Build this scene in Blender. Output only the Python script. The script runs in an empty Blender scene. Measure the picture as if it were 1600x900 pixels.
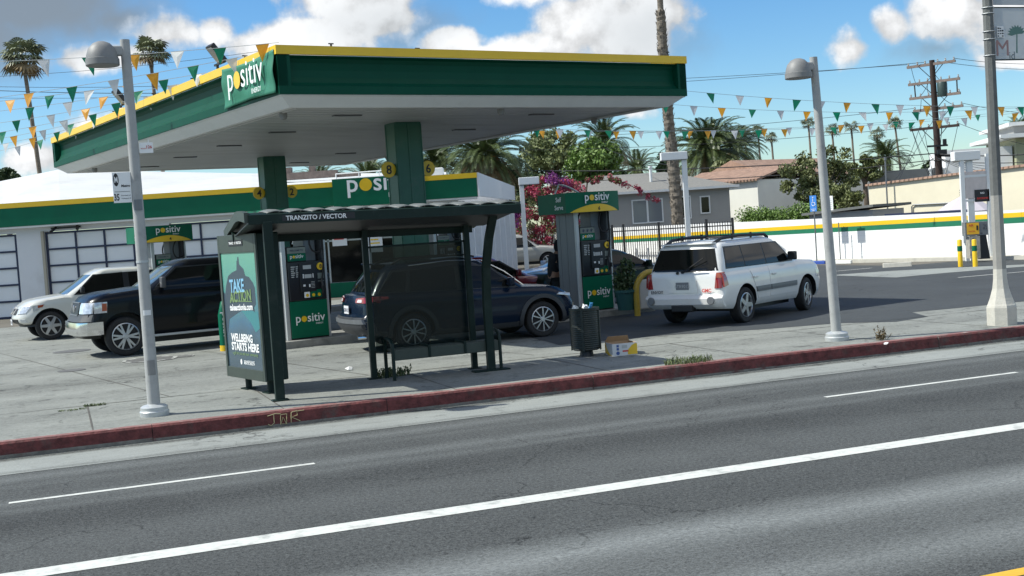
import bpy, bmesh, math, random
import numpy as np
from mathutils import Vector, Matrix
R=math.radians
sc=bpy.context.scene
C=sc.collection
# ---------------------------------------------------------------- camera
FPX=1914.0; HC=2.2
ROLL=math.atan(.0657); PITCH=math.atan(95*math.cos(ROLL)/FPX)
_F=Vector((0,math.cos(PITCH),-math.sin(PITCH))); _R0=Vector((1,0,0)); _U0=Vector((0,math.sin(PITCH),math.cos(PITCH)))
_R=math.cos(ROLL)*_R0-math.sin(ROLL)*_U0; _U=math.cos(ROLL)*_U0+math.sin(ROLL)*_R0
cam=bpy.data.objects.new('camera',bpy.data.cameras.new('camera')); C.objects.link(cam)
m=Matrix.Identity(4)
for i in range(3):
    m[i][0]=_R[i]; m[i][1]=_U[i]; m[i][2]=-_F[i]
m[2][3]=HC
cam.matrix_world=m
cam.data.sensor_width=36; cam.data.lens=36*FPX/1600; cam.data.clip_end=6000; cam.data.clip_start=.1
sc.camera=cam
def at(u,v,z=None,Y=None):
    d=_F*FPX+_R*(u-800)+_U*(450-v)
    t=(z-HC)/d.z if Y is None else Y/d.y
    return Vector((0,0,HC))+d*t
def pxdir(u,v): return (_F*FPX+_R*(u-800)+_U*(450-v)).normalized()
# ---------------------------------------------------------------- sun and sky
SUN_EL=48; sd=Vector((-1,-.05,0)).normalized()*math.cos(R(SUN_EL)); sd.z=math.sin(R(SUN_EL))
sl=bpy.data.lights.new('sun','SUN'); sl.energy=5.0; sl.angle=R(.53); sl.color=(1,.985,.90)
so=bpy.data.objects.new('sun',sl); C.objects.link(so); so.rotation_euler=sd.to_track_quat('Z','Y').to_euler()
W=bpy.data.worlds.new('World'); sc.world=W; W.use_nodes=True
wn=W.node_tree; wn.nodes.clear(); wl=wn.links
def WN(t,**k):
    n=wn.nodes.new(t)
    for a,b in k.items(): setattr(n,a,b)
    return n
sky=WN('ShaderNodeTexSky',sky_type='NISHITA',sun_disc=False,sun_elevation=R(SUN_EL),sun_rotation=math.atan2(sd.x,sd.y)%(2*math.pi),altitude=50,air_density=1.0,dust_density=.25,ozone_density=2.0)
bg=WN('ShaderNodeBackground'); bg.inputs[1].default_value=.112
hs=WN('ShaderNodeHueSaturation'); hs.inputs['Saturation'].default_value=1.28
tn=WN('ShaderNodeMix',data_type='RGBA',blend_type='MULTIPLY'); tn.inputs[0].default_value=1; tn.inputs[7].default_value=(.82,1.0,1.13,1)
wl.new(sky.outputs[0],hs.inputs['Color']); wl.new(hs.outputs[0],tn.inputs[6]); wl.new(tn.outputs[2],bg.inputs[0])
tc=WN('ShaderNodeTexCoord'); nz=WN('ShaderNodeVectorMath',operation='NORMALIZE'); wl.new(tc.outputs['Generated'],nz.inputs[0])
# warp
n1=WN('ShaderNodeTexNoise'); n1.inputs['Scale'].default_value=26; n1.inputs['Detail'].default_value=9; n1.inputs['Roughness'].default_value=.56
wl.new(nz.outputs[0],n1.inputs['Vector'])
n2=WN('ShaderNodeTexNoise'); n2.inputs['Scale'].default_value=9; n2.inputs['Detail'].default_value=5; n2.inputs['Roughness'].default_value=.55
wl.new(nz.outputs[0],n2.inputs['Vector'])
def fieldof(clouds):
    prev=None
    for (u,v,rx,ry,w) in clouds:
        c=pxdir(u,v) if v is not None else Vector(u).normalized()
        s=WN('ShaderNodeVectorMath',operation='SUBTRACT'); wl.new(nz.outputs[0],s.inputs[0]); s.inputs[1].default_value=c
        k=WN('ShaderNodeVectorMath',operation='MULTIPLY'); wl.new(s.outputs[0],k.inputs[0])
        k.inputs[1].default_value=(FPX/rx,FPX/rx,FPX/ry)
        l=WN('ShaderNodeVectorMath',operation='LENGTH'); wl.new(k.outputs[0],l.inputs[0])
        f=WN('ShaderNodeMath',operation='MULTIPLY_ADD'); wl.new(l.outputs['Value'],f.inputs[0]); f.inputs[1].default_value=-w; f.inputs[2].default_value=w
        if prev is None: prev=f
        else:
            mx=WN('ShaderNodeMath',operation='SMOOTH_MAX'); mx.inputs[2].default_value=.12
            wl.new(prev.outputs[0],mx.inputs[0]); wl.new(f.outputs[0],mx.inputs[1]); prev=mx
    return prev
# crisp cumulus heads in view, plus fill clouds added out of view (u, v, rx, ry, weight)
crisp=[(905,40,75,48,1),(850,75,95,30,1),(985,52,95,60,.9),(1040,20,60,40,.6),(704,66,55,26,1),(765,85,60,18,.7),(590,22,75,40,.8),(480,62,120,34,.8),(560,-30,160,60,.9),(400,72,70,26,.7),
 (335,48,36,34,.8),(262,52,70,42,.9),(215,88,60,28,.7),(120,95,72,24,.6),(1330,76,46,38,.8),(1388,44,42,34,.8),(1490,22,80,52,.8),(1570,20,90,60,.7),(60,248,90,30,.7),(150,205,90,26,.5),
 ((.1,-.9,.55),None,1300,700,1),((-.7,-.5,.8),None,900,700,.9),((.8,-.2,.75),None,1000,700,.95),((.2,.35,.95),None,800,600,.8),((-1,.5,.35),None,700,420,.8),((1,.6,.4),None,600,420,.8),  # unseen clouds overhead, beside and behind the camera, added to whiten the fill light
 (985,176,50,14,.45),(1600,88,80,20,.6),(870,-60,180,60,.9)]
soft=[(60,12,230,70,.9),(180,30,150,50,.7),(-80,60,240,90,.9),(40,95,90,40,.45),(1010,60,110,70,.55),(620,40,120,60,.5),(1460,75,120,40,.45),(-300,-100,300,120,.8),(300,-150,400,70,.7),(1100,-220,300,80,.8)]
fc=fieldof(crisp); fs=fieldof(soft)
def ma(op,a,b=None,c=None,clamp=False):
    n=WN('ShaderNodeMath',operation=op); n.use_clamp=clamp
    for i,x in enumerate((a,b,c)):
        if x is None: continue
        if isinstance(x,(int,float)): n.inputs[i].default_value=x
        else: wl.new(x,n.inputs[i])
    return n.outputs[0]
def mr(x,a,b,c=0.,d=1.):
    n=WN('ShaderNodeMapRange',interpolation_type='SMOOTHSTEP'); wl.new(x,n.inputs[0])
    for i,q in enumerate((a,b,c,d)): n.inputs[1+i].default_value=q
    return n.outputs[0]
nn=ma('ADD',ma('MULTIPLY',ma('SUBTRACT',n1.outputs[0],.5),1.35),ma('MULTIPLY',ma('SUBTRACT',n2.outputs[0],.5),1.15))
dc=ma('ADD',fc.outputs[0],nn)
ac=mr(dc,.02,.42)
dsf=ma('ADD',fs.outputs[0],ma('MULTIPLY',nn,.5))
asf=ma('MULTIPLY',mr(dsf,-.05,.75),.85)
alpha=ma('MAXIMUM',ac,asf)
# brightness: cumulus white, soft cloud a flat grey, both with inner modelling
lit=mr(ma('ADD',ma('MULTIPLY',dc,.35),n1.outputs[0]),.45,.85,.62,1.0)
isw=ma('DIVIDE',ac,ma('ADD',ma('ADD',ac,ma('MULTIPLY',asf,1.0)),.001),clamp=True)
bri=ma('MULTIPLY',lit,ma('ADD',ma('MULTIPLY',isw,.42),.50))
cr=WN('ShaderNodeMix',data_type='RGBA'); wl.new(isw,cr.inputs[0]); cr.inputs[6].default_value=(.72,.80,.86,1); cr.inputs[7].default_value=(.97,.985,1,1)
cb=WN('ShaderNodeBackground'); wl.new(cr.outputs[2],cb.inputs[0]); wl.new(ma('MULTIPLY',bri,1.02),cb.inputs[1])
ms=WN('ShaderNodeMixShader'); wl.new(alpha,ms.inputs[0]); wl.new(bg.outputs[0],ms.inputs[1]); wl.new(cb.outputs[0],ms.inputs[2])
wo=WN('ShaderNodeOutputWorld'); wl.new(ms.outputs[0],wo.inputs[0])
sc.render.engine='CYCLES'
vs=sc.view_settings; vs.view_transform='Standard'; vs.look='None'; vs.gamma=1; vs.use_curve_mapping=False; vs.exposure=.22
sc.render.resolution_x=1024; sc.render.resolution_y=576
# ---------------------------------------------------------------- materials
def mat(name,col,rough=.5,metal=0.,var=0.,vs_=4.,bump=0.,bs=60.,coat=0.,spec=.5,dirt=None,dirt_s=2.,dirt_a=.5,tr=0.,alpha=1.,emit=None,stretch=None):
    M=bpy.data.materials.new(name); M.use_nodes=True; t=M.node_tree; p=t.nodes['Principled BSDF']
    p.inputs['Base Color'].default_value=(*col,1); p.inputs['Roughness'].default_value=rough; p.inputs['Metallic'].default_value=metal
    p.inputs['Coat Weight'].default_value=coat; p.inputs['Coat Roughness'].default_value=.04; p.inputs['Specular IOR Level'].default_value=spec
    p.inputs['Transmission Weight'].default_value=tr; p.inputs['Alpha'].default_value=alpha
    tcn=t.nodes.new('ShaderNodeTexCoord'); co=tcn.outputs['Object']
    if stretch:
        mp=t.nodes.new('ShaderNodeMapping'); mp.inputs['Scale'].default_value=stretch; t.links.new(co,mp.inputs['Vector']); co=mp.outputs[0]
    cur=None
    if var>0:
        n=t.nodes.new('ShaderNodeTexNoise'); n.inputs['Scale'].default_value=vs_; n.inputs['Detail'].default_value=6; n.inputs['Roughness'].default_value=.65; t.links.new(co,n.inputs['Vector'])
        r=t.nodes.new('ShaderNodeMapRange'); r.inputs[1].default_value=.3; r.inputs[2].default_value=.7; r.inputs[3].default_value=1-var; r.inputs[4].default_value=1+var; t.links.new(n.outputs[0],r.inputs[0])
        v=t.nodes.new('ShaderNodeVectorMath'); v.operation='SCALE'; v.inputs[0].default_value=col; t.links.new(r.outputs[0],v.inputs['Scale']); cur=v.outputs[0]
    if dirt:
        n=t.nodes.new('ShaderNodeTexNoise'); n.inputs['Scale'].default_value=dirt_s; n.inputs['Detail'].default_value=8; n.inputs['Roughness'].default_value=.7; t.links.new(co,n.inputs['Vector'])
        r=t.nodes.new('ShaderNodeMapRange'); r.interpolation_type='SMOOTHSTEP'; r.inputs[1].default_value=.5; r.inputs[2].default_value=.72; r.inputs[4].default_value=dirt_a; t.links.new(n.outputs[0],r.inputs[0])
        x=t.nodes.new('ShaderNodeMix'); x.data_type='RGBA'; t.links.new(r.outputs[0],x.inputs[0]); x.inputs[6].default_value=(*col,1); x.inputs[7].default_value=(*dirt,1)
        if cur: t.links.new(cur,x.inputs[6])
        cur=x.outputs[2]
    if cur: t.links.new(cur,p.inputs['Base Color'])
    if bump>0:
        n=t.nodes.new('ShaderNodeTexNoise'); n.inputs['Scale'].default_value=bs; n.inputs['Detail'].default_value=5; t.links.new(co,n.inputs['Vector'])
        b=t.nodes.new('ShaderNodeBump'); b.inputs['Strength'].default_value=bump; b.inputs['Distance'].default_value=.02; t.links.new(n.outputs[0],b.inputs['Height']); t.links.new(b.outputs[0],p.inputs['Normal'])
    if emit: p.inputs['Emission Color'].default_value=(*emit,1); p.inputs['Emission Strength'].default_value=1
    return M
GREEN=(.003,.118,.062); YEL=(.78,.50,.018)
m_green=mat('green_panel',GREEN,.40,spec=.2,var=.08,vs_=1.5,dirt=(.01,.09,.055),dirt_s=.8,dirt_a=.5)
m_greenf=mat('green_cloth',(.02,.17,.10),.6,var=.08,vs_=3,bump=.3,bs=6)
m_yel=mat('yellow_panel',YEL,.35,var=.05,vs_=2)
m_white=mat('white_paint',(.74,.75,.74),.5,var=.04,vs_=3,dirt=(.5,.5,.47),dirt_s=1.5,dirt_a=.35)
m_wwall=mat('white_wall',(.80,.80,.79),.75,var=.03,vs_=1.2,bump=.15,bs=8,dirt=(.60,.60,.56),dirt_s=.7,dirt_a=.7)
m_bwall=mat('shop_wall',(.66,.68,.71),.7,var=.03,vs_=1,dirt=(.5,.51,.52),dirt_s=.7,dirt_a=.5,bump=.1,bs=20)
m_navy=mat('navy_metal',(.012,.02,.06),.45)
m_lamp=mat('galvanized_grey',(.36,.365,.355),.6,metal=.0,var=.08,vs_=6,dirt=(.2,.2,.2),dirt_s=5,dirt_a=.5)
m_lampd=mat('lamp_housing_grey',(.21,.21,.205),.55,metal=.0,var=.1,vs_=8)
m_black=mat('black_plastic',(.012,.013,.015),.45,var=.15,vs_=8)
m_rubber=mat('rubber',(.016,.016,.017),.8,var=.2,vs_=20,dirt=(.05,.047,.042),dirt_s=9,dirt_a=.4)
m_dkgreen=mat('dark_green_metal',(.004,.016,.012),.5,spec=.3,var=.15,vs_=6,dirt=(.03,.04,.035),dirt_s=4,dirt_a=.5)
m_olive=mat('dull_olive_metal',(.040,.054,.044),.45,var=.12,vs_=7)
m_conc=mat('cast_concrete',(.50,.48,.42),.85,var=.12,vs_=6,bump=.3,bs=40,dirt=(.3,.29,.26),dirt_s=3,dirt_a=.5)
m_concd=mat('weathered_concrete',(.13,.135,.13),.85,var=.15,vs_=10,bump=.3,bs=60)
m_chrome=mat('chrome',(.78,.79,.8),.14,metal=1,var=.05)
m_alloy=mat('alloy',(.50,.51,.52),.32,metal=.85,var=.05,vs_=10)
m_glass=mat('dark_glass',(.005,.006,.006),.06,spec=.34,coat=0)
m_glassl=mat('windscreen_glass',(.10,.14,.15),.05,spec=.9,coat=.8)
m_ltxt=mat('white_lettering',(.82,.83,.82),.5)
m_btxt=mat('black_lettering',(.015,.015,.018),.5)
m_gtxt=mat('grey_lettering',(.42,.43,.42),.5)
m_red=mat('red_lettering',(.55,.04,.03),.5)
m_pumpgrey=mat('brushed_grey_steel',(.17,.18,.19),.42,metal=.35,var=.1,vs_=3,stretch=(6,6,.4))
m_pumplight=mat('light_grey_steel',(.48,.5,.5),.4,metal=.3,var=.06,vs_=3,stretch=(6,6,.4))
m_soffit=mat('soffit_white',(.52,.53,.53),.55,var=.06,vs_=1.2,dirt=(.33,.33,.31),dirt_s=.9,dirt_a=.5)
m_canopy=mat('canopy_green',(.001,.060,.034),.5,spec=.15,var=.08,vs_=1.5,dirt=(.01,.06,.04),dirt_s=.8,dirt_a=.5)
m_leaf=mat('leaf_green',(.115,.19,.035),.55,var=.45,vs_=1.2)
m_leaf2=mat('leaf_olive',(.13,.15,.050),.6,var=.4,vs_=1.2)
m_leaf3=mat('leaf_dark',(.05,.085,.028),.6,var=.4,vs_=1.0)
m_leaf4=mat('leaf_pale',(.17,.20,.075),.6,var=.35,vs_=1.0)
m_palm=mat('palm_leaf',(.085,.115,.038),.42,var=.45,vs_=.9)
m_palmd=mat('palm_leaf_grey',(.18,.20,.11),.48,var=.4,vs_=1.2)
m_dry=mat('dry_frond',(.22,.16,.08),.8,var=.3,vs_=2)
m_trunk=mat('palm_bark',(.20,.165,.125),.9,var=.35,vs_=5,bump=.6,bs=12,stretch=(1,1,3))
m_bark=mat('bark',(.12,.095,.07),.9,var=.3,vs_=6,bump=.5,bs=20)
m_boug=mat('bougainvillea_magenta',(.36,.045,.085),.6,var=.6,vs_=1.5)
m_boug2=mat('bougainvillea_purple',(.20,.03,.20),.6,var=.4,vs_=1.5)
m_wood=mat('dark_pole_wood',(.035,.022,.018),.85,var=.3,vs_=4,stretch=(4,4,.3))
m_woodl=mat('weathered_crossarm',(.20,.155,.135),.85,var=.25,vs_=6)
m_tile=None
m_wire=mat('wire',(.02,.022,.025),.6)
# ---------------------------------------------------------------- helpers
def tag(o,label=None,cat=None,group=None,kind=None):
    if label: o['label']=label
    if cat: o['category']=cat
    if group: o['group']=group
    if kind: o['kind']=kind
    return o
def empty(name,loc=(0,0,0),rz=0,label=None,cat=None,group=None):
    o=bpy.data.objects.new(name,None); C.objects.link(o); o.location=loc; o.rotation_euler=(0,0,rz); o.empty_display_size=.3
    return tag(o,label,cat,group)
class MB:
    def __init__(s): s.v=[];s.f=[];s.mi=[]; s.cur=0
    def add(s,vs,fs):
        n=len(s.v); s.v+= [tuple(x) for x in vs]; s.f+=[tuple(i+n for i in f) for f in fs]; s.mi+=[s.cur]*len(fs); return s
    def box(s,c,d,rz=0,rx=0,ry=0):
        M=Matrix.Rotation(rz,3,'Z')@Matrix.Rotation(ry,3,'Y')@Matrix.Rotation(rx,3,'X'); c=Vector(c)
        vs=[c+M@Vector((x*d[0]/2,y*d[1]/2,z*d[2]/2)) for x in(-1,1) for y in(-1,1) for z in(-1,1)]
        return s.add(vs,[(0,1,3,2),(4,6,7,5),(0,4,5,1),(2,3,7,6),(0,2,6,4),(1,5,7,3)])
    def bb(s,a,b):
        return s.box([(a[i]+b[i])/2 for i in range(3)],[abs(b[i]-a[i]) for i in range(3)])
    def cyl(s,p0,p1,r0,r1=None,n=16,cap=True,ph=0):
        r1=r0 if r1 is None else r1; p0=Vector(p0);p1=Vector(p1); d=(p1-p0).normalized()
        a=d.orthogonal().normalized() if abs(d.z)<.999 else Vector((1,0,0)); b=d.cross(a)
        vs=[];
        for p,r in((p0,r0),(p1,r1)):
            for i in range(n):
                t=2*math.pi*i/n+ph; vs.append(p+(a*math.cos(t)+b*math.sin(t))*r)
        fs=[(i,(i+1)%n,n+(i+1)%n,n+i) for i in range(n)]
        if cap: fs+=[tuple(range(n))[::-1],tuple(range(n,2*n))]
        return s.add(vs,fs)
    def tube(s,pts,r,n=8,cap=True):
        pts=[Vector(p) for p in pts]; rs=r if isinstance(r,(list,tuple)) else [r]*len(pts); vs=[];a=None
        for i,p in enumerate(pts):
            d=(pts[min(i+1,len(pts)-1)]-pts[max(i-1,0)]).normalized()
            if a is None: a=d.orthogonal().normalized()
            a=(a-d*a.dot(d)).normalized(); b=d.cross(a)
            for k in range(n):
                t=2*math.pi*k/n; vs.append(p+(a*math.cos(t)+b*math.sin(t))*rs[i])
        fs=[]
        for i in range(len(pts)-1):
            for k in range(n): fs.append((i*n+k,i*n+(k+1)%n,(i+1)*n+(k+1)%n,(i+1)*n+k))
        if cap: fs+=[tuple(range(n))[::-1],tuple(range((len(pts)-1)*n,len(pts)*n))]
        return s.add(vs,fs)
    def lathe(s,prof,o=(0,0,0),axis='Z',n=24,ph=0):
        vs=[];o=Vector(o)
        for (r,h) in prof:
            for k in range(n):
                t=2*math.pi*k/n+ph; x,y=r*math.cos(t),r*math.sin(t)
                vs.append(o+(Vector((x,y,h)) if axis=='Z' else Vector((x,h,y)) if axis=='Y' else Vector((h,x,y))))
        fs=[(i*n+k,i*n+(k+1)%n,(i+1)*n+(k+1)%n,(i+1)*n+k) for i in range(len(prof)-1) for k in range(n)]
        if prof[0][0]>1e-6: fs.append(tuple(range(n))[::-1])
        if prof[-1][0]>1e-6: fs.append(tuple(range((len(prof)-1)*n,len(prof)*n)))
        return s.add(vs,fs)
    def prism(s,poly,o,right,up,depth):
        o=Vector(o);r=Vector(right);u=Vector(up);nn=r.cross(u).normalized(); k=len(poly)
        vs=[o+r*a+u*b for a,b in poly]+[o+r*a+u*b-nn*depth for a,b in poly]
        return s.add(vs,[tuple(range(k)),tuple(range(k,2*k))[::-1]]+[(i,k+i,k+(i+1)%k,(i+1)%k) for i in range(k)])
    def quad(s,*p): return s.add(p,[tuple(range(len(p)))])
    def build(s,name,mt,parent=None,smooth=False,bevel=0,sub=0):
        me=bpy.data.meshes.new(name); me.from_pydata([tuple(v) for v in s.v],[],s.f)
        mts=mt if isinstance(mt,(list,tuple)) else [mt]
        for q in mts: me.materials.append(q)
        if len(mts)>1: me.polygons.foreach_set('material_index',s.mi)
        bm=bmesh.new(); bm.from_mesh(me); bmesh.ops.recalc_face_normals(bm,faces=bm.faces); bm.to_mesh(me); bm.free()
        if smooth:
            me.polygons.foreach_set('use_smooth',[True]*len(me.polygons))
            try: me.set_sharp_from_angle(angle=R(35))
            except Exception: pass
        o=bpy.data.objects.new(name,me); C.objects.link(o)
        if parent: o.parent=parent
        if bevel:
            b=o.modifiers.new('bevel','BEVEL'); b.width=bevel; b.segments=2; b.limit_method='ANGLE'; b.angle_limit=R(40)
        if sub:
            b=o.modifiers.new('sub','SUBSURF'); b.levels=sub; b.render_levels=sub
        return o
def struct(name,mb,mt,**k):
    o=mb.build(name,mt,**k); o['kind']='structure'; return o
def rrect(w,h,r,n=5):
    out=[]
    for cx,cy,a in((w/2-r,h/2-r,0),(-w/2+r,h/2-r,90),(-w/2+r,-h/2+r,180),(w/2-r,-h/2+r,270)):
        for i in range(n+1):
            t=R(a+90*i/n); out.append((cx+r*math.cos(t),cy+r*math.sin(t)))
    return out
_tc={}
def tmesh(s,bold=0,ext=.0):
    k=(s,bold)
    if k in _tc: return _tc[k]
    cu=bpy.data.curves.new('t','FONT'); cu.body=s; cu.size=1; cu.offset=bold; cu.resolution_u=3; cu.extrude=.0
    o=bpy.data.objects.new('t',cu); C.objects.link(o)
    dg=bpy.context.evaluated_depsgraph_get(); me=bpy.data.meshes.new_from_object(o.evaluated_get(dg))
    vs=np.array([v.co[:] for v in me.vertices]); fs=[tuple(p.vertices) for p in me.polygons]
    bpy.data.objects.remove(o); bpy.data.curves.remove(cu); bpy.data.meshes.remove(me)
    _tc[k]=(vs,fs); return _tc[k]
def text(mb,s,o,right,up,w=None,h=None,align='C',bold=0,off=.003,size=None,base=False):
    """adds the word to a mesh builder: o=centre, fitted to width/height"""
    vs,fs=tmesh(s,bold); x0,x1=vs[:,0].min(),vs[:,0].max(); y0,y1=vs[:,1].min(),vs[:,1].max()
    if size: kx=ky=size
    else:
        kx=w/(x1-x0) if w else None; ky=h/(y1-y0) if h else None
        kx=kx or ky; ky=ky or kx
    o=Vector(o);r=Vector(right).normalized();u=Vector(up).normalized();n=r.cross(u)
    cx={'C':(x0+x1)/2,'L':x0,'R':x1}[align]; cy=0 if base else (y0+y1)/2
    mb.add([o+r*((x-cx)*kx)+u*((y-cy)*ky)+n*off for x,y,_ in vs],fs)
    return (x1-x0)*kx
def logo(parent,o,right,up,W_,sub='ENERGY',clip=99,bold=.006,off=.004,wob=None):
    """positiv wordmark, o = left end of the baseline"""
    o=Vector(o);r=Vector(right).normalized();u=Vector(up).normalized();n=r.cross(u)
    vp,_=tmesh('p',bold); vo,_=tmesh('o',bold); word='sitiv'
    wp=vp[:,0].max()-vp[:,0].min(); xh=vo[:,1].max()-vo[:,1].min(); vsv,_=tmesh(word,bold); ws=vsv[:,0].max()-vsv[:,0].min()
    tot=wp+.06+xh*1.02+.06+ws; k=W_/tot
    a=MB(); text(a,'p',o,r,u,size=k,align='L',base=True,bold=bold,off=off)
    if clip<tot: word=word[:clip]
    text(a,word,o+r*k*(wp+.12+xh*1.02),r,u,size=k,align='L',base=True,bold=bold,off=off)
    if sub: text(a,sub,o+r*k*tot*.80-u*k*.20,r,u,h=k*.13,align='C',bold=.01,off=off)
    a.build('logo_lettering',m_ltxt,parent)
    d=MB(); rad=xh*.51*k; cc=o+r*k*(wp+.06+xh*.51)+u*(xh*.5*k)
    d.add([cc+n*(off+.001)]+[cc+n*(off+.001)+(r*math.cos(t*math.pi/12)+u*math.sin(t*math.pi/12))*rad for t in range(24)],[(0,i+1,(i+1)%24+1) for i in range(24)])
    d.build('logo_dot',m_yel,parent)
# ================================================================ ground
TH=R(20.4); cs,sn=math.cos(TH),math.sin(TH)
def UV(u,v,z=0): return Vector((u*cs-v*sn,u*sn+v*cs,z))
def toUV(p): return (p.x*cs+p.y*sn,-p.x*sn+p.y*cs)
def ramp_mat(name,base,bands,speck=.35,stain=0,spots=0,rough=.9,light=(.3,.3,.28),patches=True,streak=.3,spscale=90):
    M=bpy.data.materials.new(name); M.use_nodes=True; t=M.node_tree; p=t.nodes['Principled BSDF']; p.inputs['Roughness'].default_value=rough; p.inputs['Specular IOR Level'].default_value=.3
    L=t.links.new
    def N(k,**a):
        n=t.nodes.new(k)
        for x,y in a.items(): setattr(n,x,y)
        return n
    tcn=N('ShaderNodeTexCoord'); sep=N('ShaderNodeSeparateXYZ'); L(tcn.outputs['Object'],sep.inputs[0])
    def m(op,a,b=None,c=None,clamp=False):
        n=N('ShaderNodeMath',operation=op); n.use_clamp=clamp
        for i,x in enumerate((a,b,c)):
            if x is None: continue
            if isinstance(x,(int,float)): n.inputs[i].default_value=x
            else: L(x,n.inputs[i])
        return n.outputs[0]
    def noise(s,det=6,r=.6,st=(1,1,1)):
        mp=N('ShaderNodeMapping'); mp.inputs['Scale'].default_value=st; L(tcn.outputs['Object'],mp.inputs[0])
        n=N('ShaderNodeTexNoise'); n.inputs['Scale'].default_value=s; n.inputs['Detail'].default_value=det; n.inputs['Roughness'].default_value=r; L(mp.outputs[0],n.inputs['Vector']); return n.outputs[0]
    wob=m('MULTIPLY_ADD',noise(.8,4,.6,(.4,1,1)),.5,-.25)
    vv=m('ADD',sep.outputs[1],wob)
    f=None
    for (v0,w,a) in bands:
        d=m('DIVIDE',m('ABSOLUTE',m('SUBTRACT',vv,v0)),w)
        g=m('MULTIPLY',m('SUBTRACT',1,d,clamp=True),a)
        f=g if f is None else m('ADD',f,g)
    st=m('MULTIPLY',m('SUBTRACT',noise(5,7,.75,(.30,2.0,1)),.5),streak*2)
    bl=m('MULTIPLY',m('SUBTRACT',noise(.45,5,.6),.5),.5)
    sp=m('ADD',m('MULTIPLY',m('SUBTRACT',noise(spscale,2,.5),.5),speck*2),m('MULTIPLY',m('SUBTRACT',noise(spscale*.36,3,.7),.5),speck*2.2))
    k=m('ADD',m('ADD',1,st),m('ADD',bl,sp))
    if f is not None:
        amt=m('MULTIPLY',f,m('MULTIPLY_ADD',noise(34,6,.85,(.5,1.2,1)),4.2,-1.25)); k=m('ADD',k,amt)
    if stain:
        for sc_,a_,st_ in ((.55,.6,(.6,1,1)),(2.3,1.,(1,1,1))):
            q=N('ShaderNodeMapRange',interpolation_type='SMOOTHSTEP'); L(noise(sc_,7,.68,st_),q.inputs[0]); q.inputs[1].default_value=.53; q.inputs[2].default_value=.72; q.inputs[3].default_value=0; q.inputs[4].default_value=stain*a_; k=m('SUBTRACT',k,q.outputs[0])
    if spots:
        vo=N('ShaderNodeTexVoronoi'); vo.inputs['Scale'].default_value=2.6; L(tcn.outputs['Object'],vo.inputs['Vector']); q=N('ShaderNodeMapRange'); L(vo.outputs['Distance'],q.inputs[0]); q.inputs[1].default_value=.05; q.inputs[2].default_value=.10; q.inputs[3].default_value=spots; q.inputs[4].default_value=0; k=m('SUBTRACT',k,q.outputs[0])
        vo=N('ShaderNodeTexVoronoi',feature='DISTANCE_TO_EDGE'); vo.inputs['Scale'].default_value=.42; mp=N('ShaderNodeVectorMath',operation='ADD'); L(tcn.outputs['Object'],mp.inputs[0]); nv=N('ShaderNodeTexNoise'); nv.inputs['Scale'].default_value=1.4; nv.inputs['Detail'].default_value=5; L(tcn.outputs['Object'],nv.inputs['Vector']); L(nv.outputs['Color'],mp.inputs[1]); L(mp.outputs[0],vo.inputs['Vector'])
        q=N('ShaderNodeMapRange'); L(vo.outputs['Distance'],q.inputs[0]); q.inputs[1].default_value=.001; q.inputs[2].default_value=.007; q.inputs[3].default_value=.5; q.inputs[4].default_value=0; g_=N('ShaderNodeMapRange'); L(noise(.35,2,.5),g_.inputs[0]); g_.inputs[1].default_value=.50; g_.inputs[2].default_value=.56; k=m('SUBTRACT',k,m('MULTIPLY',q.outputs[0],g_.outputs[0]))
    k=m('MAXIMUM',k,.22)
    v=N('ShaderNodeVectorMath',operation='SCALE'); v.inputs[0].default_value=base; L(k,v.inputs['Scale']); cur=v.outputs[0]
    if patches:
        fl=N('ShaderNodeMapRange',interpolation_type='SMOOTHSTEP'); L(noise(160,1,.5),fl.inputs[0]); fl.inputs[1].default_value=.70; fl.inputs[2].default_value=.78; fl.inputs[4].default_value=.7
        x=N('ShaderNodeMix',data_type='RGBA'); L(fl.outputs[0],x.inputs[0]); L(cur,x.inputs[6]); x.inputs[7].default_value=(*light,1); cur=x.outputs[2]
    L(cur,p.inputs['Base Color'])
    b=N('ShaderNodeBump'); b.inputs['Strength'].default_value=.45; b.inputs['Distance'].default_value=.008; L(noise(120,3,.6),b.inputs['Height']); L(b.outputs[0],p.inputs['Normal'])
    return M
m_road=ramp_mat('road_asphalt',(.068,.0725,.071),[(14.45,.35,.8),(13.95,.2,.25),(13.05,.3,.7),(12.6,.25,.5),(12.0,.9,-.38),(11.0,.7,.12),(9.2,.9,-.16),(8.15,.60,1.8),(7.5,.25,.5),(6.9,.55,1.3)],speck=1.25,streak=.22,spots=.25,stain=.22,spscale=75)
m_lot=ramp_mat('lot_asphalt',(.056,.062,.066),None or [(26,2,-.1)],speck=.25,spots=.2,stain=.2,streak=.30,patches=False)
m_cc=ramp_mat('forecourt_concrete',(.235,.245,.225),[(18.0,.8,-.22),(16.6,.5,-.14),(22.5,1.6,-.35),(20.3,.6,-.22),(25.5,1.2,-.2)],speck=.30,streak=.28,stain=.50,spots=.35,patches=False,spscale=40)
m_gut=ramp_mat('gutter_concrete',(.255,.27,.255),[(15.92,.18,-.9),(14.9,.14,-.4)],speck=.3,streak=.25,stain=.3,spots=.3,patches=False)
m_dirt=mat('dirt',(.12,.11,.09),.95,var=.3,vs_=.5,bump=.4,bs=20)
m_kerb=mat('red_kerb_paint',(.115,.030,.029),.85,var=.5,vs_=9,bump=.8,bs=22,dirt=(.085,.068,.060),dirt_s=2.2,dirt_a=1.0)
m_kerbb=mat('bare_kerb_concrete',(.17,.16,.14),.9,var=.35,vs_=6,bump=.5,bs=30,dirt=(.12,.03,.03),dirt_s=5,dirt_a=.8)
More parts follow.
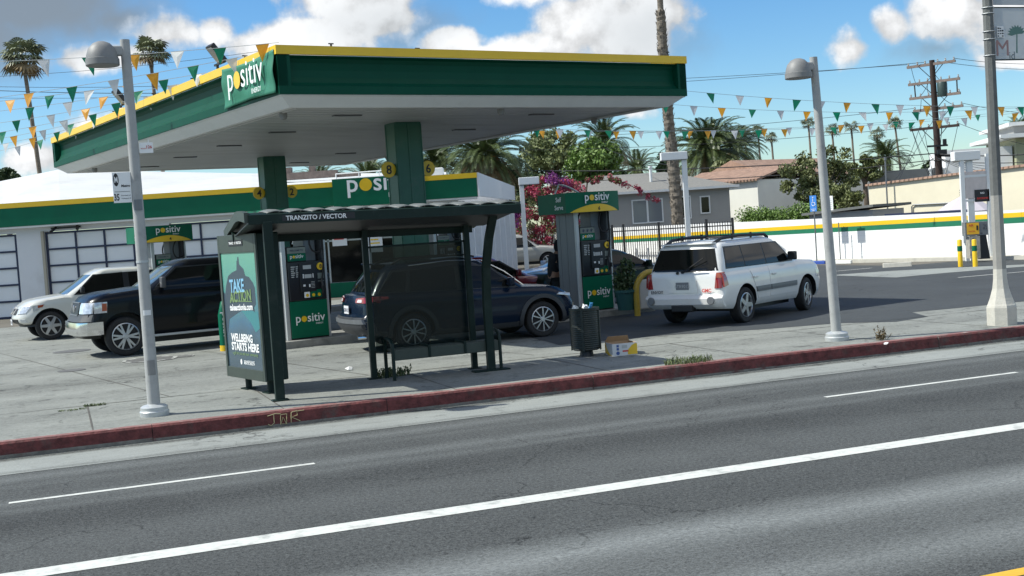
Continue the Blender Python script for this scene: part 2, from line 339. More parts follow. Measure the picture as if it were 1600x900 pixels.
m_kerbtop=mat('kerb_top_worn',(.22,.10,.09),.8,var=.25,vs_=6,dirt=(.33,.31,.28),dirt_s=4,dirt_a=.9)
m_line=mat('road_paint_white',(.56,.57,.53),.75,var=.14,vs_=14,dirt=(.22,.23,.22),dirt_s=4,dirt_a=.75)
m_liney=mat('road_paint_yellow',(.62,.36,.03),.7,var=.1,vs_=8)
def sheet(name,pts,mt,z,rot=TH):
    mb=MB(); mb.quad(*[(p[0],p[1],0) for p in pts]); o=struct(name,mb,mt); o.location=(0,0,z); o.rotation_euler=(0,0,rot); return o
def rect(a,b,c,d): return [(a,b),(c,b),(c,d),(a,d)]
sheet('ground',rect(-3000,-400,3000,4000),m_dirt,-.212)
sheet('road',rect(-90,-6,140,15.2),m_road,-.2)
sheet('gutter',rect(-90,14.8,140,16.02),m_gut,-.196)
sheet('block_ground',rect(-90,16.2,140,420),m_dirt,-.004)
fc_=sheet('forecourt',rect(-45,16.16,27.2,43.5),m_cc,.0)
# asphalt lot, outline in street coordinates
def uvp(p): return toUV(p)
ap=[uvp(at(*q,z=0)) for q in ((1312,505),(1400,503),(1450,495),(1425,488),(1500,481),(1600,471))]
lot=[(8.5,20.6),(10.6,20.4),(12.2,19.7)]+ap+[(24,19.9),(40,19.9),(40,34.6),(27.2,34.6),(27.2,48),(12,52),(9.5,30)]
sheet('parking_lot',lot,m_lot,.004)
swl=[uvp(at(*q,z=0)) for q in ((1296,430.5),(1400,434),(1480,426.5),(1604,416.5),(1604,413.5),(1480,419),(1385,424))]
sheet('drain_swale',swl,m_gut,.008)
def line(name,u0,u1,v,w,z=-.196,mt=None): 
    mb=MB(); mb.quad(*[(a,b,0) for a,b in rect(u0,v-w/2,u1,v+w/2)]); o=struct(name,mb,mt or m_line); o.location=(0,0,z); o.rotation_euler=(0,0,TH); return o
line('lane_line',-60,110,10.0,.27)
for k in range(-5,10): line('dashed_line',-.6+9.57*k,2.46+9.57*k,13.06,.085)
line('centre_line',-40,110,6.12,.12,mt=m_liney); line('centre_line',-40,110,5.84,.12,mt=m_liney)
line('parking_tick',-1.72,-1.1,14.86,.07,z=-.192)
for a,b in (((1497,434),(1604,424.5)),((1306,424),(1362,419))):
    A0=at(*a,z=0);B0=at(*b,z=0); d=(B0-A0).normalized(); n=Vector((-d.y,d.x,0))*.05
    mb=MB(); mb.quad(A0+n,B0+n,B0-n,A0-n); o=struct('bay_line',mb,m_line); o.location.z=.009
# kerb
mb=MB(); mbt=MB(); rnd=random.Random(4); u=-60
while u<110:
    L_=3.05; j=rnd.uniform(-.006,.006)
    prof=[(16.0+j,-.215),(16.004+j,-.158+rnd.uniform(-.012,.012)),(16.015+j,-.02),(16.045+j,0.006),(16.185,.007),(16.185,-.215)]
    vs=[UV(u+.004,a,b) for a,b in prof]+[UV(u+L_-.004,a,b) for a,b in prof]
    mb.cur=2; mb.add(vs,[(0,6,7,1)]); mb.cur=0; mb.add(vs,[(1,7,8,2),(2,8,9,3)]); mb.cur=1; mb.add(vs,[(3,9,10,4)]); mb.cur=2; mb.add(vs,[(0,1,2,3,4,5),(6,11,10,9,8,7)])
    u+=L_
struct('kerb',mb,[m_kerb,m_kerbtop,m_kerbb])
# expansion joints of the paving
mb=MB()
def jl(a,b,w=.018,z=.004):
    a=Vector((a[0],a[1],0));b=Vector((b[0],b[1],0)); d=(b-a); n=Vector((-d.y,d.x,0)).normalized()*w/2; seg=max(1,int(d.length/.5)); pr=None
    for i in range(seg+1):
        p=a+d*i/seg; k=n*rnd.uniform(.6,1.6); 
        if pr: mb.quad(Vector((*pr[0].xy,z)),Vector((*(p+k).xy,z)),Vector((*(p-k).xy,z)),Vector((*pr[1].xy,z)))
        pr=(p+k,p-k)
for v_ in (18.97,): jl(UV(-30,v_),UV(26,v_),.024)
for i in range(-10,12): jl(UV(i*2.4+.3,16.2),UV(i*2.4+.3,18.97),.016)
ea=R(33.1); E1=Vector((math.cos(ea),math.sin(ea),0)); E2=Vector((-math.sin(ea),math.cos(ea),0)); CA=at(437,147,z=4.8); CA.z=0
def CL(x,y,z=0): return CA+E1*x+E2*y+Vector((0,0,z))
def clipline(p,d,vmin):
    return p
for i in range(-3,8):
    x=-9+i*3.0
    a=CL(x,-3,0); 
    jl(a,CL(x,22,0)) if toUV(a)[1]>19 else jl(a+E2*max(0,(19.05-toUV(a)[1])/(E2.x*-sn+E2.y*cs)),CL(x,22,0))
for i in range(-1,7):
    y=i*3.4-2.0
    a=CL(-16,y); b=CL(4.5,y)
    if toUV(a)[1]>19.1 and toUV(b)[1]>19.1: jl(a,b)
m_joint=mat('joint_filler',(.085,.08,.07),.95,var=.3,vs_=5)
struct('paving_joint',mb,m_joint)
# ================================================================ canopy
CW,CD=9.48,16.9
def ringprof(mb,prof,x0=0,y0=0,x1=CW,y1=CD,dz=lambda x,y:0):
    cor=[(x0,y0,-1,-1),(x1,y0,1,-1),(x1,y1,1,1),(x0,y1,-1,1)]; vs=[]
    for (x,y,a,b) in cor: vs+=[(x+a*d,y+b*d,z) for d,z in prof]
    k=len(prof); return mb.add(vs,[(c*k+i,c*k+i+1,((c+1)%4)*k+i+1,((c+1)%4)*k+i) for c in range(4) for i in range(k-1)])
can=empty('station_canopy',CA,ea,'large flat fuel station canopy with green fascia and yellow top edge on two columns','canopy')
mb=MB(); ringprof(mb,[(-.03,4.80),(0,4.80),(.0,4.95),(-.04,4.965),(-.10,5.02),(-.15,5.12),(-.17,5.25),(-.16,5.38),(-.12,5.45),(-.05,5.48),(-.05,5.5)])
for (x,y) in ((0,0),(CW,0),(CW,CD),(0,CD)):
    sx=1 if x==0 else -1; sy=1 if y==0 else -1
    mb.bb((x+sx*.001,y+sy*.001,4.803),(x+sx*.24,y+sy*.18,5.497)); mb.bb((x+sx*.001,y+sy*.001,4.806),(x+sx*.18,y+sy*.24,5.494))
mb.build('green_fascia',m_canopy,can)
mb=MB(); ringprof(mb,[(-.05,5.503),(.022,5.503),(.022,5.66),(-.12,5.66),(-.12,5.53)]); mb.build('yellow_edge',m_yel,can)
mb=MB(); ringprof(mb,[(-.032,4.80),(-.032,4.785),(-.07,4.77),(-.26,4.63),(-.30,4.60),(-.42,4.60),(-.42,4.64)]); mb.build('soffit_skirt',m_white,can)
# ceiling of narrow metal planks
m_ceil=mat('ceiling_plank',(.47,.48,.48),.42,var=.07,vs_=.8,dirt=(.30,.30,.28),dirt_s=.5,dirt_a=.6,stretch=(.5,2.5,1))
mb=MB(); y=.36; i=0
while y<CD-.36:
    mb.bb((.36,y,4.635+(.0 if i%2 else .004)),(CW-.36,min(y+.145,CD-.36),4.66)); mb.bb((.36,y+.145,4.65),(CW-.36,min(y+.16,CD-.36),4.66)); y+=.16; i+=1
mb.build('ceiling',m_ceil,can)
mb=MB(); mb.bb((.22,.22,5.40),(CW-.22,CD-.22,5.44)); mb.build('roof_deck',m_soffit,can)
mb=MB()
for x in (.52,CW-.52): mb.cyl((x,.5,4.61),(x,CD-.5,4.61),.02,n=6)
mb.build('conduit',m_soffit,can)
m_lens=mat('lamp_lens',(.10,.105,.11),.3,var=.1)
for x in (2.2,6.9):
    for y in (1.9,5.2,8.5,11.8,15.1):
        l=MB(); l.bb((x-.3,y-.07,4.61),(x+.3,y+.07,4.634)); l.build('ceiling_lamp',m_lens,can)
for x,y in ((.55,1.2),(.55,14.6),(CW-.6,2.6),(CW-.6,13.0),(5,.6)):
    l=MB(); l.lathe([(.0,4.47),(.05,4.48),(.075,4.53),(.075,4.6)],(x,y,0),n=12); l.build('camera_dome',m_lampd,can)
m_colg=mat('column_green',(.012,.10,.062),.38,var=.12,vs_=2,dirt=(.06,.1,.08),dirt_s=2,dirt_a=.5)
def loc(p): d=Vector(p)-CA; return d.dot(E1),d.dot(E2)
cols=[]
for (q,num) in (((617,193.5),('8','6')),((412,246.5),('4','2'))):
    x,y=loc(at(*q,z=4.6)); cols.append((x,y))
    c=MB(); w,d=.64,.50
    c.bb((x,y,0),(x+w,y+d,4.64)); 
    for k in (x-.004,x+w/2-.03,x+w-.03): c.bb((k,y-.012,.1),(k+.034,y,4.6))
    for k in (y+.02,y+d-.06): c.bb((x-.012,k,.1),(x,k+.04,4.6))
    co=c.build('column',m_colg,can,bevel=.008)
    s=MB(); s.bb((x-.16,y+.2,3.50),(x+w+.16,y+.26,3.74)); s.build('sign_bracket',m_dkgreen,co)
    for n_,xx in ((num[0],x-.17),(num[1],x+w+.17)):
        s=MB(); s.lathe([(0.001,-.02),(.17,-.02),(.175,0),(.17,.02),(.001,.02)],(xx,y+.12,3.62),'Y',28); so_=s.build('number_disc',m_yel,co)
        s=MB(); text(s,n_,(xx,y+.10,3.62),(1,0,0),(0,0,1),h=.20,bold=.02,off=.006); s.build('numeral',m_btxt,co)
mb=MB()
for x,y,h in ((1.2,.3,.1),(3.0,.3,.06),(9.2,.25,.12),(.2,2,.12),(.2,5,.1),(.2,7.7,.12),(.2,11,.1),(.2,13,.08)): mb.cyl((x,y,5.66),(x,y,5.66+h),.02,n=6); mb.cyl((x-.05,y,5.66+h),(x+.05,y,5.66+h),.012,n=6)
mb.build('string_hook',m_wire,can)
# banner hung on the canopy corner
ban=empty('corner_banner',CL(0,0,0),ea,'creased green cloth banner with white and yellow lettering tied to the canopy corner','banner')
mb=MB(); nx,nz=26,14; y0,y1=.06,2.62
def bz(t,s): return (4.83+.05*math.sin(t*3.1)*.6+.0)*(1-s)+(5.60-.06*math.sin(t*math.pi))*s
def bo(t,s): return -.05-.016*math.sin(t*17+s*4)*(1-abs(s-.5))-.014*math.sin(t*7-s*9)
vs=[(bo(i/nx,j/nz),y0+(y1-y0)*i/nx,bz(i/nx,j/nz)) for j in range(nz+1) for i in range(nx+1)]
mb.add(vs,[(j*(nx+1)+i,j*(nx+1)+i+1,(j+1)*(nx+1)+i+1,(j+1)*(nx+1)+i) for j in range(nz) for i in range(nx)])
o=mb.build('cloth',m_greenf,ban,smooth=True); sm=o.modifiers.new('s','SOLIDIFY'); sm.thickness=.004
logo(ban,(-.095,2.22,5.12),(0,-1,0),(0,0,1),1.75,bold=.002)
# floodlights on the canopy roof
for i,(px,lb) in enumerate((((296,104),'black floodlight with pale lens beside the canopy banner'),((143,180),'small black floodlight behind pennants at the far end of the canopy edge'))):
    y=3.35 if i==0 else 10.2
    base=CL(.15,y,5.66); f=empty('floodlight',base,ea,lb,'floodlight','floodlights on the canopy edge')
    s=MB(); s.cyl((0,0,0),(0,0,.16),.03,n=8); s.bb((-.02,-.15,.13),(.02,.15,.17)); s.build('bracket',m_black,f)
    s=MB(); s.box((0.0,0.0,.36),(.10,.34,.44),ry=R(-38)); b=s.build('housing',m_black,f,bevel=.02)
    s=MB(); s.box((-.055*math.cos(R(38)),0,.36+.055*math.sin(R(-38))),(.012,.27,.36),ry=R(-38)); s.build('lens',mat('flood_lens',(.30,.31,.31),.2),f)
# ================================================================ shop
SY=45.65
shop=empty('shop_building',(-12,SY,0),0,'long white station shop with green and yellow fascia and roll-up garage doors','shop')
def S(x,y,z): return (x+12,y-SY,z)
mb=MB()
for a,b in ((-26,-22.4),(-18.45,-17.4),(-14.03,-12.7),(-9.3,-8.3)): mb.bb(S(a,46.1,0),S(b,46.4,3.45))
for a,b in ((-22.4,-18.45),(-17.4,-14.03),(-12.7,-9.3)): mb.bb(S(a,46.1,3.18),S(b,46.4,3.45))
mb.bb(S(-8.3,46.1,2.75),S(-1.85,46.4,3.45)); mb.bb(S(-8.3,46.1,0),S(-1.85,46.4,.55)); mb.bb(S(-3.0,46.1,.55),S(-1.85,46.4,2.75)); mb.bb(S(-5.4,46.1,.55),S(-5.2,46.4,2.75))
mb.build('front_wall',m_bwall,shop)
mb=MB(); k_=56/46.65; rp0=[(-26,4.40),(-19,5.22),(-16.85,5.50),(-9.6,4.88),(-5.2,4.60),(-2.2,4.45)]
fr=[S(x,46.5,4.34) for x,z in rp0]; bk_=[S(x*k_,56,2.2+(z-2.2)*k_) for x,z in rp0]; b2=[(p[0],p[1]+.3,3.4) for p in bk_]; f2=[(p[0],p[1],3.4) for p in fr]
n_=len(rp0); mb.add(fr+bk_+b2+f2,[(i_,i_+1,n_+i_+1,n_+i_) for i_ in range(n_-1)]+[(n_+i_,n_+i_+1,2*n_+i_+1,2*n_+i_) for i_ in range(n_-1)]+[(3*n_+i_,3*n_+i_+1,i_+1,i_) for i_ in range(n_-1)]+[(n_-1,4*n_-1,3*n_-1,2*n_-1)])
mb.build('roof',mat('roof_coating',(.58,.585,.57),.7,var=.05,vs_=.6,dirt=(.42,.42,.40),dirt_s=.5,dirt_a=.5),shop)
mb=MB(); mb.bb(S(-26,SY-.0,3.43),S(-1.05,SY+.9,4.12)); mb.build('green_fascia',m_green,shop)
mb=MB(); mb.bb(S(-26,SY-.02,4.123),S(-1.03,SY+.5,4.31)); mb.build('yellow_edge',m_yel,shop)
mb=MB(); mb.bb(S(-26,SY+.03,3.36),S(-1.08,SY+.88,3.427)); mb.build('soffit',m_white,shop)
# side wall with ribs
sw0=Vector(S(-1.85,46.25,0)); sw1=Vector(S(.15,62,0)); dv=(sw1-sw0).normalized(); nv=Vector((dv.y,-dv.x,0))
mb=MB(); mb.add([sw0,sw1,sw1+Vector((0,0,4.2)),sw0+Vector((0,0,4.2)),sw0-nv*.3,sw1-nv*.3,sw1-nv*.3+Vector((0,0,4.2)),sw0-nv*.3+Vector((0,0,4.2))],[(0,1,2,3),(4,7,6,5),(0,4,5,1),(3,2,6,7),(0,3,7,4),(1,5,6,2)])
L_=(sw1-sw0).length
for k in np.arange(0.05,L_,1.9):
    p=sw0+dv*k+nv*.11; mb.box((p.x,p.y,1.65),(.22,.35,3.3),rz=math.atan2(dv.y,dv.x))
mb.build('side_wall',m_bwall,shop)
mb=MB(); p0=sw0+nv*.05; p1=sw1+nv*.05; mb.add([(-1.03+12,.0,3.43),(p1.x+.2,p1.y,3.55),(p1.x+.2,p1.y,4.25),(-1.03+12,.0,4.31)],[(0,1,2,3)])
o=mb.build('side_parapet',m_bwall,shop); o.modifiers.new('s','SOLIDIFY').thickness=.06
# doors
m_dpan=mat('door_panel',(.72,.75,.78),.4,var=.05,vs_=.8,spec=.6)
for a,b in ((-22.4,-18.45),(-17.4,-14.03),(-12.7,-9.3)):
    d=MB(); d.bb(S(a+.05,46.2,0),S(b-.02,46.24,3.16)); dd=d.build('garage_door',m_dpan,shop)
    d=MB(); w=(b-a)
    for k in range(4): x=a+.06+(w-.12)*k/3; d.bb(S(x-.035,46.15,0),S(x+.035,46.2,3.15))
    for z in (.04,.64,1.26,1.89,2.51,3.12): d.bb(S(a+.06,46.145,z-.035),S(b-.06,46.198,z+.035))
    d.build('door_frame',m_navy,dd)
for a,b in ((-26,-22.4),(-18.45,-17.4),(-14.03,-12.7),(-9.3,-1.85)): d=MB(); d.bb(S(a,46.07,0),S(b,46.098,.55)); d.build('green_plinth',m_green,shop)
d=MB(); d.bb(S(-22.5,46.0,.0),S(-22.4,46.1,3.2)); d.bb(S(-17.5,46.0,.0),S(-17.4,46.1,3.2)); d.build('door_jamb',mat('jamb_beige',(.4,.37,.3),.8),shop)
# store window
d=MB(); d.bb(S(-8.3,46.3,.55),S(-3.0,46.33,2.75)); sg=d.build('store_window',m_glass,shop)
d=MB()
for x in (-8.3,-6.8,-5.35,-4.2,-3.05): d.bb(S(x-.03,46.2,.55),S(x+.03,46.29,2.75))
d.bb(S(-8.3,46.2,2.1),S(-3,46.28,2.16)); d.build('window_frame',m_alloy,sg)
m_poster=mat('poster_white',(.75,.75,.74),.6)
rp=random.Random(9)
for x,z,w,h in ((-7.9,2.4,.45,.5),(-7.35,2.35,.5,.55),(-6.35,2.3,.55,.75),(-5.0,1.9,.5,.6),(-4.7,2.45,.6,.4),(-3.75,1.9,.5,.6),(-7.6,1.6,.8,.5)):
    d=MB(); d.bb(S(x-w/2,46.10,z-h/2),S(x+w/2,46.14,z+h/2)); po=d.build('poster',m_poster,sg)
    d=MB(); c_=rp.choice([m_red,m_btxt,m_yel])
    for k in range(3): d.bb(S(x-w*.38,46.093,z+h*(.25-.22*k)),S(x+w*rp.uniform(.1,.38),46.099,z+h*(.33-.22*k)))
    d.build('poster_print',c_,po)
# fascia sign
d=MB(); d.bb(S(-6.40,SY-.12,3.36),S(-3.0,SY-.005,4.40)); sg=d.build('sign_panel',m_green,shop)
pp=Vector(S(-5.85,SY-.125,3.90)); logo(shop,pp,(1,0,0),(0,0,1),2.45,sub=None,bold=.012)
d=MB(); text(d,'MARKET',(pp.x+1.95,pp.y,3.70),(1,0,0),(0,0,1),h=.17,bold=.03,off=.004); d.build('sign_lettering',m_ltxt,shop)
d=MB(); d.cyl(S(-16.9,46.0,3.3),S(-17.0,45.7,3.15),.05,n=8); d.cyl(S(-16.1,46.0,3.3),S(-16.0,45.7,3.2),.06,n=8); d.bb(S(-17.1,46.0,3.25),S(-16,46.1,3.31)); d.build('wall_lamp',m_black,shop)
# roof gear
ac=empty('roof_vent_unit',(-2.9,47.6,4.25),0,'white air unit on the shop roof left of the palm','air unit'); d=MB(); d.bb((-.55,-.3,0),(.55,.3,.42)); d.build('cabinet',m_white,ac,bevel=.03); d=MB(); d.lathe([(.001,-.31),(.17,-.31),(.19,-.302)],(-.2,0,.2),'Y',20); d.build('fan_grille',m_dkgreen,ac)
rl=empty('roof_rail',(-5.0,48.2,4.35),0,'white tubular guard rail on the shop roof behind the sign','rail'); d=MB()
for z in (.18,.38): d.tube([(-1.6,0,z),(.9,0,z+.02),(1.15,0,z),(1.2,0,0)],.022)
for x in (-1.6,-.7,.1,.85): d.cyl((x,0,-.2),(x,0,.4),.02)
d.build('rail_tube',m_white,rl)
dk=empty('roof_duct',(-8.0,49.5,4.7),0,'brown weathered ducts and pipes lying on the shop roof','duct'); d=MB(); d.box((0,0,.12),(2.6,.4,.28)); d.box((-.9,.1,.36),(.7,.4,.25)); d.box((.3,0,.30),(.25,.3,.4)); d.box((1.7,.1,.05),(1.0,.3,.16)); d.build('duct_body',m_woodl,dk)
# ================================================================ boundary wall on the right
N0=Vector((19.6,38.7,0)); F0=Vector((4.6,59.0,0)); wd=(F0-N0).normalized(); wn_=Vector((wd.y,-wd.x,0))*-1   # towards camera side
if wn_.y>0: wn_=-wn_
WL=(F0-N0).length; wang=math.atan2(wd.y,wd.x)
bw=empty('boundary_wall',N0,wang,'long white block wall striped yellow and green along the parking lot','wall')
side=1 if Vector((-wd.y,wd.x,0)).dot(wn_)>0 else -1   # local y sign facing the lot
def band(name,mt,za,zb,y0,y1,x0=0,x1=None,par=None):
    x1=WL if x1 is None else x1; f=lambda z,x:z[0]+(z[1]-z[0])*x/WL
    vs=[]
    for x in (x0,x1):
        for y in (y0,y1):
            for z in (za,zb): vs.append((x,y,f(z,x)))
    b=MB().add(vs,[(0,1,3,2),(4,6,7,5),(0,4,5,1),(2,3,7,6),(0,2,6,4),(1,5,7,3)]); return b.build(name,mt,par or bw)
s_=side
band('wall_body',m_wwall,(0,0),(1.62,1.86),-s_*.2,0)
band('yellow_stripe',m_yel,(1.435,1.28),(1.60,1.42),0,s_*.004)
band('green_stripe',mat('green_wall_paint',(.006,.16,.08),.6,var=.08),(1.23,1.13),(1.432,1.277),0,s_*.004)
d=MB()
for z in np.arange(.2,1.2,.2): d.bb((.02,s_*.0,z-.004),(WL-.02,s_*.003,z+.004))
d.build('block_joint',mat('pale_joint',(.68,.68,.66),.8),bw)
o=MB().bb((-1,s_*.05,0),(WL,s_*.75,.13)).build('wall_footing',m_conc); o.location=N0; o.rotation_euler=(0,0,wang); o['kind']='structure'
def onwall(px,off,z=0):
    # point off metres in front of the wall on the ray of a pixel column
    n=wn_; d=pxdir(px,420); d=Vector((d.x,d.y,0)); q=N0+n*off
    t=(q.dot(n))/d.dot(n); p=d*t; return Vector((p.x,p.y,z))
for pa,pb,mt_,lb in ((1268,1292,mat('blue_paint',(.03,.08,.35),.6),'blue painted kerb'),(1300,1333,m_wwall,'white')):
    a=onwall(pa,.9);b=onwall(pb,.9); d=MB(); n=wn_*.12; d.add([a,b,b+n,a+n]+[q+Vector((0,0,.12)) for q in (a,b,b+n,a+n)],[(4,5,6,7),(0,1,5,4),(1,2,6,5),(2,3,7,6),(3,0,4,7)])
    o=d.build('wheel_stop',mt_,bevel=.02); tag(o,'low blue painted wheel stop below the blue parking sign' if 'blue' in lb else 'white wheel stop right beside the blue painted one','wheel stop','wheel stops along the white wall')
a=at(1380,418.5,z=0);b=at(1425,416,z=0); d=MB(); n=Vector((-(b-a).y,(b-a).x,0)).normalized()*.2; d.add([a,b,b+n,a+n]+[q+Vector((0,0,.15)) for q in (a+n*.2,b+n*.2,b+n*.8,a+n*.8)],[(4,5,6,7),(0,1,5,4),(1,2,6,5),(2,3,7,6),(3,0,4,7)])
tag(d.build('wheel_stop',m_conc,bevel=.02),'pale concrete wheel stop lying alone on the dark asphalt','wheel stop','wheel stops along the white wall')
# iron fence in front of the wall
fa=onwall(958,.9);fb=onwall(1150,1.0); fn=empty('iron_fence',fa,math.atan2((fb-fa).y,(fb-fa).x),'black iron picket fence with spear tops before the striped wall','fence'); FL=(fb-fa).length
d=MB(); x=0
while x<FL: d.bb((x-.012,-.012,.08),(x+.012,.012,1.86)); x+=.15
d.bb((0,-.02,.15),(FL,.02,.2)); d.bb((0,-.02,1.66),(FL,.02,1.71)); d.build('picket_panel',m_black,fn)
for x in (0.1,.9,FL*.42,FL*.80,FL-.05):
    d=MB(); d.bb((x-.04,-.04,0),(x+.04,.04,2.0)); d.build('fence_post',m_black,fn)
# ================================================================ houses
def polyobj(name,mt,par,pts,th=.12):
    o=MB().add(pts,[tuple(range(len(pts)))]).build(name,mt,par); 
    return o
def window(par,x0,x1,z0,z1,y,fm,gm=None,mull=True):
    f=MB(); t=.07
    f.bb((x0-t,y-.05,z0-t),(x0,y,z1+t)); f.bb((x1,y-.05,z0-t),(x1+t,y,z1+t)); f.bb((x0,y-.05,z1),(x1,y,z1+t)); f.bb((x0,y-.07,z0-t),(x1,y,z0))
    if mull: f.bb(((x0+x1)/2-.05,y-.04,z0),((x0+x1)/2+.05,y,z1))
    fo=f.build('window',fm,par); g=MB(); g.bb((x0,y-.02,z0),(x1,y-.012,z1)); g.build('pane',gm or m_glass,fo)
    return fo
m_hgrey=mat('house_grey_stucco',(.35,.345,.33),.85,var=.05,vs_=1,bump=.15,bs=30)
m_shing=mat('grey_shingle',(.20,.195,.18),.9,var=.25,vs_=9,bump=.5,bs=12,stretch=(1,4,4))
m_cream=mat('cream_stucco',(.72,.66,.50),.85,var=.05,vs_=1,bump=.15,bs=30)
m_creamw=mat('pale_stucco',(.72,.71,.64),.85,var=.05,vs_=1)
hY=66
gh=empty('grey_house',at(1000,340,Y=hY)*1,0,'low grey stucco house with grey shingle roof and white framed windows behind the wall','house'); gh.location.z=0; gx=gh.location.x
def GX(px,y=325): return at(px,y,Y=hY).x-gx
def GZ(px,py,Y=hY): return at(px,py,Y=Y).z
xl,xr=GX(868),GX(1141)
d=MB(); d.bb((xl,0,0),(xr,7,3.66)); d.build('wall',m_hgrey,gh)
ez=3.66; rz_=4.75
d=MB(); a,b=xl-.35,xr+.45
d.add([(a,-.45,ez),(b,-.45,ez),(b,7.4,ez),(a,7.4,ez),(a+3.2,3.5,rz_),(b-3.4,3.5,rz_)],[(0,1,5,4),(1,2,5),(2,3,4,5),(3,0,4),(0,3,2,1)]); d.build('roof',m_shing,gh)
d=MB(); d.bb((a,-.48,ez-.1),(b,-.42,ez+.03)); d.bb((b-.03,-.45,ez-.1),(b+.03,7.4,ez+.03)); d.build('eave_board',m_white,gh)
x0,x1=GX(989),GX(1034); window(gh,x0,x1,GZ(1010,347),GZ(1010,313),-.003,m_white,mat('pane_blue_grey',(.18,.2,.22),.15,spec=.8))
x0,x1=GX(1096),GX(1108); window(gh,x0,x1,GZ(1100,332),GZ(1100,308),-.003,m_white,mull=False)
x0,x1=GX(1064),GX(1078); window(gh,x0,x1,GZ(1070,340),GZ(1070,308),-.003,m_white,mull=False)
d=MB(); d.cyl((GX(1025),1.5,4.0),(GX(1025),1.5,4.95),.08,n=10); d.cyl((GX(1025),1.5,4.95),(GX(1025),1.5,5.05),.12,n=10); d.build('vent_pipe',m_white,gh)
# pale house with tiled roof
def make_tile():
    M=mat('clay_tile',(.34,.215,.155),.8,var=.3,vs_=3); t=M.node_tree; w=t.nodes.new('ShaderNodeTexWave'); w.inputs['Scale'].default_value=1.3; tcn=t.nodes.new('ShaderNodeTexCoord'); t.links.new(tcn.outputs['Object'],w.inputs[0]); b=t.nodes.new('ShaderNodeBump'); b.inputs['Distance'].default_value=.08; t.links.new(w.outputs[1],b.inputs['Height']); t.links.new(b.outputs[0],t.nodes['Principled BSDF'].inputs['Normal']); return M
m_tile=make_tile()
th=empty('tiled_house',(13.9,75.6,0),R(-46),'pale stucco house with orange clay tile roof right of the grey house','house')
d=MB(); d.bb((-4.2,0,0),(1.9,8,4.1)); d.build('wall',m_creamw,th)
d=MB(); d.add([(-4.6,-.3,4.05),(2.1,-.3,4.15),(2.1,3.2,4.95),(-4.6,3.2,4.95),(2.1,8.2,4.15),(-4.6,8.2,4.05)],[(0,1,2,3),(3,2,4,5)]); o=d.build('roof',m_tile,th); o.modifiers.new('s','SOLIDIFY').thickness=.12
window(th,-.9,-.5,2.0,3.2,-.003,m_dkgreen,mull=False)
# second pale building in shade beyond the tree
sh=empty('shaded_house',(20.2,82,0),R(38),'plain beige house in shade half hidden by the leafy tree','house')
d=MB(); d.bb((-3.2,0,0),(5.5,7,4.4)); d.build('wall',m_creamw,sh)
d=MB(); d.add([(-3.6,-.4,4.35),(5.9,-.4,4.35),(5.9,3.5,5.7),(-3.6,3.5,5.7),(5.9,7.4,4.35),(-3.6,7.4,4.35)],[(0,1,2,3),(3,2,4,5),(1,4,2),(0,3,5)]); d.build('roof',m_tile,sh)
window(sh,.4,1.4,2.2,3.2,-.003,m_white)
# cream building behind the lot wall
cb_=empty('cream_building',(21.8,49.6,0),wang,'cream stucco building with red tile coping rising above the striped wall','building')
d=MB(); s2=side
d.add([(-4,-s2*6,0),(8.6,-s2*6,0),(8.6,0,0),(-4,0,0),(-4,-s2*6,3.48),(8.6,-s2*6,3.02),(8.6,0,3.02),(-4,0,3.48)],[(0,1,5,4),(2,3,7,6),(0,4,7,3),(1,2,6,5),(4,5,6,7)]); d.build('wall',m_cream,cb_)
d=MB(); vs=[]
for x,z in ((-4,3.48),(8.7,3.01)):
    for y,zz in ((s2*.12,0),(s2*.10,.09),(-s2*.35,.12),(-s2*.35,0)): vs.append((x,y,z+zz))
d.add(vs,[(0,4,5,1),(1,5,6,2),(2,6,7,3),(0,1,2,3),(4,7,6,5),(0,3,7,4)]); d.build('tile_coping',m_tile,cb_)
d=MB()
for k in range(4): d.bb((3.3,s2*.0,2.2+k*.1),(3.9,s2*.03,2.24+k*.1))
d.build('wall_vent',m_black,cb_)
d=MB(); d.tube([(6.3,s2*.06,1.2),(6.3,s2*.06,1.95),(6.2,s2*.06,2.02),(3.6,s2*.06,2.0)],.03); d.bb((3.3,s2*.0,1.85),(3.6,s2*.18,2.05)); d.cyl((3.3,s2*.2,1.9),(3.15,s2*.35,1.75),.09,.12,n=10); d.build('wall_lamp',m_pumpgrey,cb_)
d=MB(); d.cyl((7.4,s2*.3,1.6),(7.4,s2*.3,4.1),.035); d.cyl((7.4,s2*.3,4.1),(7.4,s2*.3,4.25),.06); d.build('vent_pipe',m_pumpgrey,cb_)
# flat grey building behind it, white eaved one at the right
fb_=empty('flat_roof_building',(26,72,0),R(-4),'flat grey parapet building beyond the cream wall','building')
d=MB(); d.bb((-4.5,0,0),(9,8,4.05)); d.build('wall',mat('grey_parapet',(.16,.17,.17),.8,var=.1,vs_=1),fb_)
d=MB(); d.bb((4.0,-.3,3.4),(5.4,.6,4.3)); d.build('tank',m_black,fb_)
for k,x in enumerate((-1.2,-.7,-.4,2.0,6.2)):
    d=MB(); d.cyl((x,-.6,3.3),(x,-.6,3.95+.1*(k%2)),.06,n=8); d.lathe([(.11,3.9),(.13,4.0),(.02,4.08)],(x,-.6,.1*(k%2)),n=8); d.build('roof_pipe',m_white,fb_)
wb_=empty('white_eaved_building',(31.5,70,0),R(-10),'two storey white building with wide flat eaves at the right edge','building')
d=MB(); d.bb((-2.2,0,0),(9,8,5.4)); d.build('wall',mat('pale_olive_wall',(.36,.37,.24),.8),wb_)
d=MB(); d.bb((-3.2,-.9,5.4),(9.5,8,5.62)); d.bb((-2.6,-.3,6.1),(9.5,8,6.3)); d.build('eave',m_white,wb_)
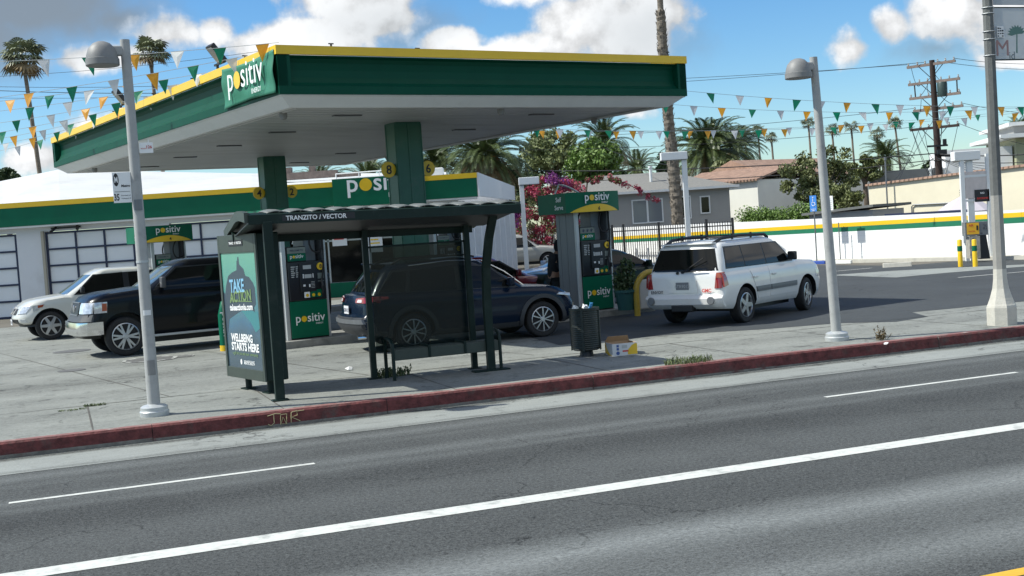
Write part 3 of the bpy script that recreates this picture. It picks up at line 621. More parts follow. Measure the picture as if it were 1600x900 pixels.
d=MB(); d.bb((-2.3,-.02,5.62),(9,7,6.1)); d.build('clerestory',mat('grey_band',(.28,.28,.27),.8),wb_)
d=MB(); d.bb((-6.0,.5,0),(-2.3,6,5.0)); d.build('white_wing',m_wwall,wb_)
window(wb_,-1.2,-.2,4.3,5.3,-.003,m_white)
# ================================================================ vehicles
class Loft:
    def __init__(s,zt,zb,xf,xr,hw,rf=.35,rr=.3,bow=.12,bowr=.06,crown=.03,levels=None,nx=34):
        s.zt=zt;s.zb=zb;s.xf_=xf;s.xr_=xr;s.hw_=hw;s.rf=rf;s.rr=rr;s.bow=bow;s.bowr=bowr;s.crown=crown;s.nx=nx
        s.lv=levels or [0,.05,.14,.26,.4,.52,.64,.76,.86,.93,.975,1]
    def I(s,t,x): 
        return float(np.interp(x,[a for a,b in t],[b for a,b in t]))
    def ZT(s,x): return s.I(s.zt,x)
    def ZB(s,x): return s.I(s.zb,x)
    def ring(s,l):
        xf=s.I(s.xf_,l);xr=s.I(s.xr_,l);h=s.I(s.hw_,l);pts=[]
        rf,rr=s.rf,s.rr
        cf=lambda y:s.bow*(y/h)**2; cr_=lambda y:s.bowr*(y/h)**2
        for i in range(5): y=(h-rf)*i/5; pts.append((xf-cf(y),y))
        for i in range(7):
            t=R(90*i/6); y=h-rf+rf*math.sin(t); pts.append((xf-rf+rf*math.cos(t)-cf(h-rf)-(s.bow-cf(h-rf))*math.sin(t)**2*.6,y))
        xa=pts[-1][0]; 
        tail=[]
        for i in range(5): y=(h-rr)*i/5; tail.append((xr+cr_(y),y))
        for i in range(7):
            t=R(90*i/6); tail.append((xr+rr-rr*math.cos(t)+cr_(h-rr),h-rr+rr*math.sin(t)))
        xb=tail[-1][0]
        for i in range(1,s.nx): pts.append((xa+(xb-xa)*i/s.nx,h))
        return pts+tail[::-1]
    def mesh(s,mb=None,clad=None):
        mb=mb or MB(); rows=[]; base=len(mb.v)
        for l in s.lv:
            P=s.ring(l); row=[]
            for (x,y) in P:
                z=s.ZB(x)+l*(s.ZT(x)-s.ZB(x)); row.append((x,y,z))
            full=row+[(x,-y,z) for x,y,z in row[::-1][1:-1]]
            rows.append(full)
        n=len(rows[0]); vs=[v for r in rows for v in r]
        fs=[(i*n+k,i*n+(k+1)%n,(i+1)*n+(k+1)%n,(i+1)*n+k) for i in range(len(rows)-1) for k in range(n)]
        nb=len(vs)
        # cap across
        half=len(s.ring(1)); M_=9; top=rows[-1]; idx={}
        hmax=s.I(s.hw_,1)
        for j in range(half):
            x,y,z=top[j]; iL=(len(rows)-1)*n+j; iR=(len(rows)-1)*n+((n-j)%n)
            idx[j]=[iL]
            if y>1e-4:
                for k in range(1,M_):
                    yy=y-2*y*k/M_; vs.append((x,yy,z+s.crown*(1-(yy/y)**2)*(y/hmax)**2)); idx[j].append(len(vs)-1)
                idx[j].append(iR)
            else: idx[j]=[iL]*(M_+1)
        for j in range(half-1):
            for k in range(M_):
                q=[idx[j][k],idx[j+1][k],idx[j+1][k+1],idx[j][k+1]]; q2=[]
                for a in q:
                    if a not in q2: q2.append(a)
                if len(q2)>=3: fs.append(tuple(q2))
        fs.append(tuple(range(n))[::-1])
        nlv=len(s.lv)-1
        mi=[]
        for i in range(nlv): mi+=[1 if (clad is not None and s.lv[i+1]<=clad+1e-6) else 0]*n
        mi+=[0]*(len(fs)-len(mi)); mi[-1]=2 if clad is not None else 0
        mb.add(vs,fs); mb.mi[-len(fs):]=mi
        return mb
    def side(s,x,z,sg=1,off=0):
        l=(z-s.ZB(x))/(s.ZT(x)-s.ZB(x)); h=s.I(s.hw_,l); return Vector((x,sg*(h+off),z))
    def front(s,y,z,off=0,rear=False):
        x=s.I(s.xr_ if rear else s.xf_,.5)
        for _ in range(3):
            l=max(0,min(1,(z-s.ZB(x))/(s.ZT(x)-s.ZB(x)))); h=s.I(s.hw_,l)
            r=s.rr if rear else s.rf; b=s.bowr if rear else s.bow; xe=s.I(s.xr_ if rear else s.xf_,l); yy=min(abs(y),h)
            c=b*(min(yy,h-r)/h)**2
            if yy>h-r: c+= r-math.sqrt(max(0,r*r-(yy-(h-r))**2)); c+= 0 if rear else (b-b*((h-r)/h)**2)*((yy-(h-r))/r)**2*.6
            x=xe+c if rear else xe-c
        return Vector((x-off if rear else x+off,y,z))
def patch(mb,fn,q,off=.006,n=6,m_=4,inner=-.03):
    """q: four (a,z) corners; fn(a,z,off)"""
    g=[];
    for o_ in (off,inner):
        for j in range(m_+1):
            for i in range(n+1):
                s_,t=i/n,j/m_
                a=(q[0][0]*(1-s_)+q[1][0]*s_)*(1-t)+(q[3][0]*(1-s_)+q[2][0]*s_)*t
                z=(q[0][1]*(1-s_)+q[1][1]*s_)*(1-t)+(q[3][1]*(1-s_)+q[2][1]*s_)*t
                g.append(fn(a,z,o_))
    N=(n+1)*(m_+1); fs=[(j*(n+1)+i,j*(n+1)+i+1,(j+1)*(n+1)+i+1,(j+1)*(n+1)+i) for j in range(m_) for i in range(n)]
    b=[i for i in range(n+1)]+[j*(n+1)+n for j in range(1,m_+1)]+[m_*(n+1)+i for i in range(n-1,-1,-1)]+[j*(n+1) for j in range(m_-1,0,-1)]
    fs+=[(b[i],b[(i+1)%len(b)],N+b[(i+1)%len(b)],N+b[i]) for i in range(len(b))]
    mb.add(g,fs); return mb
def finish(mb,name,mts,parent,cuts=None,well=None,smooth=True):
    """build; cuts: list of (x,z,r,y0,y1) wheel-arch cylinders"""
    o=mb.build(name,mts,parent,smooth=False)
    if cuts:
        objs=[]
        for (x,z,r,y0,y1) in cuts:
            c=MB(); c.lathe([(r,y0),(r,y1)],(x,0,z),'Y',40); c.cyl
            co=c.build('cut',mts[0] if isinstance(mts,list) else mts); objs.append(co)
            md=o.modifiers.new('b','BOOLEAN'); md.operation='DIFFERENCE'; md.solver='EXACT'; md.object=co
        o.parent=None
        bpy.context.view_layer.update()
        dg=bpy.context.evaluated_depsgraph_get(); me=bpy.data.meshes.new_from_object(o.evaluated_get(dg))
        o.modifiers.clear(); old=o.data; o.data=me; bpy.data.meshes.remove(old); me.name=name
        for c in objs: 
            m_=c.data; bpy.data.objects.remove(c); bpy.data.meshes.remove(m_)
        o.parent=parent
        wi=len(me.materials)-1
        for p in me.polygons:
            c=p.center
            for (x,z,r,y0,y1) in cuts:
                lo,hi=min(y0,y1),max(y0,y1)
                if math.hypot(c.x-x,c.z-z)<r+.012 and lo-.01<=c.y<=hi+.01 and (abs(p.normal.y)<.5 or abs(c.y)<min(abs(lo),abs(hi))+.06): p.material_index=wi
    me=o.data
    if smooth:
        me.polygons.foreach_set('use_smooth',[True]*len(me.polygons))
        try: me.set_sharp_from_angle(angle=R(32))
        except Exception: pass
    return o
def wheel(par,x,y,r,w,style,sg,steer=0):
    t=MB(); ri=r*.70
    prof=[(ri,-.30*w),(ri+.01,-.46*w),(r*.80,-.50*w),(r*.93,-.47*w),(r*.985,-.38*w),(r,-.2*w),(r,.2*w),(r*.985,.38*w),(r*.93,.47*w),(r*.80,.50*w),(ri+.01,.46*w),(ri,.30*w)]
    t.lathe(prof,(0,0,0),'Y',36)
    wo=t.build('wheel',m_rubber,par,smooth=True); wo.location=(x,y-sg*w*.5,r); wo.rotation_euler=(0,0,steer)
    rm=MB(); ys=sg*w*.44
    rm.cur=0
    rm.lathe([(ri-.002,ys*.6),(ri-.002,ys*1.03),(ri*.93,ys*1.08),(ri*.90,ys*.9),(ri*.90,ys*.2)],(0,0,0),'Y',36)
    rm.lathe([(.001,ys*1.10),(ri*.17,ys*1.10),(ri*.22,ys*.98),(ri*.22,ys*.3)],(0,0,0),'Y',20)
    n,tw,w1,w2=style
    for k in range(n):
        for dd in ((-tw,tw) if tw else (0,)):
            a=2*math.pi*k/n; a0=a+dd*.5; a1=a+dd
            p0=Vector((math.cos(a0)*ri*.16,ys*1.03,math.sin(a0)*ri*.16)); p1=Vector((math.cos(a1)*ri*.93,ys*.99,math.sin(a1)*ri*.93))
            t_=(p1-p0).normalized(); q=Vector((-t_.z,0,t_.x))
            wa,wb=w1*ri,w2*ri; dy=Vector((0,-ys*.35,0))
            vs=[p0+q*wa,p0-q*wa,p1-q*wb,p1+q*wb]; rm.add(vs+[v+dy for v in vs],[(0,1,2,3),(4,7,6,5),(0,4,5,1),(1,5,6,2),(2,6,7,3),(3,7,4,0)])
    rm.cur=1; rm.lathe([(.001,ys*.25),(ri*.9,ys*.25)],(0,0,0),'Y',28)
    rm.build('rim',[m_alloy,m_black],wo,smooth=True)
    return wo
m_amber=mat('amber_lens',(.34,.07,.025),.15,spec=.8,coat=.6)
m_tail=mat('red_tail_lens',(.25,.008,.008),.12,spec=.8,coat=.7)
m_lens2=mat('clear_head_lens',(.62,.64,.66),.08,metal=.2,spec=.9,coat=.8,var=.35,vs_=16)
m_plate=mat('number_plate_white',(.7,.7,.72),.4)
def paint(name,c,rough=.28,**k):
    dk=max(c)<.1
    return mat(name,c,rough,coat=.12 if dk else .7,spec=.22 if dk else .5,**k)
def vehicle(name,label,loc,rz,S,cat,group=None):
    v=empty(name,loc,rz,label,cat,group); B=S['body']; Cb=S['cab']; P=S['paint']; tr=S.get('trim',m_black); r=S['wr']; hb=S['W']/2
    wb=S['wb']/2
    cuts=[(x,r,r+S.get('gap',.07),sg*(hb+.3),sg*(hb-.42)) for x in (wb,-wb) for sg in (1,-1)]
    finish(B.mesh(clad=S.get('clad',-1)),'body',[P,tr,m_black],v,cuts)
    cabm=Cb.mesh(); co=finish(cabm,'cabin',[S.get('cabpaint',P)],v)
    gl=S.get('glass',m_glass)
    for sg in (1,-1):
        W0=S['windows'][0]; W1=S['windows'][-1]; e_=.035
        wf=MB(); patch(wf,lambda a,z,o:Cb.side(a,z,sg,o),[(W0[0][0]-e_,W0[0][1]-e_),(W1[1][0]+e_*1.6,W1[1][1]-e_),(W1[2][0]+e_,W1[2][1]+e_),(W0[3][0]-e_,W0[3][1]+e_)],.003,14,5,-.02); wf.build('window_frame',m_black,v,smooth=True)
        for q in S['windows']:
            w=MB(); patch(w,lambda a,z,o:Cb.side(a,z,sg,o),q,.006,6,5,-.02); w.build('side_window',gl,v,smooth=True)
        for D_ in S.get('doors',[]):
            x0,x1,z0,z1=D_[:4]; xb0=D_[4] if len(D_)>4 else x0
            d=MB(); g=.008
            patch(d,lambda a,z,o:B.side(a,z,sg,o),[(xb0+g,z0),(x1-g,z0),(x1-g,z1),(x0+g,z1)],.009,10,10,-.01); do=d.build('door',P,v,smooth=True)
            h=MB(); hx=x0+.17; hz=z1-S.get('hdrop',.16); pt=B.side(hx,hz,sg,.03); h.box(pt,(.16,.035,.035)); h.build('handle',S.get('handlemat',P),do,bevel=.008)
            if S.get('strip'):
                zz,hh,sm_=S['strip']; q_=MB(); patch(q_,lambda a,z,o:B.side(a,z,sg,o),[(x0+.02 if xb0==x0 else x0+.22,zz),(x1-.02,zz),(x1-.02,zz+hh),(x0+.02 if xb0==x0 else x0+.18,zz+hh)],.028,6,2,0); q_.build('side_strip',sm_,do)
        if S.get('flare'):
            for x in (wb,-wb):
                f=MB(); n=22; ro=r+S.get('gap',.07)+S['flare']; ri=r+S.get('gap',.07)-.004; vs=[]
                for i in range(n+1):
                    t=R(-12+204*i/n)
                    for rad,oo in ((ri,.004),(ri,.028),(ro,.022),(ro,-.01)):
                        X=x+rad*math.cos(t); Z=max(r+rad*math.sin(t),B.ZB(x)+.01); pt=B.side(X,Z,sg,oo); vs.append(pt)
                f.add(vs,[(i*4+k,i*4+(k+1)%4,(i+1)*4+(k+1)%4,(i+1)*4+k) for i in range(n) for k in range(4)]); f.build('arch_trim',tr,v,smooth=True)
        mx,mz=S['mirror']; m_=MB(); pt=Cb.side(mx,mz,sg,.0); m_.box(pt+Vector((.02,sg*.13,.03)),(.10,.2,S.get('mh',.16))); m_.box(pt+Vector((.0,sg*.03,-.02)),(.06,.10,.05)); m_.build('mirror',S.get('mirmat',tr),v,bevel=.03,smooth=True)
        for x in (wb,-wb): wheel(v,x,sg*(hb-.015),r,S['ww'],S['style'],sg,S.get('steer',0) if x>0 else 0)
    # windscreen and rear glass on the cabin ends
    z0,z1,ya,yb=S['wind']; w=MB(); patch(w,lambda a,z,o:Cb.front(a,z,o),[(-ya,z0),(ya,z0),(yb,z1),(-yb,z1)],.008,10,6,-.02); w.build('windscreen',S.get('wsmat',m_glassl),v,smooth=True)
    if S.get('rearw'):
        z0,z1,ya,yb=S['rearw']; w=MB(); patch(w,lambda a,z,o:Cb.front(a,z,o,True),[(-ya,z0),(ya,z0),(yb,z1),(-yb,z1)],.010,10,6,-.02); w.build('rear_window',gl,v,smooth=True)
    u=MB(); u.bb((-wb+.3,-hb+.35,.22),(wb-.3,hb-.35,.40)); 
    for x in (wb,-wb): u.cyl((x,-hb+.3,r),(x,hb-.3,r),.06,n=8)
    u.build('underbody',m_black,v)
    return v
def fpatch(v,B,name,mt,q,off=.01,rear=False,n=6,m_=3,inner=-.03):
    w=MB(); patch(w,lambda a,z,o:B.front(a,z,o,rear),q,off,n,m_,inner); return w.build(name,mt,v,smooth=True)
def spatch(v,B,name,mt,q,off=.01,sg=1,n=5,m_=3,inner=-.03):
    w=MB(); patch(w,lambda a,z,o:B.side(a,z,sg,o),q,off,n,m_,inner); return w.build(name,mt,v,smooth=True)
def plate(v,x,z,txt,dirx,mt=None,y=0,dark=False):
    d=MB(); d.box((x,y,z),(.012,.305,.155)); p=d.build('number_plate',mt or m_plate,v,bevel=.003)
    t=MB(); text(t,txt,(x+dirx*.008,y,z-.005),(0,dirx,0),(0,0,1),h=.07,bold=.01,off=.001); t.build('plate_text',m_navy if not dark else m_gtxt,p)
    return p
# ---- white SUV
p_white=paint('white_car_paint',(.70,.70,.68),dirt=(.52,.51,.48),dirt_s=2.0,dirt_a=.35)
Bg=Loft(zt=[(-2.6,1.14),(.9,1.16),(1.2,1.17),(1.8,1.13),(2.3,1.04),(2.5,.97)],zb=[(-2.6,.40),(-1.9,.34),(0,.34),(2.0,.30),(2.5,.34)],
 xf=[(0,2.26),(.2,2.36),(.5,2.38),(.85,2.34),(1,2.22)],xr=[(0,-2.36),(.12,-2.46),(.32,-2.48),(.38,-2.38),(.9,-2.36),(1,-2.34)],
 hw=[(0,.86),(.1,.92),(.4,.95),(.62,.945),(.82,.93),(.93,.905),(1,.86)],rf=.36,rr=.13,bow=.14,bowr=.03)
Cg=Loft(zt=[(-2.4,1.70),(-1.6,1.75),(0,1.76),(.9,1.70)],zb=[(-2.6,1.10),(1.3,1.12)],xf=[(0,1.22),(.5,.80),(.9,.42),(1,.22)],xr=[(0,-2.34),(.2,-2.31),(.85,-2.16),(1,-2.04)],
 hw=[(0,.885),(.3,.85),(.85,.745),(.95,.70),(1,.62)],rf=.22,rr=.16,bow=.10,bowr=.05,crown=.025,levels=[0,.2,.4,.6,.8,.9,.96,1])
gm=at(1170,504,z=0); hd=R(50); hx=Vector((math.cos(hd),math.sin(hd),0)); hy=Vector((-hx.y,hx.x,0))
S_=dict(body=Bg,cab=Cg,paint=p_white,W=1.90,wb=2.80,wr=.375,ww=.24,gap=.08,style=(5,0,.19,.15),steer=R(9),
 windows=[[(-2.06,1.21),(-1.31,1.18),(-1.31,1.62),(-1.92,1.60)],[(-1.27,1.18),(-.40,1.18),(-.40,1.63),(-1.27,1.62)],[(-.35,1.18),(.80,1.20),(.30,1.60),(-.35,1.63)]],
 doors=[(-1.18,-.36,.48,1.12,-.90),(-.36,.86,.48,1.13)],strip=(.62,.11,m_pumpgrey),mirror=(.62,1.26),wind=(1.20,1.63,.74,.62),rearw=(1.16,1.61,.80,.66),mh=.19,hdrop=.18)
GS=.95
g=vehicle('white_suv','white estate car with black roof rack and dented rear bumper driving into the lot',gm+(hy*.95+hx*1.40)*GS,hd,S_,'car'); g.scale=(GS,)*3
for sg in (1,-1):
    w=MB()
    vs=[]
    q=[(-2.31,.82),(-2.13,.85),(-2.19,1.09),(-2.31,1.11)]
    patch(w,lambda a,z,o:Bg.side(a,z,sg,o),q,.006,3,3,-.05); w.build('tail_lamp',m_tail,g,smooth=True)
    fpatch(g,Bg,'tail_lamp',m_tail,[(sg*.75,.80),(sg*.905,.80),(sg*.895,1.12),(sg*.79,1.12)],.018,True,6,4)
    fpatch(g,Bg,'tail_lamp_top',m_amber,[(sg*.79,1.01),(sg*.895,1.01),(sg*.89,1.115),(sg*.80,1.115)],.024,True,4,2)
    r_=MB(); r_.tube([(.25,sg*.60,1.73),(.10,sg*.61,1.80),(-1.0,sg*.61,1.83),(-1.75,sg*.60,1.80),(-2.02,sg*.58,1.71)],.036,6); 
    for x in (-.5,-1.3): r_.cyl((x,sg*.61,1.76),(x,sg*.61,1.88),.025,n=6)
    r_.build('roof_rack',m_black,g)
    f=MB(); f.cyl((-2.49,sg*.72,.56),(-2.52,sg*.72,.56),.085,n=20); fo=f.build('fog_recess',m_pumpgrey,g,bevel=.01)
r_=MB(); r_.cyl((-.35,-.62,1.82),(-.35,.62,1.82),.02,n=6); r_.cyl((-1.55,-.62,1.82),(-1.55,.62,1.82),.02,n=6); r_.build('rack_bar',m_black,g)
fpatch(g,Bg,'number_plate_recess',p_white,[(-.36,.72),(.36,.72),(.32,.98),(-.32,.98)],.02,True); plate(g,-2.40,.86,'6TR9012',-1,mat('plate_grey',(.18,.19,.2),.5),dark=True)
fpatch(g,Bg,'bumper_cover',p_white,[(-.93,.42),(.93,.42),(.93,.66),(-.93,.66)],.035,True,14,4)
w=MB(); w.bb((-2.53,-.28,.33),(-2.3,.22,.47)); w.build('tow_bar',m_black,g,bevel=.02)
w=MB(); w.cyl((-2.34,.0,1.15),(-2.38,.0,1.15),.035,n=10); w.tube([(-2.38,0,1.15),(-2.39,-.25,1.16),(-2.37,-.58,1.17)],.013,6); w.tube([(-2.38,-.05,1.16),(-2.33,-.5,1.42)],.011,6); w.cyl((-2.34,.12,1.13),(-2.38,.12,1.13),.03,n=8); w.build('rear_wiper',m_black,g)
w=MB(); text(w,'ENVOY',(-2.385,.62,.74),(0,-1,0),(0,0,1),w=.30,bold=.02,off=.02); w.build('badge',m_btxt,g)
w=MB(); text(w,'GMC',(-2.385,-.58,.76),(0,-1,0),(0,0,1),w=.22,bold=.03,off=.02); w.build('badge',m_red,g)
w=MB(); w.bb((-2.16,-.62,1.70),(-1.98,.62,1.73)); w.build('roof_spoiler',p_white,g,bevel=.008)
for sg in (1,-1): spatch(g,Bg,'head_lamp',m_lens2,[(1.80,.76),(1.97,.74),(1.97,.90),(1.82,.90)],.01,sg)
# ---- dark blue crossover
p_blue=paint('dark_blue_paint',(.004,.011,.026),.22)
m_clad=mat('charcoal_cladding',(.040,.042,.046),.55,var=.08)
Br=Loft(zt=[(-2.4,1.10),(-1.4,1.08),(.7,1.03),(.95,1.03),(1.7,.98),(2.1,.88),(2.3,.80)],zb=[(-2.4,.40),(-1.8,.28),(0,.26),(1.8,.26),(2.3,.32)],
 xf=[(0,2.16),(.2,2.27),(.5,2.28),(.8,2.18),(1,2.0)],xr=[(0,-2.30),(.15,-2.42),(.42,-2.43),(.5,-2.34),(.8,-2.32),(1,-2.28)],
 hw=[(0,.84),(.1,.90),(.35,.925),(.6,.915),(.8,.925),(.92,.90),(1,.84)],rf=.42,rr=.24,bow=.20,bowr=.14)
Cr=Loft(zt=[(-2.2,1.55),(-1.6,1.64),(-.3,1.69),(.6,1.64)],zb=[(-2.4,1.05),(1.3,.98)],xf=[(0,1.20),(.5,.70),(.9,.28),(1,.05)],xr=[(0,-2.20),(.5,-2.04),(.88,-1.86),(1,-1.74)],
 hw=[(0,.86),(.3,.81),(.85,.69),(.95,.65),(1,.58)],rf=.25,rr=.25,bow=.14,bowr=.12,crown=.03,levels=[0,.2,.4,.6,.8,.9,.96,1])
hd=R(23.5); hx=Vector((math.cos(hd),math.sin(hd),0)); hy=Vector((-hx.y,hx.x,0)); rv=at(650,548,z=0)
S_=dict(body=Br,cab=Cr,paint=p_blue,trim=m_clad,clad=.14,W=1.85,wb=2.69,wr=.355,ww=.23,gap=.075,flare=.075,style=(5,.27,.035,.05),
 windows=[[(-1.95,1.16),(-1.45,1.12),(-1.35,1.50),(-1.62,1.50)],[(-1.36,1.12),(-.40,1.08),(-.40,1.54),(-1.28,1.51)],[(-.30,1.08),(.82,1.06),(.28,1.48),(-.30,1.54)]],
 doors=[(-1.02,-.32,.36,1.02,-.78),(-.32,.80,.36,1.0)],mirror=(.66,1.12),mirmat=p_blue,wind=(1.04,1.56,.72,.56),rearw=(1.16,1.52,.66,.54),hdrop=.14)
rav=vehicle('dark_blue_suv','shiny dark blue compact car refuelling behind the bus shelter with grey plastic wheel arches',rv+hy*.93+hx*1.345,hd,S_,'car')
fpatch(rav,Br,'rear_bumper',m_clad,[(-.92,.36),(.92,.36),(.92,.70),(-.92,.70)],.03,True,16,4)
fpatch(rav,Br,'bumper_bar',m_pumpgrey,[(-.86,.58),(.86,.58),(.84,.66),(-.84,.66)],.045,True,14,2)
for sg in (1,-1):
    fpatch(rav,Br,'tail_lamp',m_tail,[(sg*.42,.97),(sg*.92,.96),(sg*.90,1.08),(sg*.42,1.05)],.025,True,8,3)
    spatch(rav,Br,'tail_lamp',m_tail,[(-2.12,.98),(-1.80,1.02),(-1.80,1.06),(-2.12,1.08)],.012,sg)
    fpatch(rav,Br,'tail_lamp_clear',m_plate,[(sg*.50,.98),(sg*.68,.98),(sg*.66,1.03),(sg*.52,1.03)],.03,True,3,2)
    fpatch(rav,Br,'head_lamp',m_lens2,[(sg*.52,.79),(sg*.84,.81),(sg*.84,.86),(sg*.54,.83)],.02,False,8,3)
    spatch(rav,Br,'head_lamp',m_lens2,[(1.66,.82),(1.95,.78),(1.95,.83),(1.72,.86)],.012,sg)
    w=MB(); w.tube([Cr.side(.98,1.06,sg,.012),Cr.side(.62,1.36,sg,.014),Cr.side(.20,1.60,sg,.012),Cr.side(-.5,1.64,sg,.012),Cr.side(-1.3,1.60,sg,.012)],.012,6); w.build('window_trim',m_chrome,rav)
    r_=MB(); r_.tube([(.1,sg*.55,1.68),(-.1,sg*.56,1.73),(-1.4,sg*.56,1.73),(-1.6,sg*.54,1.64)],.02,6); r_.build('roof_rail',m_black,rav)
fpatch(rav,Br,'grille',m_black,[(-.42,.50),(.42,.50),(.46,.74),(-.46,.74)],.012)
plate(rav,-2.37,.83,'8GKV123',-1)
w=MB(); w.box((-1.78,0,1.655),(.22,.9,.03),ry=R(8)); w.build('spoiler',p_blue,rav,bevel=.01)
w=MB(); w.box((-1.885,0,1.655),(.012,.30,.02)); w.build('brake_lamp',m_tail,rav)
w=MB(); w.cyl((-2.2,-.6,.32),(-2.36,-.6,.32),.035,n=10); w.build('exhaust',m_chrome,rav)
# ---- black pickup
p_blk=paint('black_blue_paint',(.004,.005,.007),.25)
m_lowclad=mat('dark_grey_valance',(.045,.05,.055),.5)
Bf=Loft(zt=[(-3.2,1.42),(-1.3,1.42),(-1.2,1.36),(1.0,1.37),(1.3,1.40),(2.1,1.34),(2.5,1.26),(2.7,1.16)],zb=[(-3.2,.50),(-2.2,.42),(0,.42),(1.6,.40),(2.8,.44)],
 xf=[(0,2.60),(.2,2.68),(.45,2.66),(.6,2.58),(.9,2.52),(1,2.42)],xr=[(0,-2.95),(1,-2.98)],
 hw=[(0,.92),(.1,.97),(.35,1.0),(.6,.985),(.82,.985),(.94,.955),(1,.89)],rf=.30,rr=.10,bow=.10,bowr=.02,crown=.05,nx=44)
Cf=Loft(zt=[(-1.4,1.90),(-.8,1.96),(.2,1.96),(.9,1.90)],zb=[(-1.4,1.30),(1.6,1.33)],xf=[(0,1.42),(.5,.98),(.9,.60),(1,.42)],xr=[(0,-1.22),(.9,-1.16),(1,-1.08)],
 hw=[(0,.93),(.3,.895),(.85,.80),(.95,.76),(1,.68)],rf=.22,rr=.15,bow=.12,bowr=.02,crown=.03,levels=[0,.2,.4,.6,.8,.9,.96,1])
hd=R(28.5+180); hx=Vector((math.cos(hd),math.sin(hd),0)); hy=Vector((-hx.y,hx.x,0)); fw=at(200,556.5,z=0)
S_=dict(body=Bf,cab=Cf,paint=p_blk,W=2.0,wb=3.45,wr=.42,ww=.27,gap=.10,style=(6,.17,.075,.07),
 windows=[[(-1.05,1.43),(-.62,1.43),(-.62,1.80),(-1.02,1.79)],[(-.55,1.43),(.98,1.44),(.52,1.80),(-.55,1.81)]],
 doors=[(-1.15,-.52,.58,1.35),(-.52,1.12,.58,1.35)],mirror=(.86,1.48),mh=.24,wind=(1.43,1.84,.80,.66),rearw=(1.43,1.78,.7,.62),hdrop=.2,mirmat=mat('mirror_grey',(.07,.07,.075),.5))
tk=vehicle('black_pickup','glossy black pickup truck with chrome front bumper parked facing left behind the lamp post',fw-hy*1.0-hx*1.725,hd,S_,'pickup','pickup trucks at the pumps')
fpatch(tk,Bf,'front_bumper',m_chrome,[(-.99,.50),(.99,.50),(.99,.78),(-.99,.78)],.07,False,18,5)
for sg in (1,-1): spatch(tk,Bf,'front_bumper',m_chrome,[(2.18,.51),(2.50,.51),(2.50,.78),(2.18,.78)],.045,sg)
fpatch(tk,Bf,'valance',m_lowclad,[(-.98,.795),(.98,.795),(.96,.94),(-.96,.94)],.03,False,14,3)
fpatch(tk,Bf,'grille',m_black,[(-.42,.92),(.42,.92),(.46,1.19),(-.46,1.19)],.03,False,6,4)
w=MB()
for z in (.93,1.19): w.cyl(Bf.front(-.46,z,.04),Bf.front(.46,z,.04),.016,n=6)
w.build('grille_trim',m_pumpgrey,tk)
w=MB(); w.lathe([(.001,.02),(.075,.02),(.08,0)],(0,0,0),'X',20); b_=w.build('badge',m_alloy,tk); b_.location=Bf.front(0,1.06,.035)
for sg in (1,-1):
    fpatch(tk,Bf,'head_lamp',m_lens2,[(sg*.52,.96),(sg*.94,.96),(sg*.94,1.19),(sg*.52,1.19)],.03,False,8,4)
    spatch(tk,Bf,'head_lamp',m_lens2,[(2.08,.96),(2.34,.96),(2.32,1.19),(2.06,1.19)],.014,sg)
    spatch(tk,Bf,'turn_lamp',m_amber,[(2.08,1.00),(2.18,1.00),(2.17,1.16),(2.07,1.16)],.018,sg)
    w=MB(); w.bb((-1.1,sg*.93,.36),(1.15,sg*1.03,.41)); w.build('running_board',m_pumplight,tk,bevel=.01)
    spatch(tk,Bf,'badge',m_chrome,[(1.22,1.12),(1.40,1.12),(1.40,1.16),(1.22,1.16)],.01,sg)
w=MB()
w.bb((-1.35,-.85,1.30),(-1.28,.85,1.36)); w.bb((-1.35,-.85,2.0),(-1.28,.85,2.06))
for y in (-.85,-.42,0,.42,.8): w.bb((-1.35,y,1.3),(-1.29,y+.05,2.02))
for z in (1.42,1.52,1.62,1.72,1.82): w.bb((-1.33,-.85,z),(-1.30,.85,z+.045))
for sg in (1,-1): w.cyl((-1.3,sg*.83,1.99),(-2.85,sg*.83,2.02),.03,n=8); w.cyl((-2.8,sg*.83,1.3),(-2.8,sg*.83,2.02),.03,n=8)
w.cyl((-2.0,-.85,2.05),(-2.0,.85,2.05),.03,n=8); w.cyl((-2.8,-.85,2.05),(-2.8,.85,2.05),.03,n=8)
w.build('ladder_rack',m_black,tk)
# ---- white pickup further back
p_w2=paint('warm_white_paint',(.60,.60,.56))
Bn=Loft(zt=[(-3,1.22),(-1.4,1.22),(-1.3,1.12),(.9,1.13),(1.2,1.16),(2.0,1.08),(2.4,.96),(2.6,.86)],zb=[(-3,.46),(0,.38),(1.6,.38),(2.0,.44),(2.5,.42)],
 xf=[(0,2.26),(.15,2.42),(.35,2.46),(.6,2.40),(.85,2.34),(1,2.16)],xr=[(0,-2.7),(1,-2.72)],
 hw=[(0,.84),(.1,.90),(.35,.925),(.6,.92),(.82,.92),(.94,.895),(1,.82)],rf=.42,rr=.10,bow=.20,bowr=.02,crown=.04,nx=44)
Cn=Loft(zt=[(-1.5,1.72),(-.8,1.78),(.2,1.80),(.9,1.72)],zb=[(-1.5,1.06),(1.6,1.10)],xf=[(0,1.36),(.5,.86),(.9,.44),(1,.22)],xr=[(0,-1.36),(.9,-1.28),(1,-1.2)],
 hw=[(0,.87),(.3,.84),(.85,.74),(.95,.70),(1,.62)],rf=.22,rr=.15,bow=.14,bowr=.02,crown=.03,levels=[0,.2,.4,.6,.8,.9,.96,1])
hd=R(29+180); hx=Vector((math.cos(hd),math.sin(hd),0)); hy=Vector((-hx.y,hx.x,0)); nw=at(82,531,z=0)
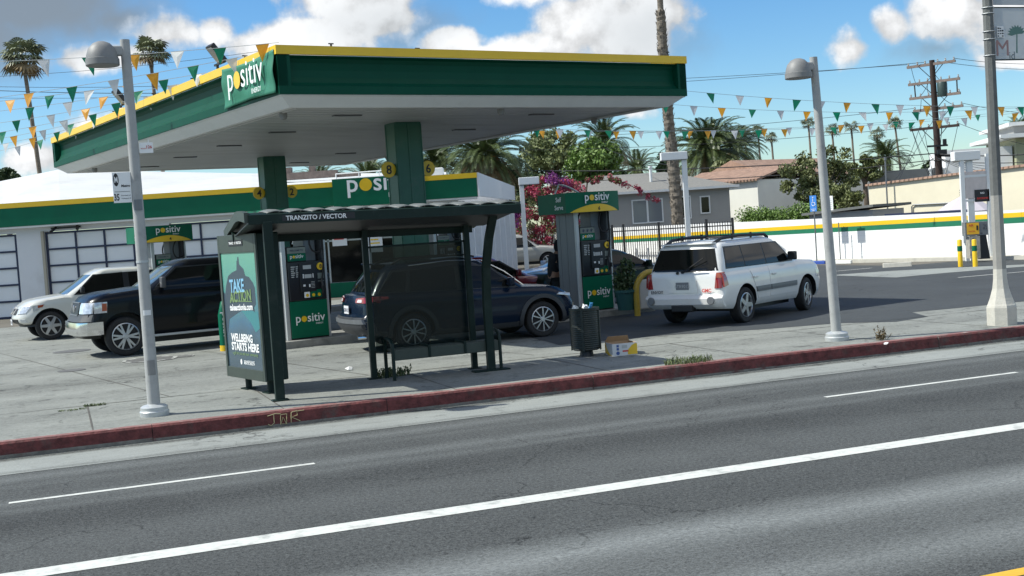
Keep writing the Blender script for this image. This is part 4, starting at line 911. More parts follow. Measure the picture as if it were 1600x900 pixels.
S_=dict(body=Bn,cab=Cn,paint=p_w2,W=1.85,wb=3.2,wr=.385,ww=.25,gap=.085,style=(6,0,.17,.12),
 windows=[[(-1.22,1.18),(-.54,1.18),(-.54,1.66),(-1.20,1.64)],[(-.38,1.18),(.90,1.18),(.36,1.63),(-.38,1.68)]],
 doors=[(-1.05,-.46,.5,1.08),(-.46,1.02,.5,1.1)],mirror=(.72,1.24),wind=(1.18,1.66,.74,.60),rearw=(1.2,1.6,.66,.6),hdrop=.17)
nf=vehicle('white_pickup','off white crew cab pickup truck parked before the shop garage doors',nw-hy*.925-hx*1.6,hd,S_,'pickup','pickup trucks at the pumps')
fpatch(nf,Bn,'grille',m_black,[(-.34,.72),(.34,.72),(.40,.93),(-.40,.93)],.012)
for y in (-.2,.2):
    w=MB(); w.cyl(Bn.front(y-.06,.72,.03),Bn.front(y+.02,.93,.03),.022,n=6); w.build('grille_bar',m_chrome,nf)
w=MB(); w.lathe([(.001,.02),(.08,.02),(.085,0)],(0,0,0),'X',20); b_=w.build('badge',m_alloy,nf); b_.location=Bn.front(0,.84,.03)
fpatch(nf,Bn,'air_intake',m_black,[(-.5,.44),(.5,.44),(.56,.60),(-.56,.60)],.015)
for sg in (1,-1):
    fpatch(nf,Bn,'head_lamp',m_lens2,[(sg*.46,.74),(sg*.80,.76),(sg*.86,.94),(sg*.50,.92)],.02,False,8,4)
    spatch(nf,Bn,'head_lamp',m_lens2,[(1.90,.82),(2.02,.80),(2.04,.95),(1.72,.97)],.012,sg)
    spatch(nf,Bn,'turn_lamp',m_amber,[(1.78,.90),(1.90,.88),(1.90,.95),(1.74,.96)],.016,sg)
    fpatch(nf,Bn,'fog_lamp',m_lens2,[(sg*.70,.50),(sg*.80,.50),(sg*.80,.60),(sg*.70,.60)],.015,False,3,2)
fpatch(nf,Bn,'lower_valance',m_black,[(-.86,.385),(.86,.385),(.84,.45),(-.84,.45)],.012,False,10,2)
plate(nf,2.47,.52,'7K2194',1)
# ---- sedans behind the pumps
def sedan(name,label,loc_,hd,P,H=1.45):
    B=Loft(zt=[(-2.4,.94),(-1.7,1.0),(.7,.96),(1.0,.95),(1.8,.86),(2.2,.74),(2.35,.68)],zb=[(-2.4,.34),(-1.8,.24),(0,.22),(1.8,.22),(2.3,.28)],
     xf=[(0,2.10),(.3,2.26),(.7,2.22),(1,2.0)],xr=[(0,-2.2),(.4,-2.32),(.8,-2.28),(1,-2.18)],hw=[(0,.80),(.1,.87),(.4,.90),(.65,.895),(.85,.89),(.94,.86),(1,.78)],rf=.45,rr=.3,bow=.2,bowr=.12)
    C_=Loft(zt=[(-1.9,H-.12),(-.8,H),(0,H+.01),(.8,H-.08)],zb=[(-2,.93),(1.3,.92)],xf=[(0,1.22),(.5,.72),(.9,.30),(1,.1)],xr=[(0,-1.90),(.5,-1.5),(.88,-1.1),(1,-.95)],
     hw=[(0,.80),(.3,.76),(.85,.63),(.95,.59),(1,.52)],rf=.25,rr=.25,bow=.16,bowr=.12,crown=.03,levels=[0,.2,.4,.6,.8,.9,.96,1])
    S_=dict(body=B,cab=C_,paint=P,W=1.8,wb=2.7,wr=.32,ww=.21,gap=.06,style=(5,0,.14,.1),windows=[[(-1.45,1.0),(-.34,1.0),(-.34,H-.13),(-1.05,H-.16)],[(-.26,1.0),(.86,.99),(.26,H-.16),(-.26,H-.13)]],
     doors=[(-1.05,-.3,.3,.93,-.90),(-.3,.85,.3,.92)],mirror=(.68,1.02),wind=(.99,H-.12,.66,.52),rearw=(1.0,H-.14,.62,.5),hdrop=.12,mirmat=P)
    v=vehicle(name,label,loc_,hd,S_,'car')
    for sg in (1,-1):
        spatch(v,B,'head_lamp',m_lens2,[(1.6,.66),(1.86,.62),(1.86,.74),(1.66,.78)],.012,sg); spatch(v,B,'tail_lamp',m_tail,[(-2.05,.74),(-1.86,.74),(-1.86,.88),(-2.05,.88)],.012,sg)
    return v
sedan('red_sedan','dark red car with black roof edge standing beyond the dark blue car',Vector((-.75,31.6,0)),R(18),paint('dark_red_paint',(.16,.006,.010)),1.50)
sedan('silver_sedan','pale silver blue car seen between the red car and the right pump',Vector((2.0,36.5,0)),R(205),paint('silver_blue_paint',(.42,.48,.60)),1.38)
sedan('dark_green_sedan','dark green car beside the yellow hoop guard right of the pump',Vector((2.6,32.3,0)),R(22),paint('dark_green_paint',(.008,.022,.014)),1.44)
# ---- silver pickup far behind
p_sil=paint('dull_silver_paint',(.33,.33,.31),.4)
S_=dict(body=Bn,cab=Cn,paint=p_sil,W=1.85,wb=3.2,wr=.38,ww=.25,gap=.085,style=(6,0,.17,.12),
 windows=[[(-1.22,1.16),(-.52,1.16),(-.52,1.62),(-1.18,1.60)],[(-.40,1.16),(.92,1.17),(.42,1.60),(-.40,1.64)]],
 doors=[(-1.05,-.46,.5,1.08),(-.46,1.02,.5,1.1)],mirror=(.72,1.24),wind=(1.18,1.66,.74,.60),rearw=(1.2,1.6,.66,.6),hdrop=.17)
vehicle('silver_pickup','dull silver pickup parked far back beneath the magenta bougainvillea',Vector((.35,63.7,0)),R(0),S_,'pickup','pickup trucks at the pumps')
# ================================================================ pumps
m_island=mat('island_concrete',(.26,.26,.24),.85,var=.15,vs_=3,bump=.2,bs=20,dirt=(.12,.12,.11),dirt_s=2,dirt_a=.6)
m_blackface=mat('pump_black_face',(.014,.015,.017),.35,var=.1)
m_screen=mat('pump_screen',(.16,.19,.18),.2)
def island(fl,fr_ext,l_ext,depth,label=None):
    """raised kerbed island in canopy orientation; fl = front left corner of the pump"""
    o=MB(); 
    poly=[(-l_ext,-.22),(fr_ext,-.22),(fr_ext+.15,0),(fr_ext+.15,depth-.2),(fr_ext,depth),(-l_ext,depth),(-l_ext-.2,depth-.25),(-l_ext-.2,0)]
    o.add([(x,y,.15) for x,y in poly]+[(x,y,0) for x,y in poly],[tuple(range(8))]+[(i,i+8,(i+1)%8+8,(i+1)%8) for i in range(8)])
    r=o.build('pump_island',m_island,bevel=.015); r['kind']='structure'; r.location=(fl.x,fl.y,0); r.rotation_euler=(0,0,ea); return r
def nozzle(par,x,y,z,sg=1):
    n=MB(); n.tube([(x,y,z+.16),(x,y-.03,z+.05),(x,y-.05,z-.06),(x,y-.02,z-.14)],[.022,.03,.028,.018],8); n.box((x,y-.09,z-.02),(.02,.07,.10)); return n.build('nozzle',m_black,par,smooth=True)
def pump(fl,label,num,D=.95,self_side=True,z0=.15,):
    """fl = front-left bottom corner; local x to the right along the face, y to the back"""
    p=empty('fuel_pump',(fl.x,fl.y,z0),ea,label,'fuel pump','positiv fuel pumps'); W_=1.0; H=2.30
    # side columns
    s=MB()
    s.bb((-.0,0.03,0),(.09,.10,H)); s.bb((W_-.06,0.03,0),(W_,.10,H)); s.build('side_column',m_pumplight,p,bevel=.01)
    s=MB(); s.bb((0,.103,0),(.086,D,H)); s.bb((W_-.06,.103,0),(W_,D,H)); s.build('side_panel',m_pumpgrey,p,bevel=.01)
    s=MB()
    for y in (.40,.66): s.bb((-.006,y,.0),(0,y+.025,H-.02))
    s.build('column_trim',m_pumpgrey,p)
    b=MB(); b.bb((.09,.03,0),(W_-.06,D-.02,.80)); b.build('base_cabinet',m_blackface,p)
    g=MB(); g.bb((.095,0,.03),(W_-.065,.03,.80)); gp=g.build('green_panel',m_green,p,bevel=.006)
    logo(gp,(.20,-.004,.36),(1,0,0),(0,0,1),.66,bold=.008)
    b=MB(); b.bb((.10,-.02,.81),(W_-.07,D,1.62)); face=b.build('pump_face',m_blackface,p,bevel=.012)
    d=MB(); d.bb((.34,-.05,.98),(.70,-.021,1.58)); ds=d.build('display_bezel',m_black,face,bevel=.01)
    d=MB(); d.bb((.42,-.056,1.46),(.60,-.051,1.54)); d.bb((.44,-.056,1.27),(.60,-.051,1.35)); d.build('price_display',m_gtxt,ds)
    d=MB()
    for x in (.405,.625): d.bb((x,-.057,1.27),(x+.018,-.051,1.36))
    d.bb((.40,-.057,1.10),(.45,-.051,1.14)); d.bb((.53,-.057,1.08),(.56,-.051,1.14)); d.build('key_label',m_ltxt,ds)
    d=MB()
    for j in range(5): d.bb((.58,-.057,1.06+j*.03),(.66,-.051,1.07+j*.03))
    d.build('instruction_print',m_gtxt,ds)
    for k,(x,c) in enumerate(((.42,m_ltxt),(.56,m_green),(.69,m_green))):
        d=MB(); d.bb((x-.0,-.045,.86),(x+.12,-.021,1.02)); bt=d.build('grade_button',c,face,bevel=.004)
        d=MB(); d.prism([(.035*math.cos(t*.52),.035*math.sin(t*.52)) for t in range(12)],(x+.06,-.047,.91),(1,0,0),(0,0,1),.002); d.build('button_dot',m_yel,bt)
    d=MB()
    for j in range(6):
        for x,w in ((.16,.09),(.27,.05)): d.bb((x,-.026,1.30+j*.042),(x+w*(.7+.3*((j*7)%3)/2),-.021,1.322+j*.042))
    d.build('notice_print',m_gtxt,face)
    d=MB(); d.lathe([(.001,-.045),(.075,-.045),(.078,-.025)],(.82,0,1.50),'Y',24); nb=d.build('number_badge',m_yel,face)
    d=MB(); text(d,num,(.82,-.047,1.50),(1,0,0),(0,0,1),h=.085,bold=.02); d.build('numeral',m_btxt,nb)
    d=MB(); d.bb((.75,-.026,1.24),(.89,-.021,1.36)); d.bb((.75,-.027,1.18),(.89,-.021,1.20)); d.build('card_sticker',m_screen,face)
    nozzle(face,.82,-.05,1.06)
    # topper
    d=MB(); d.bb((.12,.06,1.62),(.56,D-.1,1.94)); tp=d.build('topper',m_black,p,bevel=.01)
    d=MB(); d.bb((.135,.045,1.80),(.545,.058,1.925)); d.build('topper_strip',m_screen,tp); d=MB(); text(d,'WELCOME TO' if num!='6' else '* * *',(.34,.044,1.862),(1,0,0),(0,0,1),w=.30,bold=.02,off=.003); d.build('topper_print',m_navy,tp)
    d=MB(); d.bb((.135,.045,1.64),(.545,.058,1.795)); d.build('topper_green',m_green,tp); logo(tp,(.19,.044,1.70),(1,0,0),(0,0,1),.30,sub=None,bold=.008)
    # inner column and hoses
    d=MB(); d.bb((.60,.25,1.62),(.86,D-.15,H)); d.build('hose_column',m_pumpgrey,p,bevel=.01)
    for yy,sx in ((.0,1),(D+.02,1)):
        d=MB(); pts=[(.80,yy+.15,2.36),(.72,yy-.02,2.32),(.62,yy-.06,2.15),(.60,yy-.06,1.98),(.66,yy-.06,1.84),(.78,yy-.06,1.80),(.88,yy-.05,1.88),(.90,yy-.04,2.1),(.91,yy-.04,2.3)]
        P_=[Vector(q) for q in pts]; sm=[]
        for i in range(len(P_)-1):
            a=P_[max(i-1,0)];b_=P_[i];c=P_[i+1];e=P_[min(i+2,len(P_)-1)]
            for t in (0,.25,.5,.75): sm.append(.5*((2*b_)+(-a+c)*t+(2*a-5*b_+4*c-e)*t*t+(-a+3*b_-3*c+e)*t**3))
        d.tube(sm,.02,8); d.build('hose',m_rubber,p,smooth=True)
        d=MB(); d.tube([(.90,yy-.03,2.34),(.905,yy-.05,1.9),(.89,yy-.06,1.6),(.83,yy-.06,1.2)],.018,8); d.build('hose',m_rubber,p,smooth=True)
    # header sign, bowed towards the customer
    n=14; yb=lambda t:-.10-.16*math.sin(math.pi*t)
    x0,x1=-.34,W_+.18
    for nm,mt_,za,zb_,oo,ta,tb in (('header_sign',m_green,2.28,2.74,0,0,1),):
        d=MB(); f=[(x0+(x1-x0)*i/n,yb(i/n)) for i in range(n+1)]; bk=[(x,D+.1-(y+.0)) for x,y in f[::-1]]
        poly=f+bk; k=len(poly); d.add([(x,y,za) for x,y in poly]+[(x,y,zb_) for x,y in poly],[tuple(range(k))[::-1],tuple(range(k,2*k))]+[(i,(i+1)%k,k+(i+1)%k,k+i) for i in range(k)])
        hd_=d.build(nm,mt_,p,smooth=True)
    # yellow arc along the lower edge, set proud of the bowed face
    d=MB(); m2=18; vs=[]
    for i in range(m2+1):
        t=.06+.90*i/m2; x=x0+(x1-x0)*t; y=yb(t)-.006; h=.17*math.sin(math.pi*i/m2)**.8
        vs+=[(x,y,2.285),(x,y,2.288+h)]
    d.add(vs,[(2*i,2*i+2,2*i+3,2*i+1) for i in range(m2)]); d.build('yellow_arc',m_yel,hd_)
    a=(x1-x0); xm=x0+a*.60
    logo(hd_,(x0+a*.28,yb(.5)-.012,2.54),(1,0,0),(0,0,1),a*.46,bold=.01)
    d=MB(); text(d,num,(x0+a*.54,yb(.54)-.012,2.36),(1,0,0),(0,0,1),h=.085,bold=.03); d.build('numeral',m_btxt,hd_)
    if self_side:
        d=MB(); text(d,'Self',(x0-.002,.16,2.60),(0,-1,0),(0,0,1),h=.11,bold=.02); text(d,'Serve',(x0-.002,.16,2.42),(0,-1,0),(0,0,1),h=.11,bold=.02); d.build('side_lettering',m_ltxt,hd_)
    # silver hose boom
    d=MB(); q=[(.5,D*.6,2.74)]+[(.5-.75*math.sin(t*math.pi/16)*1.0,D*.6+.1*math.sin(t*math.pi/16),2.74+.22*math.sin(min(t,8)*math.pi/8)-(.62*max(0,t-4)/4 if t>4 else 0)) for t in range(1,8)]
    if num=='6': d.tube(q,.022,8); d.build('hose_boom',m_pumplight,p,smooth=True)
    return p
pA=at(457,532,z=.15); pB=at(914,487.5,z=.15)
pump(Vector((pA.x-E1.x*.09,pA.y-E1.y*.09,0)),'green and black fuel pump with welcome topper seen through the front of the bus shelter','8',self_side=False)
pump(Vector((pB.x-E1.x*.09,pB.y-E1.y*.09,0)),'green and black fuel pump number six with Self Serve header behind the trash can','6',D=.80)
island(pA,4.2,.6,1.35); island(pB,1.9,.9,1.35)
# rear island: pumps 4 and 2
p4=at(262,352,z=2.45)
q4=at(236,385,Y=34.4); q4=Vector((q4.x,34.4,0))
pump(q4,'fuel pump number four with curved green header behind the black pickup','4')
q2=at(678,360,Y=37.6); pump(Vector((q2.x,37.6,0)),'fuel pump with hose loop seen through the dark shelter panel','2')
island(q4,9.5,1.2,1.35)
# column height guards: green hoop at the ad kiosk, yellow hoop at pump six
def hoop(name,loc_,rz,label,w,h,mt,cat='guard'):
    e=empty(name,loc_,rz,label,cat); d=MB(); pts=[(0,0,0),(0,0,h*.55)]+[(w/2-w/2*math.cos(t*math.pi/8),0,h*.55+(h*.45)*math.sin(t*math.pi/8)) for t in range(1,8)]+[(w,0,h*.55),(w,0,0)]
    d.tube(pts,.085,12); d.build('hoop',mt,e,smooth=True); return e
m_must=mat('mustard_paint',(.42,.29,.03),.5,var=.15,vs_=5,dirt=(.2,.16,.06),dirt_s=4,dirt_a=.6)
hp=at(352,548,z=0); h=empty('hoop_guard',hp,ea,'green hoop guard with white lettering and yellow foot beside the advertising kiosk','guard','hoop guards of the pump islands')
d=MB(); d.tube([(0,0,.12),(0,0,.75),(.06,0,.98),(.25,0,1.1),(.6,0,1.12)],.10,14); d.build('hoop',m_green,h,smooth=True)
d=MB(); d.cyl((0,0,0),(0,0,.12),.105,n=14); d.build('yellow_foot',m_yel,h)
d=MB(); text(d,'positiv',(-.0,-.105,.55),(0,0,-1),(1,0,0),w=.55,bold=.02); d.build('lettering',m_ltxt,h)
hq=at(1018,481,z=.15); h=empty('hoop_guard',(hq.x,hq.y,0),ea,'yellow hoop guard with white infill panel at the right end of the pump island','guard','hoop guards of the pump islands')
d=MB(); d.tube([(-.42,0,0),(-.42,0,.55)]+[(-.42+.42-.42*math.cos(t*math.pi/16),0,.55+.42*math.sin(t*math.pi/16)) for t in range(1,9)]+[(.55,0,.97)],.07,12); d.tube([(.55,0,.97),(.75,0,.9),(.85,0,.7),(.85,0,0)],.07,12); d.build('hoop',m_must,h,smooth=True)
d=MB(); d.bb((-.34,-.03,.14),(.78,.03,.82)); d.build('infill_panel',mat('panel_offwhite',(.45,.45,.42),.5,var=.1),h,bevel=.03)
# planter with leafy plant
pl=at(979,484,z=.15); pt=empty('planter',(pl.x,pl.y,.15),0,'teal plastic planter with leafy bush between the pump and the yellow hoop','planter')
d=MB(); d.lathe([(.19,0),(.24,.40),(.27,.40),(.27,.46),(.22,.46),(.21,.38),(.001,.38)],n=20); d.build('pot',mat('teal_plastic',(.02,.09,.085),.5,var=.1),pt,smooth=True)
def leafcards(mb,cs,rnd,n,size,spread,flat=0.,seedz=1.):
    """n small leaf quads scattered round centres cs [(pos,r)]"""
    P=[];F=[];base=len(mb.v)
    for i in range(n):
        c,r=cs[rnd.integers(len(cs))]
        d=rnd.normal(size=3); d/=np.linalg.norm(d)+1e-9; rr=r*(rnd.random()**.45)
        p=np.array(c)+d*rr*np.array([1,1,seedz])
        a=rnd.normal(size=3); a/=np.linalg.norm(a); b=np.cross(a,rnd.normal(size=3)); b/=np.linalg.norm(b)+1e-9
        s=size*rnd.uniform(.6,1.35); a*=s; b*=s*.55
        k=len(P); P+=[p-a,p+b,p+a,p-b]; F.append((k,k+1,k+2,k+3))
    mb.add(P,F); return mb
rg=np.random.default_rng(7)
d=MB(); leafcards(d,[((0,0,.75),.28),((.05,0,1.0),.2),((-.05,0,.6),.25)],rg,520,.055,1); d.build('foliage',m_leaf3,pt)
d=MB(); 
for k in range(6): d.tube([(0,0,.38),(.05*math.cos(k),.05*math.sin(k),.7),(.16*math.cos(k),.16*math.sin(k),1.0)],[.012,.009,.004],5)
d.build('stem',m_bark,pt)
# ================================================================ bus shelter
sh_=empty('bus_shelter',UV(2.6,17.2,0),TH,'dark green bus shelter with scalloped roof and tinted back panel on the sidewalk','bus shelter')
def Sx(u,v,z): return (u-2.6,v-17.2,z)
tilt=lambda u: -.0165*(u-2.6)
def rr_(u,v,z): return (u-2.6,v-17.2,z+tilt(u))
U0,U1=2.50,6.58; Vf,Vb=17.10,19.32
def arch(v): t=(v-Vf)/(Vb-Vf); return 2.615+.045*math.sin(math.pi*min(1,t/.6))-.40*max(0,t-.35)**1.6
# scalloped roof panels, each one hump
n=12; 
mb=MB(); gu=U0+.30; w=(U1-.02-gu)/n
m_roofp=mat('translucent_roof_sheet',(.15,.16,.15),.5,var=.08)
for k in range(n):
    ua=gu+k*w; vs=[];nu,nv_=8,7
    for j in range(nv_+1):
        v=Vf+.02+(Vb-Vf-.02)*j/nv_
        for i in range(nu+1):
            t=i/nu; u=ua+.012+(w-.024)*t; vs.append(rr_(u,v,arch(v)+.004+.030*math.sin(math.pi*t)))
    b=len(mb.v); mb.add(vs,[(j*(nu+1)+i,j*(nu+1)+i+1,(j+1)*(nu+1)+i+1,(j+1)*(nu+1)+i) for j in range(nv_) for i in range(nu)])
o=mb.build('roof_panel',m_roofp,sh_,smooth=True); o.modifiers.new('s','SOLIDIFY').thickness=.012
mb=MB(); mb.add([rr_(U0+.05,Vf-.02,2.47),rr_(U1,Vf-.02,2.47),rr_(U1,Vf-.02,2.60),rr_(U0+.05,Vf-.02,2.60),rr_(U0+.05,Vf+.05,2.47),rr_(U1,Vf+.05,2.47),rr_(U1,Vf+.05,2.63),rr_(U0+.05,Vf+.05,2.63)],[(0,1,2,3),(4,7,6,5),(0,4,5,1),(2,6,7,3),(0,3,7,4),(1,5,6,2)])
fb=mb.build('front_beam',m_dkgreen,sh_)
d=MB(); d.add([rr_(3.02,Vf-.024,2.50),rr_(4.05,Vf-.024,2.50),rr_(4.05,Vf-.024,2.585),rr_(3.02,Vf-.024,2.585)],[(0,1,2,3)]); d.build('name_plate',m_btxt,fb)
d=MB(); text(d,'TRANZITO / VECTOR',rr_(3.5,Vf-.03,2.54),(1,0,tilt(3.6)),(0,0,1),w=.86,bold=.02,off=.003); d.build('lettering',m_ltxt,fb)
# end arches
def archbeam(u,name):
    d=MB(); vs=[];n_=12
    for j in range(n_+1):
        v=Vf+(Vb-Vf)*j/n_; z=arch(v)
        for uu in (u,u+.07):
            vs+=[rr_(uu,v,z+.02),rr_(uu,v,z-.12)]
    d.add(vs,[f for j in range(n_) for f in ((j*4,j*4+1,j*4+5,j*4+4),(j*4+2,j*4+6,j*4+7,j*4+3),(j*4,j*4+4,j*4+6,j*4+2),(j*4+1,j*4+3,j*4+7,j*4+5))]+[(0,2,3,1),(n_*4,n_*4+1,n_*4+3,n_*4+2)])
    return d.build(name,m_olive,sh_,smooth=True)
archbeam(U0,'end_arch'); archbeam(U1-.07,'end_arch')
d=MB(); vs=[]
for j in range(9):
    v=Vf+(Vb-Vf)*j/8; vs+=[rr_(U0+.05,v,arch(v)-.01),rr_(gu+.02,v,arch(v)-.01)]
d.add(vs,[(2*j,2*j+1,2*j+3,2*j+2) for j in range(8)]); o=d.build('end_sheet',m_olive,sh_,smooth=True); o.modifiers.new('s','SOLIDIFY').thickness=.01
d=MB(); d.add([rr_(U0+.02,18.53,2.22),rr_(U1-.3,18.53,2.22),rr_(U1-.3,18.53,2.36),rr_(U0+.02,18.53,2.36),rr_(U0+.02,18.61,2.22),rr_(U1-.3,18.61,2.22),rr_(U1-.3,18.61,2.40),rr_(U0+.02,18.61,2.40)],[(0,1,2,3),(4,7,6,5),(0,4,5,1),(2,6,7,3),(0,3,7,4),(1,5,6,2)]); d.build('rear_beam',m_dkgreen,sh_)
d=MB(); d.add([rr_(U0+.05,Vf+.05,2.50),rr_(U1-.1,Vf+.05,2.50),rr_(U1-.1,18.53,2.34),rr_(U0+.05,18.53,2.34)],[(0,1,2,3)]); o=d.build('ceiling_panel',m_black,sh_); o.modifiers.new('s','SOLIDIFY').thickness=.02
posts=[]
for q,ph in (((585,592),2.3),((742,576),2.3)):
    a=at(*q,z=0); u,v=toUV(a); d=MB(); d.bb(Sx(u-.045,v-.045,0),Sx(u+.045,v+.045,2.35+tilt(u))); d.bb(Sx(u-.10,v-.08,0),Sx(u+.10,v+.08,.015)); d.build('post',m_dkgreen,sh_,bevel=.008); posts.append((u,v))
a=at(438,626,z=0); u,v=toUV(a); d=MB(); d.bb(Sx(u-.065,v-.05,0),Sx(u+.065,v+.05,2.5)); d.bb(Sx(u-.12,v-.09,0),Sx(u+.12,v+.09,.02)); d.build('post',m_dkgreen,sh_,bevel=.01)
a=at(768,579,z=0); u,v=toUV(a)
d=MB(); pts=[(0,0,0),(0,0,1.1),(.0,-.06,1.6),(.02,-.22,2.05),(.04,-.5,2.5)]
w_=.06; vs=[]
for x,y,z in pts:
    for dx,dy in ((-w_,-.045),(w_,-.045),(w_,.045),(-w_,.045)): vs.append(Sx(u+x+dx,v+y+dy,z))
k=len(pts); d.add(vs,[(i*4+j,i*4+(j+1)%4,(i+1)*4+(j+1)%4,(i+1)*4+j) for i in range(k-1) for j in range(4)]+[(0,1,2,3)]); d.bb(Sx(u-.30,v-.10,0),Sx(u+.28,v+.10,.02)); d.build('curved_post',m_dkgreen,sh_)
# tinted back panel
(ua,va),(ub,vb)=posts
M=bpy.data.materials.new('tinted_panel'); M.use_nodes=True; t=M.node_tree; t.nodes.clear()
tb=t.nodes.new('ShaderNodeBsdfTransparent'); tb.inputs[0].default_value=(.34,.40,.39,1); gl=t.nodes.new('ShaderNodeBsdfDiffuse'); gl.inputs[0].default_value=(.009,.017,.016,1)
mx=t.nodes.new('ShaderNodeMixShader'); mx.inputs[0].default_value=.55; t.links.new(tb.outputs[0],mx.inputs[1]); t.links.new(gl.outputs[0],mx.inputs[2])
gs=t.nodes.new('ShaderNodeBsdfGlossy'); gs.inputs[1].default_value=.12; mx2=t.nodes.new('ShaderNodeMixShader'); mx2.inputs[0].default_value=.03; t.links.new(mx.outputs[0],mx2.inputs[1]); t.links.new(gs.outputs[0],mx2.inputs[2])
out=t.nodes.new('ShaderNodeOutputMaterial'); t.links.new(mx2.outputs[0],out.inputs[0]); m_tint=M
d=MB(); vm=(va+vb)/2; d.add([Sx(ua+.05,vm,.42),Sx(ub-.05,vm,.42),Sx(ub-.05,vm,2.02),Sx(ua+.05,vm,2.02)],[(0,1,2,3)]); pn=d.build('back_panel',m_tint,sh_)
for za in (.40,2.02): d=MB(); d.bb(Sx(ua+.045,vm-.02,za),Sx(ub-.045,vm+.02,za+.03)); d.build('panel_rail',m_dkgreen,sh_)
# bench
a=at(617,595,z=0); b=at(600,578,z=0); ub0,vb0=toUV(a)
bn=empty('bench',UV(ub0,vb0,0),TH,'dark green slatted metal bench with rounded arm rails inside the bus shelter','bench')
BL=1.72; d=MB()
for k in range(5):
    y=.04+k*.085; d.bb((.02,y,.435-.003*k),(BL-.02,y+.06,.47-.003*k))
d.bb((.02,-.01,.30),(BL-.02,.02,.46)); d.build('seat',m_olive,bn,bevel=.008)
for k in (1,2):
    d=MB(); d.bb((BL*k/3-.02,-.03,.31),(BL*k/3+.02,.45,.50)); d.build('seat_divider',m_dkgreen,bn,bevel=.01)
for x in (0,BL):
    d=MB(); d.tube([(x,0,0),(x,0,.44),(x,.03,.55),(x,.10,.60),(x,.36,.62),(x,.43,.57),(x,.46,.46),(x,.46,0)],.028,8); d.build('end_frame',m_dkgreen,bn,smooth=True)
# ================================================================ advertising kiosk
K0=at(358,587,z=.2); K1=at(418,597,z=.2); kd=(K1-K0); kd.z=0; KW=kd.length; kr=math.atan2(kd.y,kd.x)
kk=empty('advertising_kiosk',(K0.x,K0.y,0),kr,'tall dark green advertising kiosk with a blue green poster beside the bus shelter','kiosk')
# local x along the face (left to right seen from the face), local y away from the viewer of the face
TK=.34; Z0,Z1=.20,2.36
d=MB(); d.bb((0,0.0,Z0),(KW,TK,Z1)); bx=d.build('case',m_dkgreen,kk,bevel=.02)
fw_=.10
d=MB()
for a_,b_,c_,e_ in ((0,fw_*.7,Z0,Z1),(KW-fw_*.7,KW,Z0,Z1),(fw_*.7,KW-fw_*.7,Z0,Z0+.16),(fw_*.7,KW-fw_*.7,Z1-.27,Z1)): d.bb((a_,-.03,c_),(b_,-.001,e_))
d.build('door_frame',m_olive,kk,bevel=.006)
# poster
M=bpy.data.materials.new('poster_print'); M.use_nodes=True; t=M.node_tree; p=t.nodes['Principled BSDF']; p.inputs['Roughness'].default_value=.25; p.inputs['Coat Weight'].default_value=.5
tcn=t.nodes.new('ShaderNodeTexCoord'); sp=t.nodes.new('ShaderNodeSeparateXYZ'); t.links.new(tcn.outputs['Object'],sp.inputs[0])
ns=t.nodes.new('ShaderNodeTexNoise'); ns.inputs['Scale'].default_value=2.2; ns.inputs['Detail'].default_value=4; t.links.new(tcn.outputs['Object'],ns.inputs['Vector'])
ad=t.nodes.new('ShaderNodeMath'); ad.operation='MULTIPLY_ADD'; t.links.new(ns.outputs[0],ad.inputs[0]); ad.inputs[1].default_value=.7; t.links.new(sp.outputs[2],ad.inputs[2])
mr_=t.nodes.new('ShaderNodeMapRange'); t.links.new(ad.outputs[0],mr_.inputs[0]); mr_.inputs[1].default_value=.6; mr_.inputs[2].default_value=2.5
rp_=t.nodes.new('ShaderNodeValToRGB'); t.links.new(mr_.outputs[0],rp_.inputs[0]); e=rp_.color_ramp.elements
e[0].position=.0; e[0].color=(.045,.075,.10,1); e[1].position=1; e[1].color=(.12,.36,.26,1)
for pos,c in ((.30,(.04,.085,.12,1)),(.42,(.035,.12,.20,1)),(.58,(.05,.18,.22,1)),(.75,(.09,.30,.25,1))): x=e.new(pos); x.color=c
t.links.new(rp_.outputs[0],p.inputs['Base Color'])
px0,px1=fw_*.7,KW-fw_*.7; pz0,pz1=Z0+.16,Z1-.27; PWd=px1-px0
d=MB(); d.bb((px0,-.012,pz0),(px1,-.002,pz1)); po=d.build('poster',M,kk)
m_pdark=mat('poster_dark_blue',(.035,.06,.085),.3); m_pteal=mat('poster_teal',(.04,.20,.22),.3); m_pcy=mat('poster_cyan',(.20,.44,.62),.3); m_plime=mat('poster_lime',(.16,.26,.10),.3)
def P2(fx,fz): return (px0+PWd*fx,pz0+(pz1-pz0)*fz)
d=MB(); sk=[(.0,.66),(.05,.64),(.1,.72),(.18,.80),(.3,.83),(.44,.85),(.46,.93),(.48,.93),(.49,.96),(.52,.965),(.53,.90),(.58,.88),(.64,.86),(.68,.80),(.78,.79),(.88,.74),(.92,.70),(.92,.56),(.86,.53),(.88,.49),(.75,.52),(.62,.50),(.5,.50),(.3,.46),(.12,.42),(.05,.30),(.0,.28)]
d.prism([P2(*q) for q in sk],(0,-.0135,0),(1,0,0),(0,0,1),.001); d.build('poster_silhouette',m_pdark,po)
d=MB(); d.prism([P2(*q) for q in ((.50,.50),(.95,.50),(.99,.36),(.86,.32),(.74,.40))],(0,-.0133,0),(1,0,0),(0,0,1),.001); d.build('poster_swash',m_pteal,po)
d=MB(); text(d,'TAKE',(P2(.42,0)[0],-.016,P2(0,.715)[1]),(1,0,.03),(0,0,1),w=PWd*.42,h=.20,bold=.03); d.build('poster_heading',m_pcy,po)
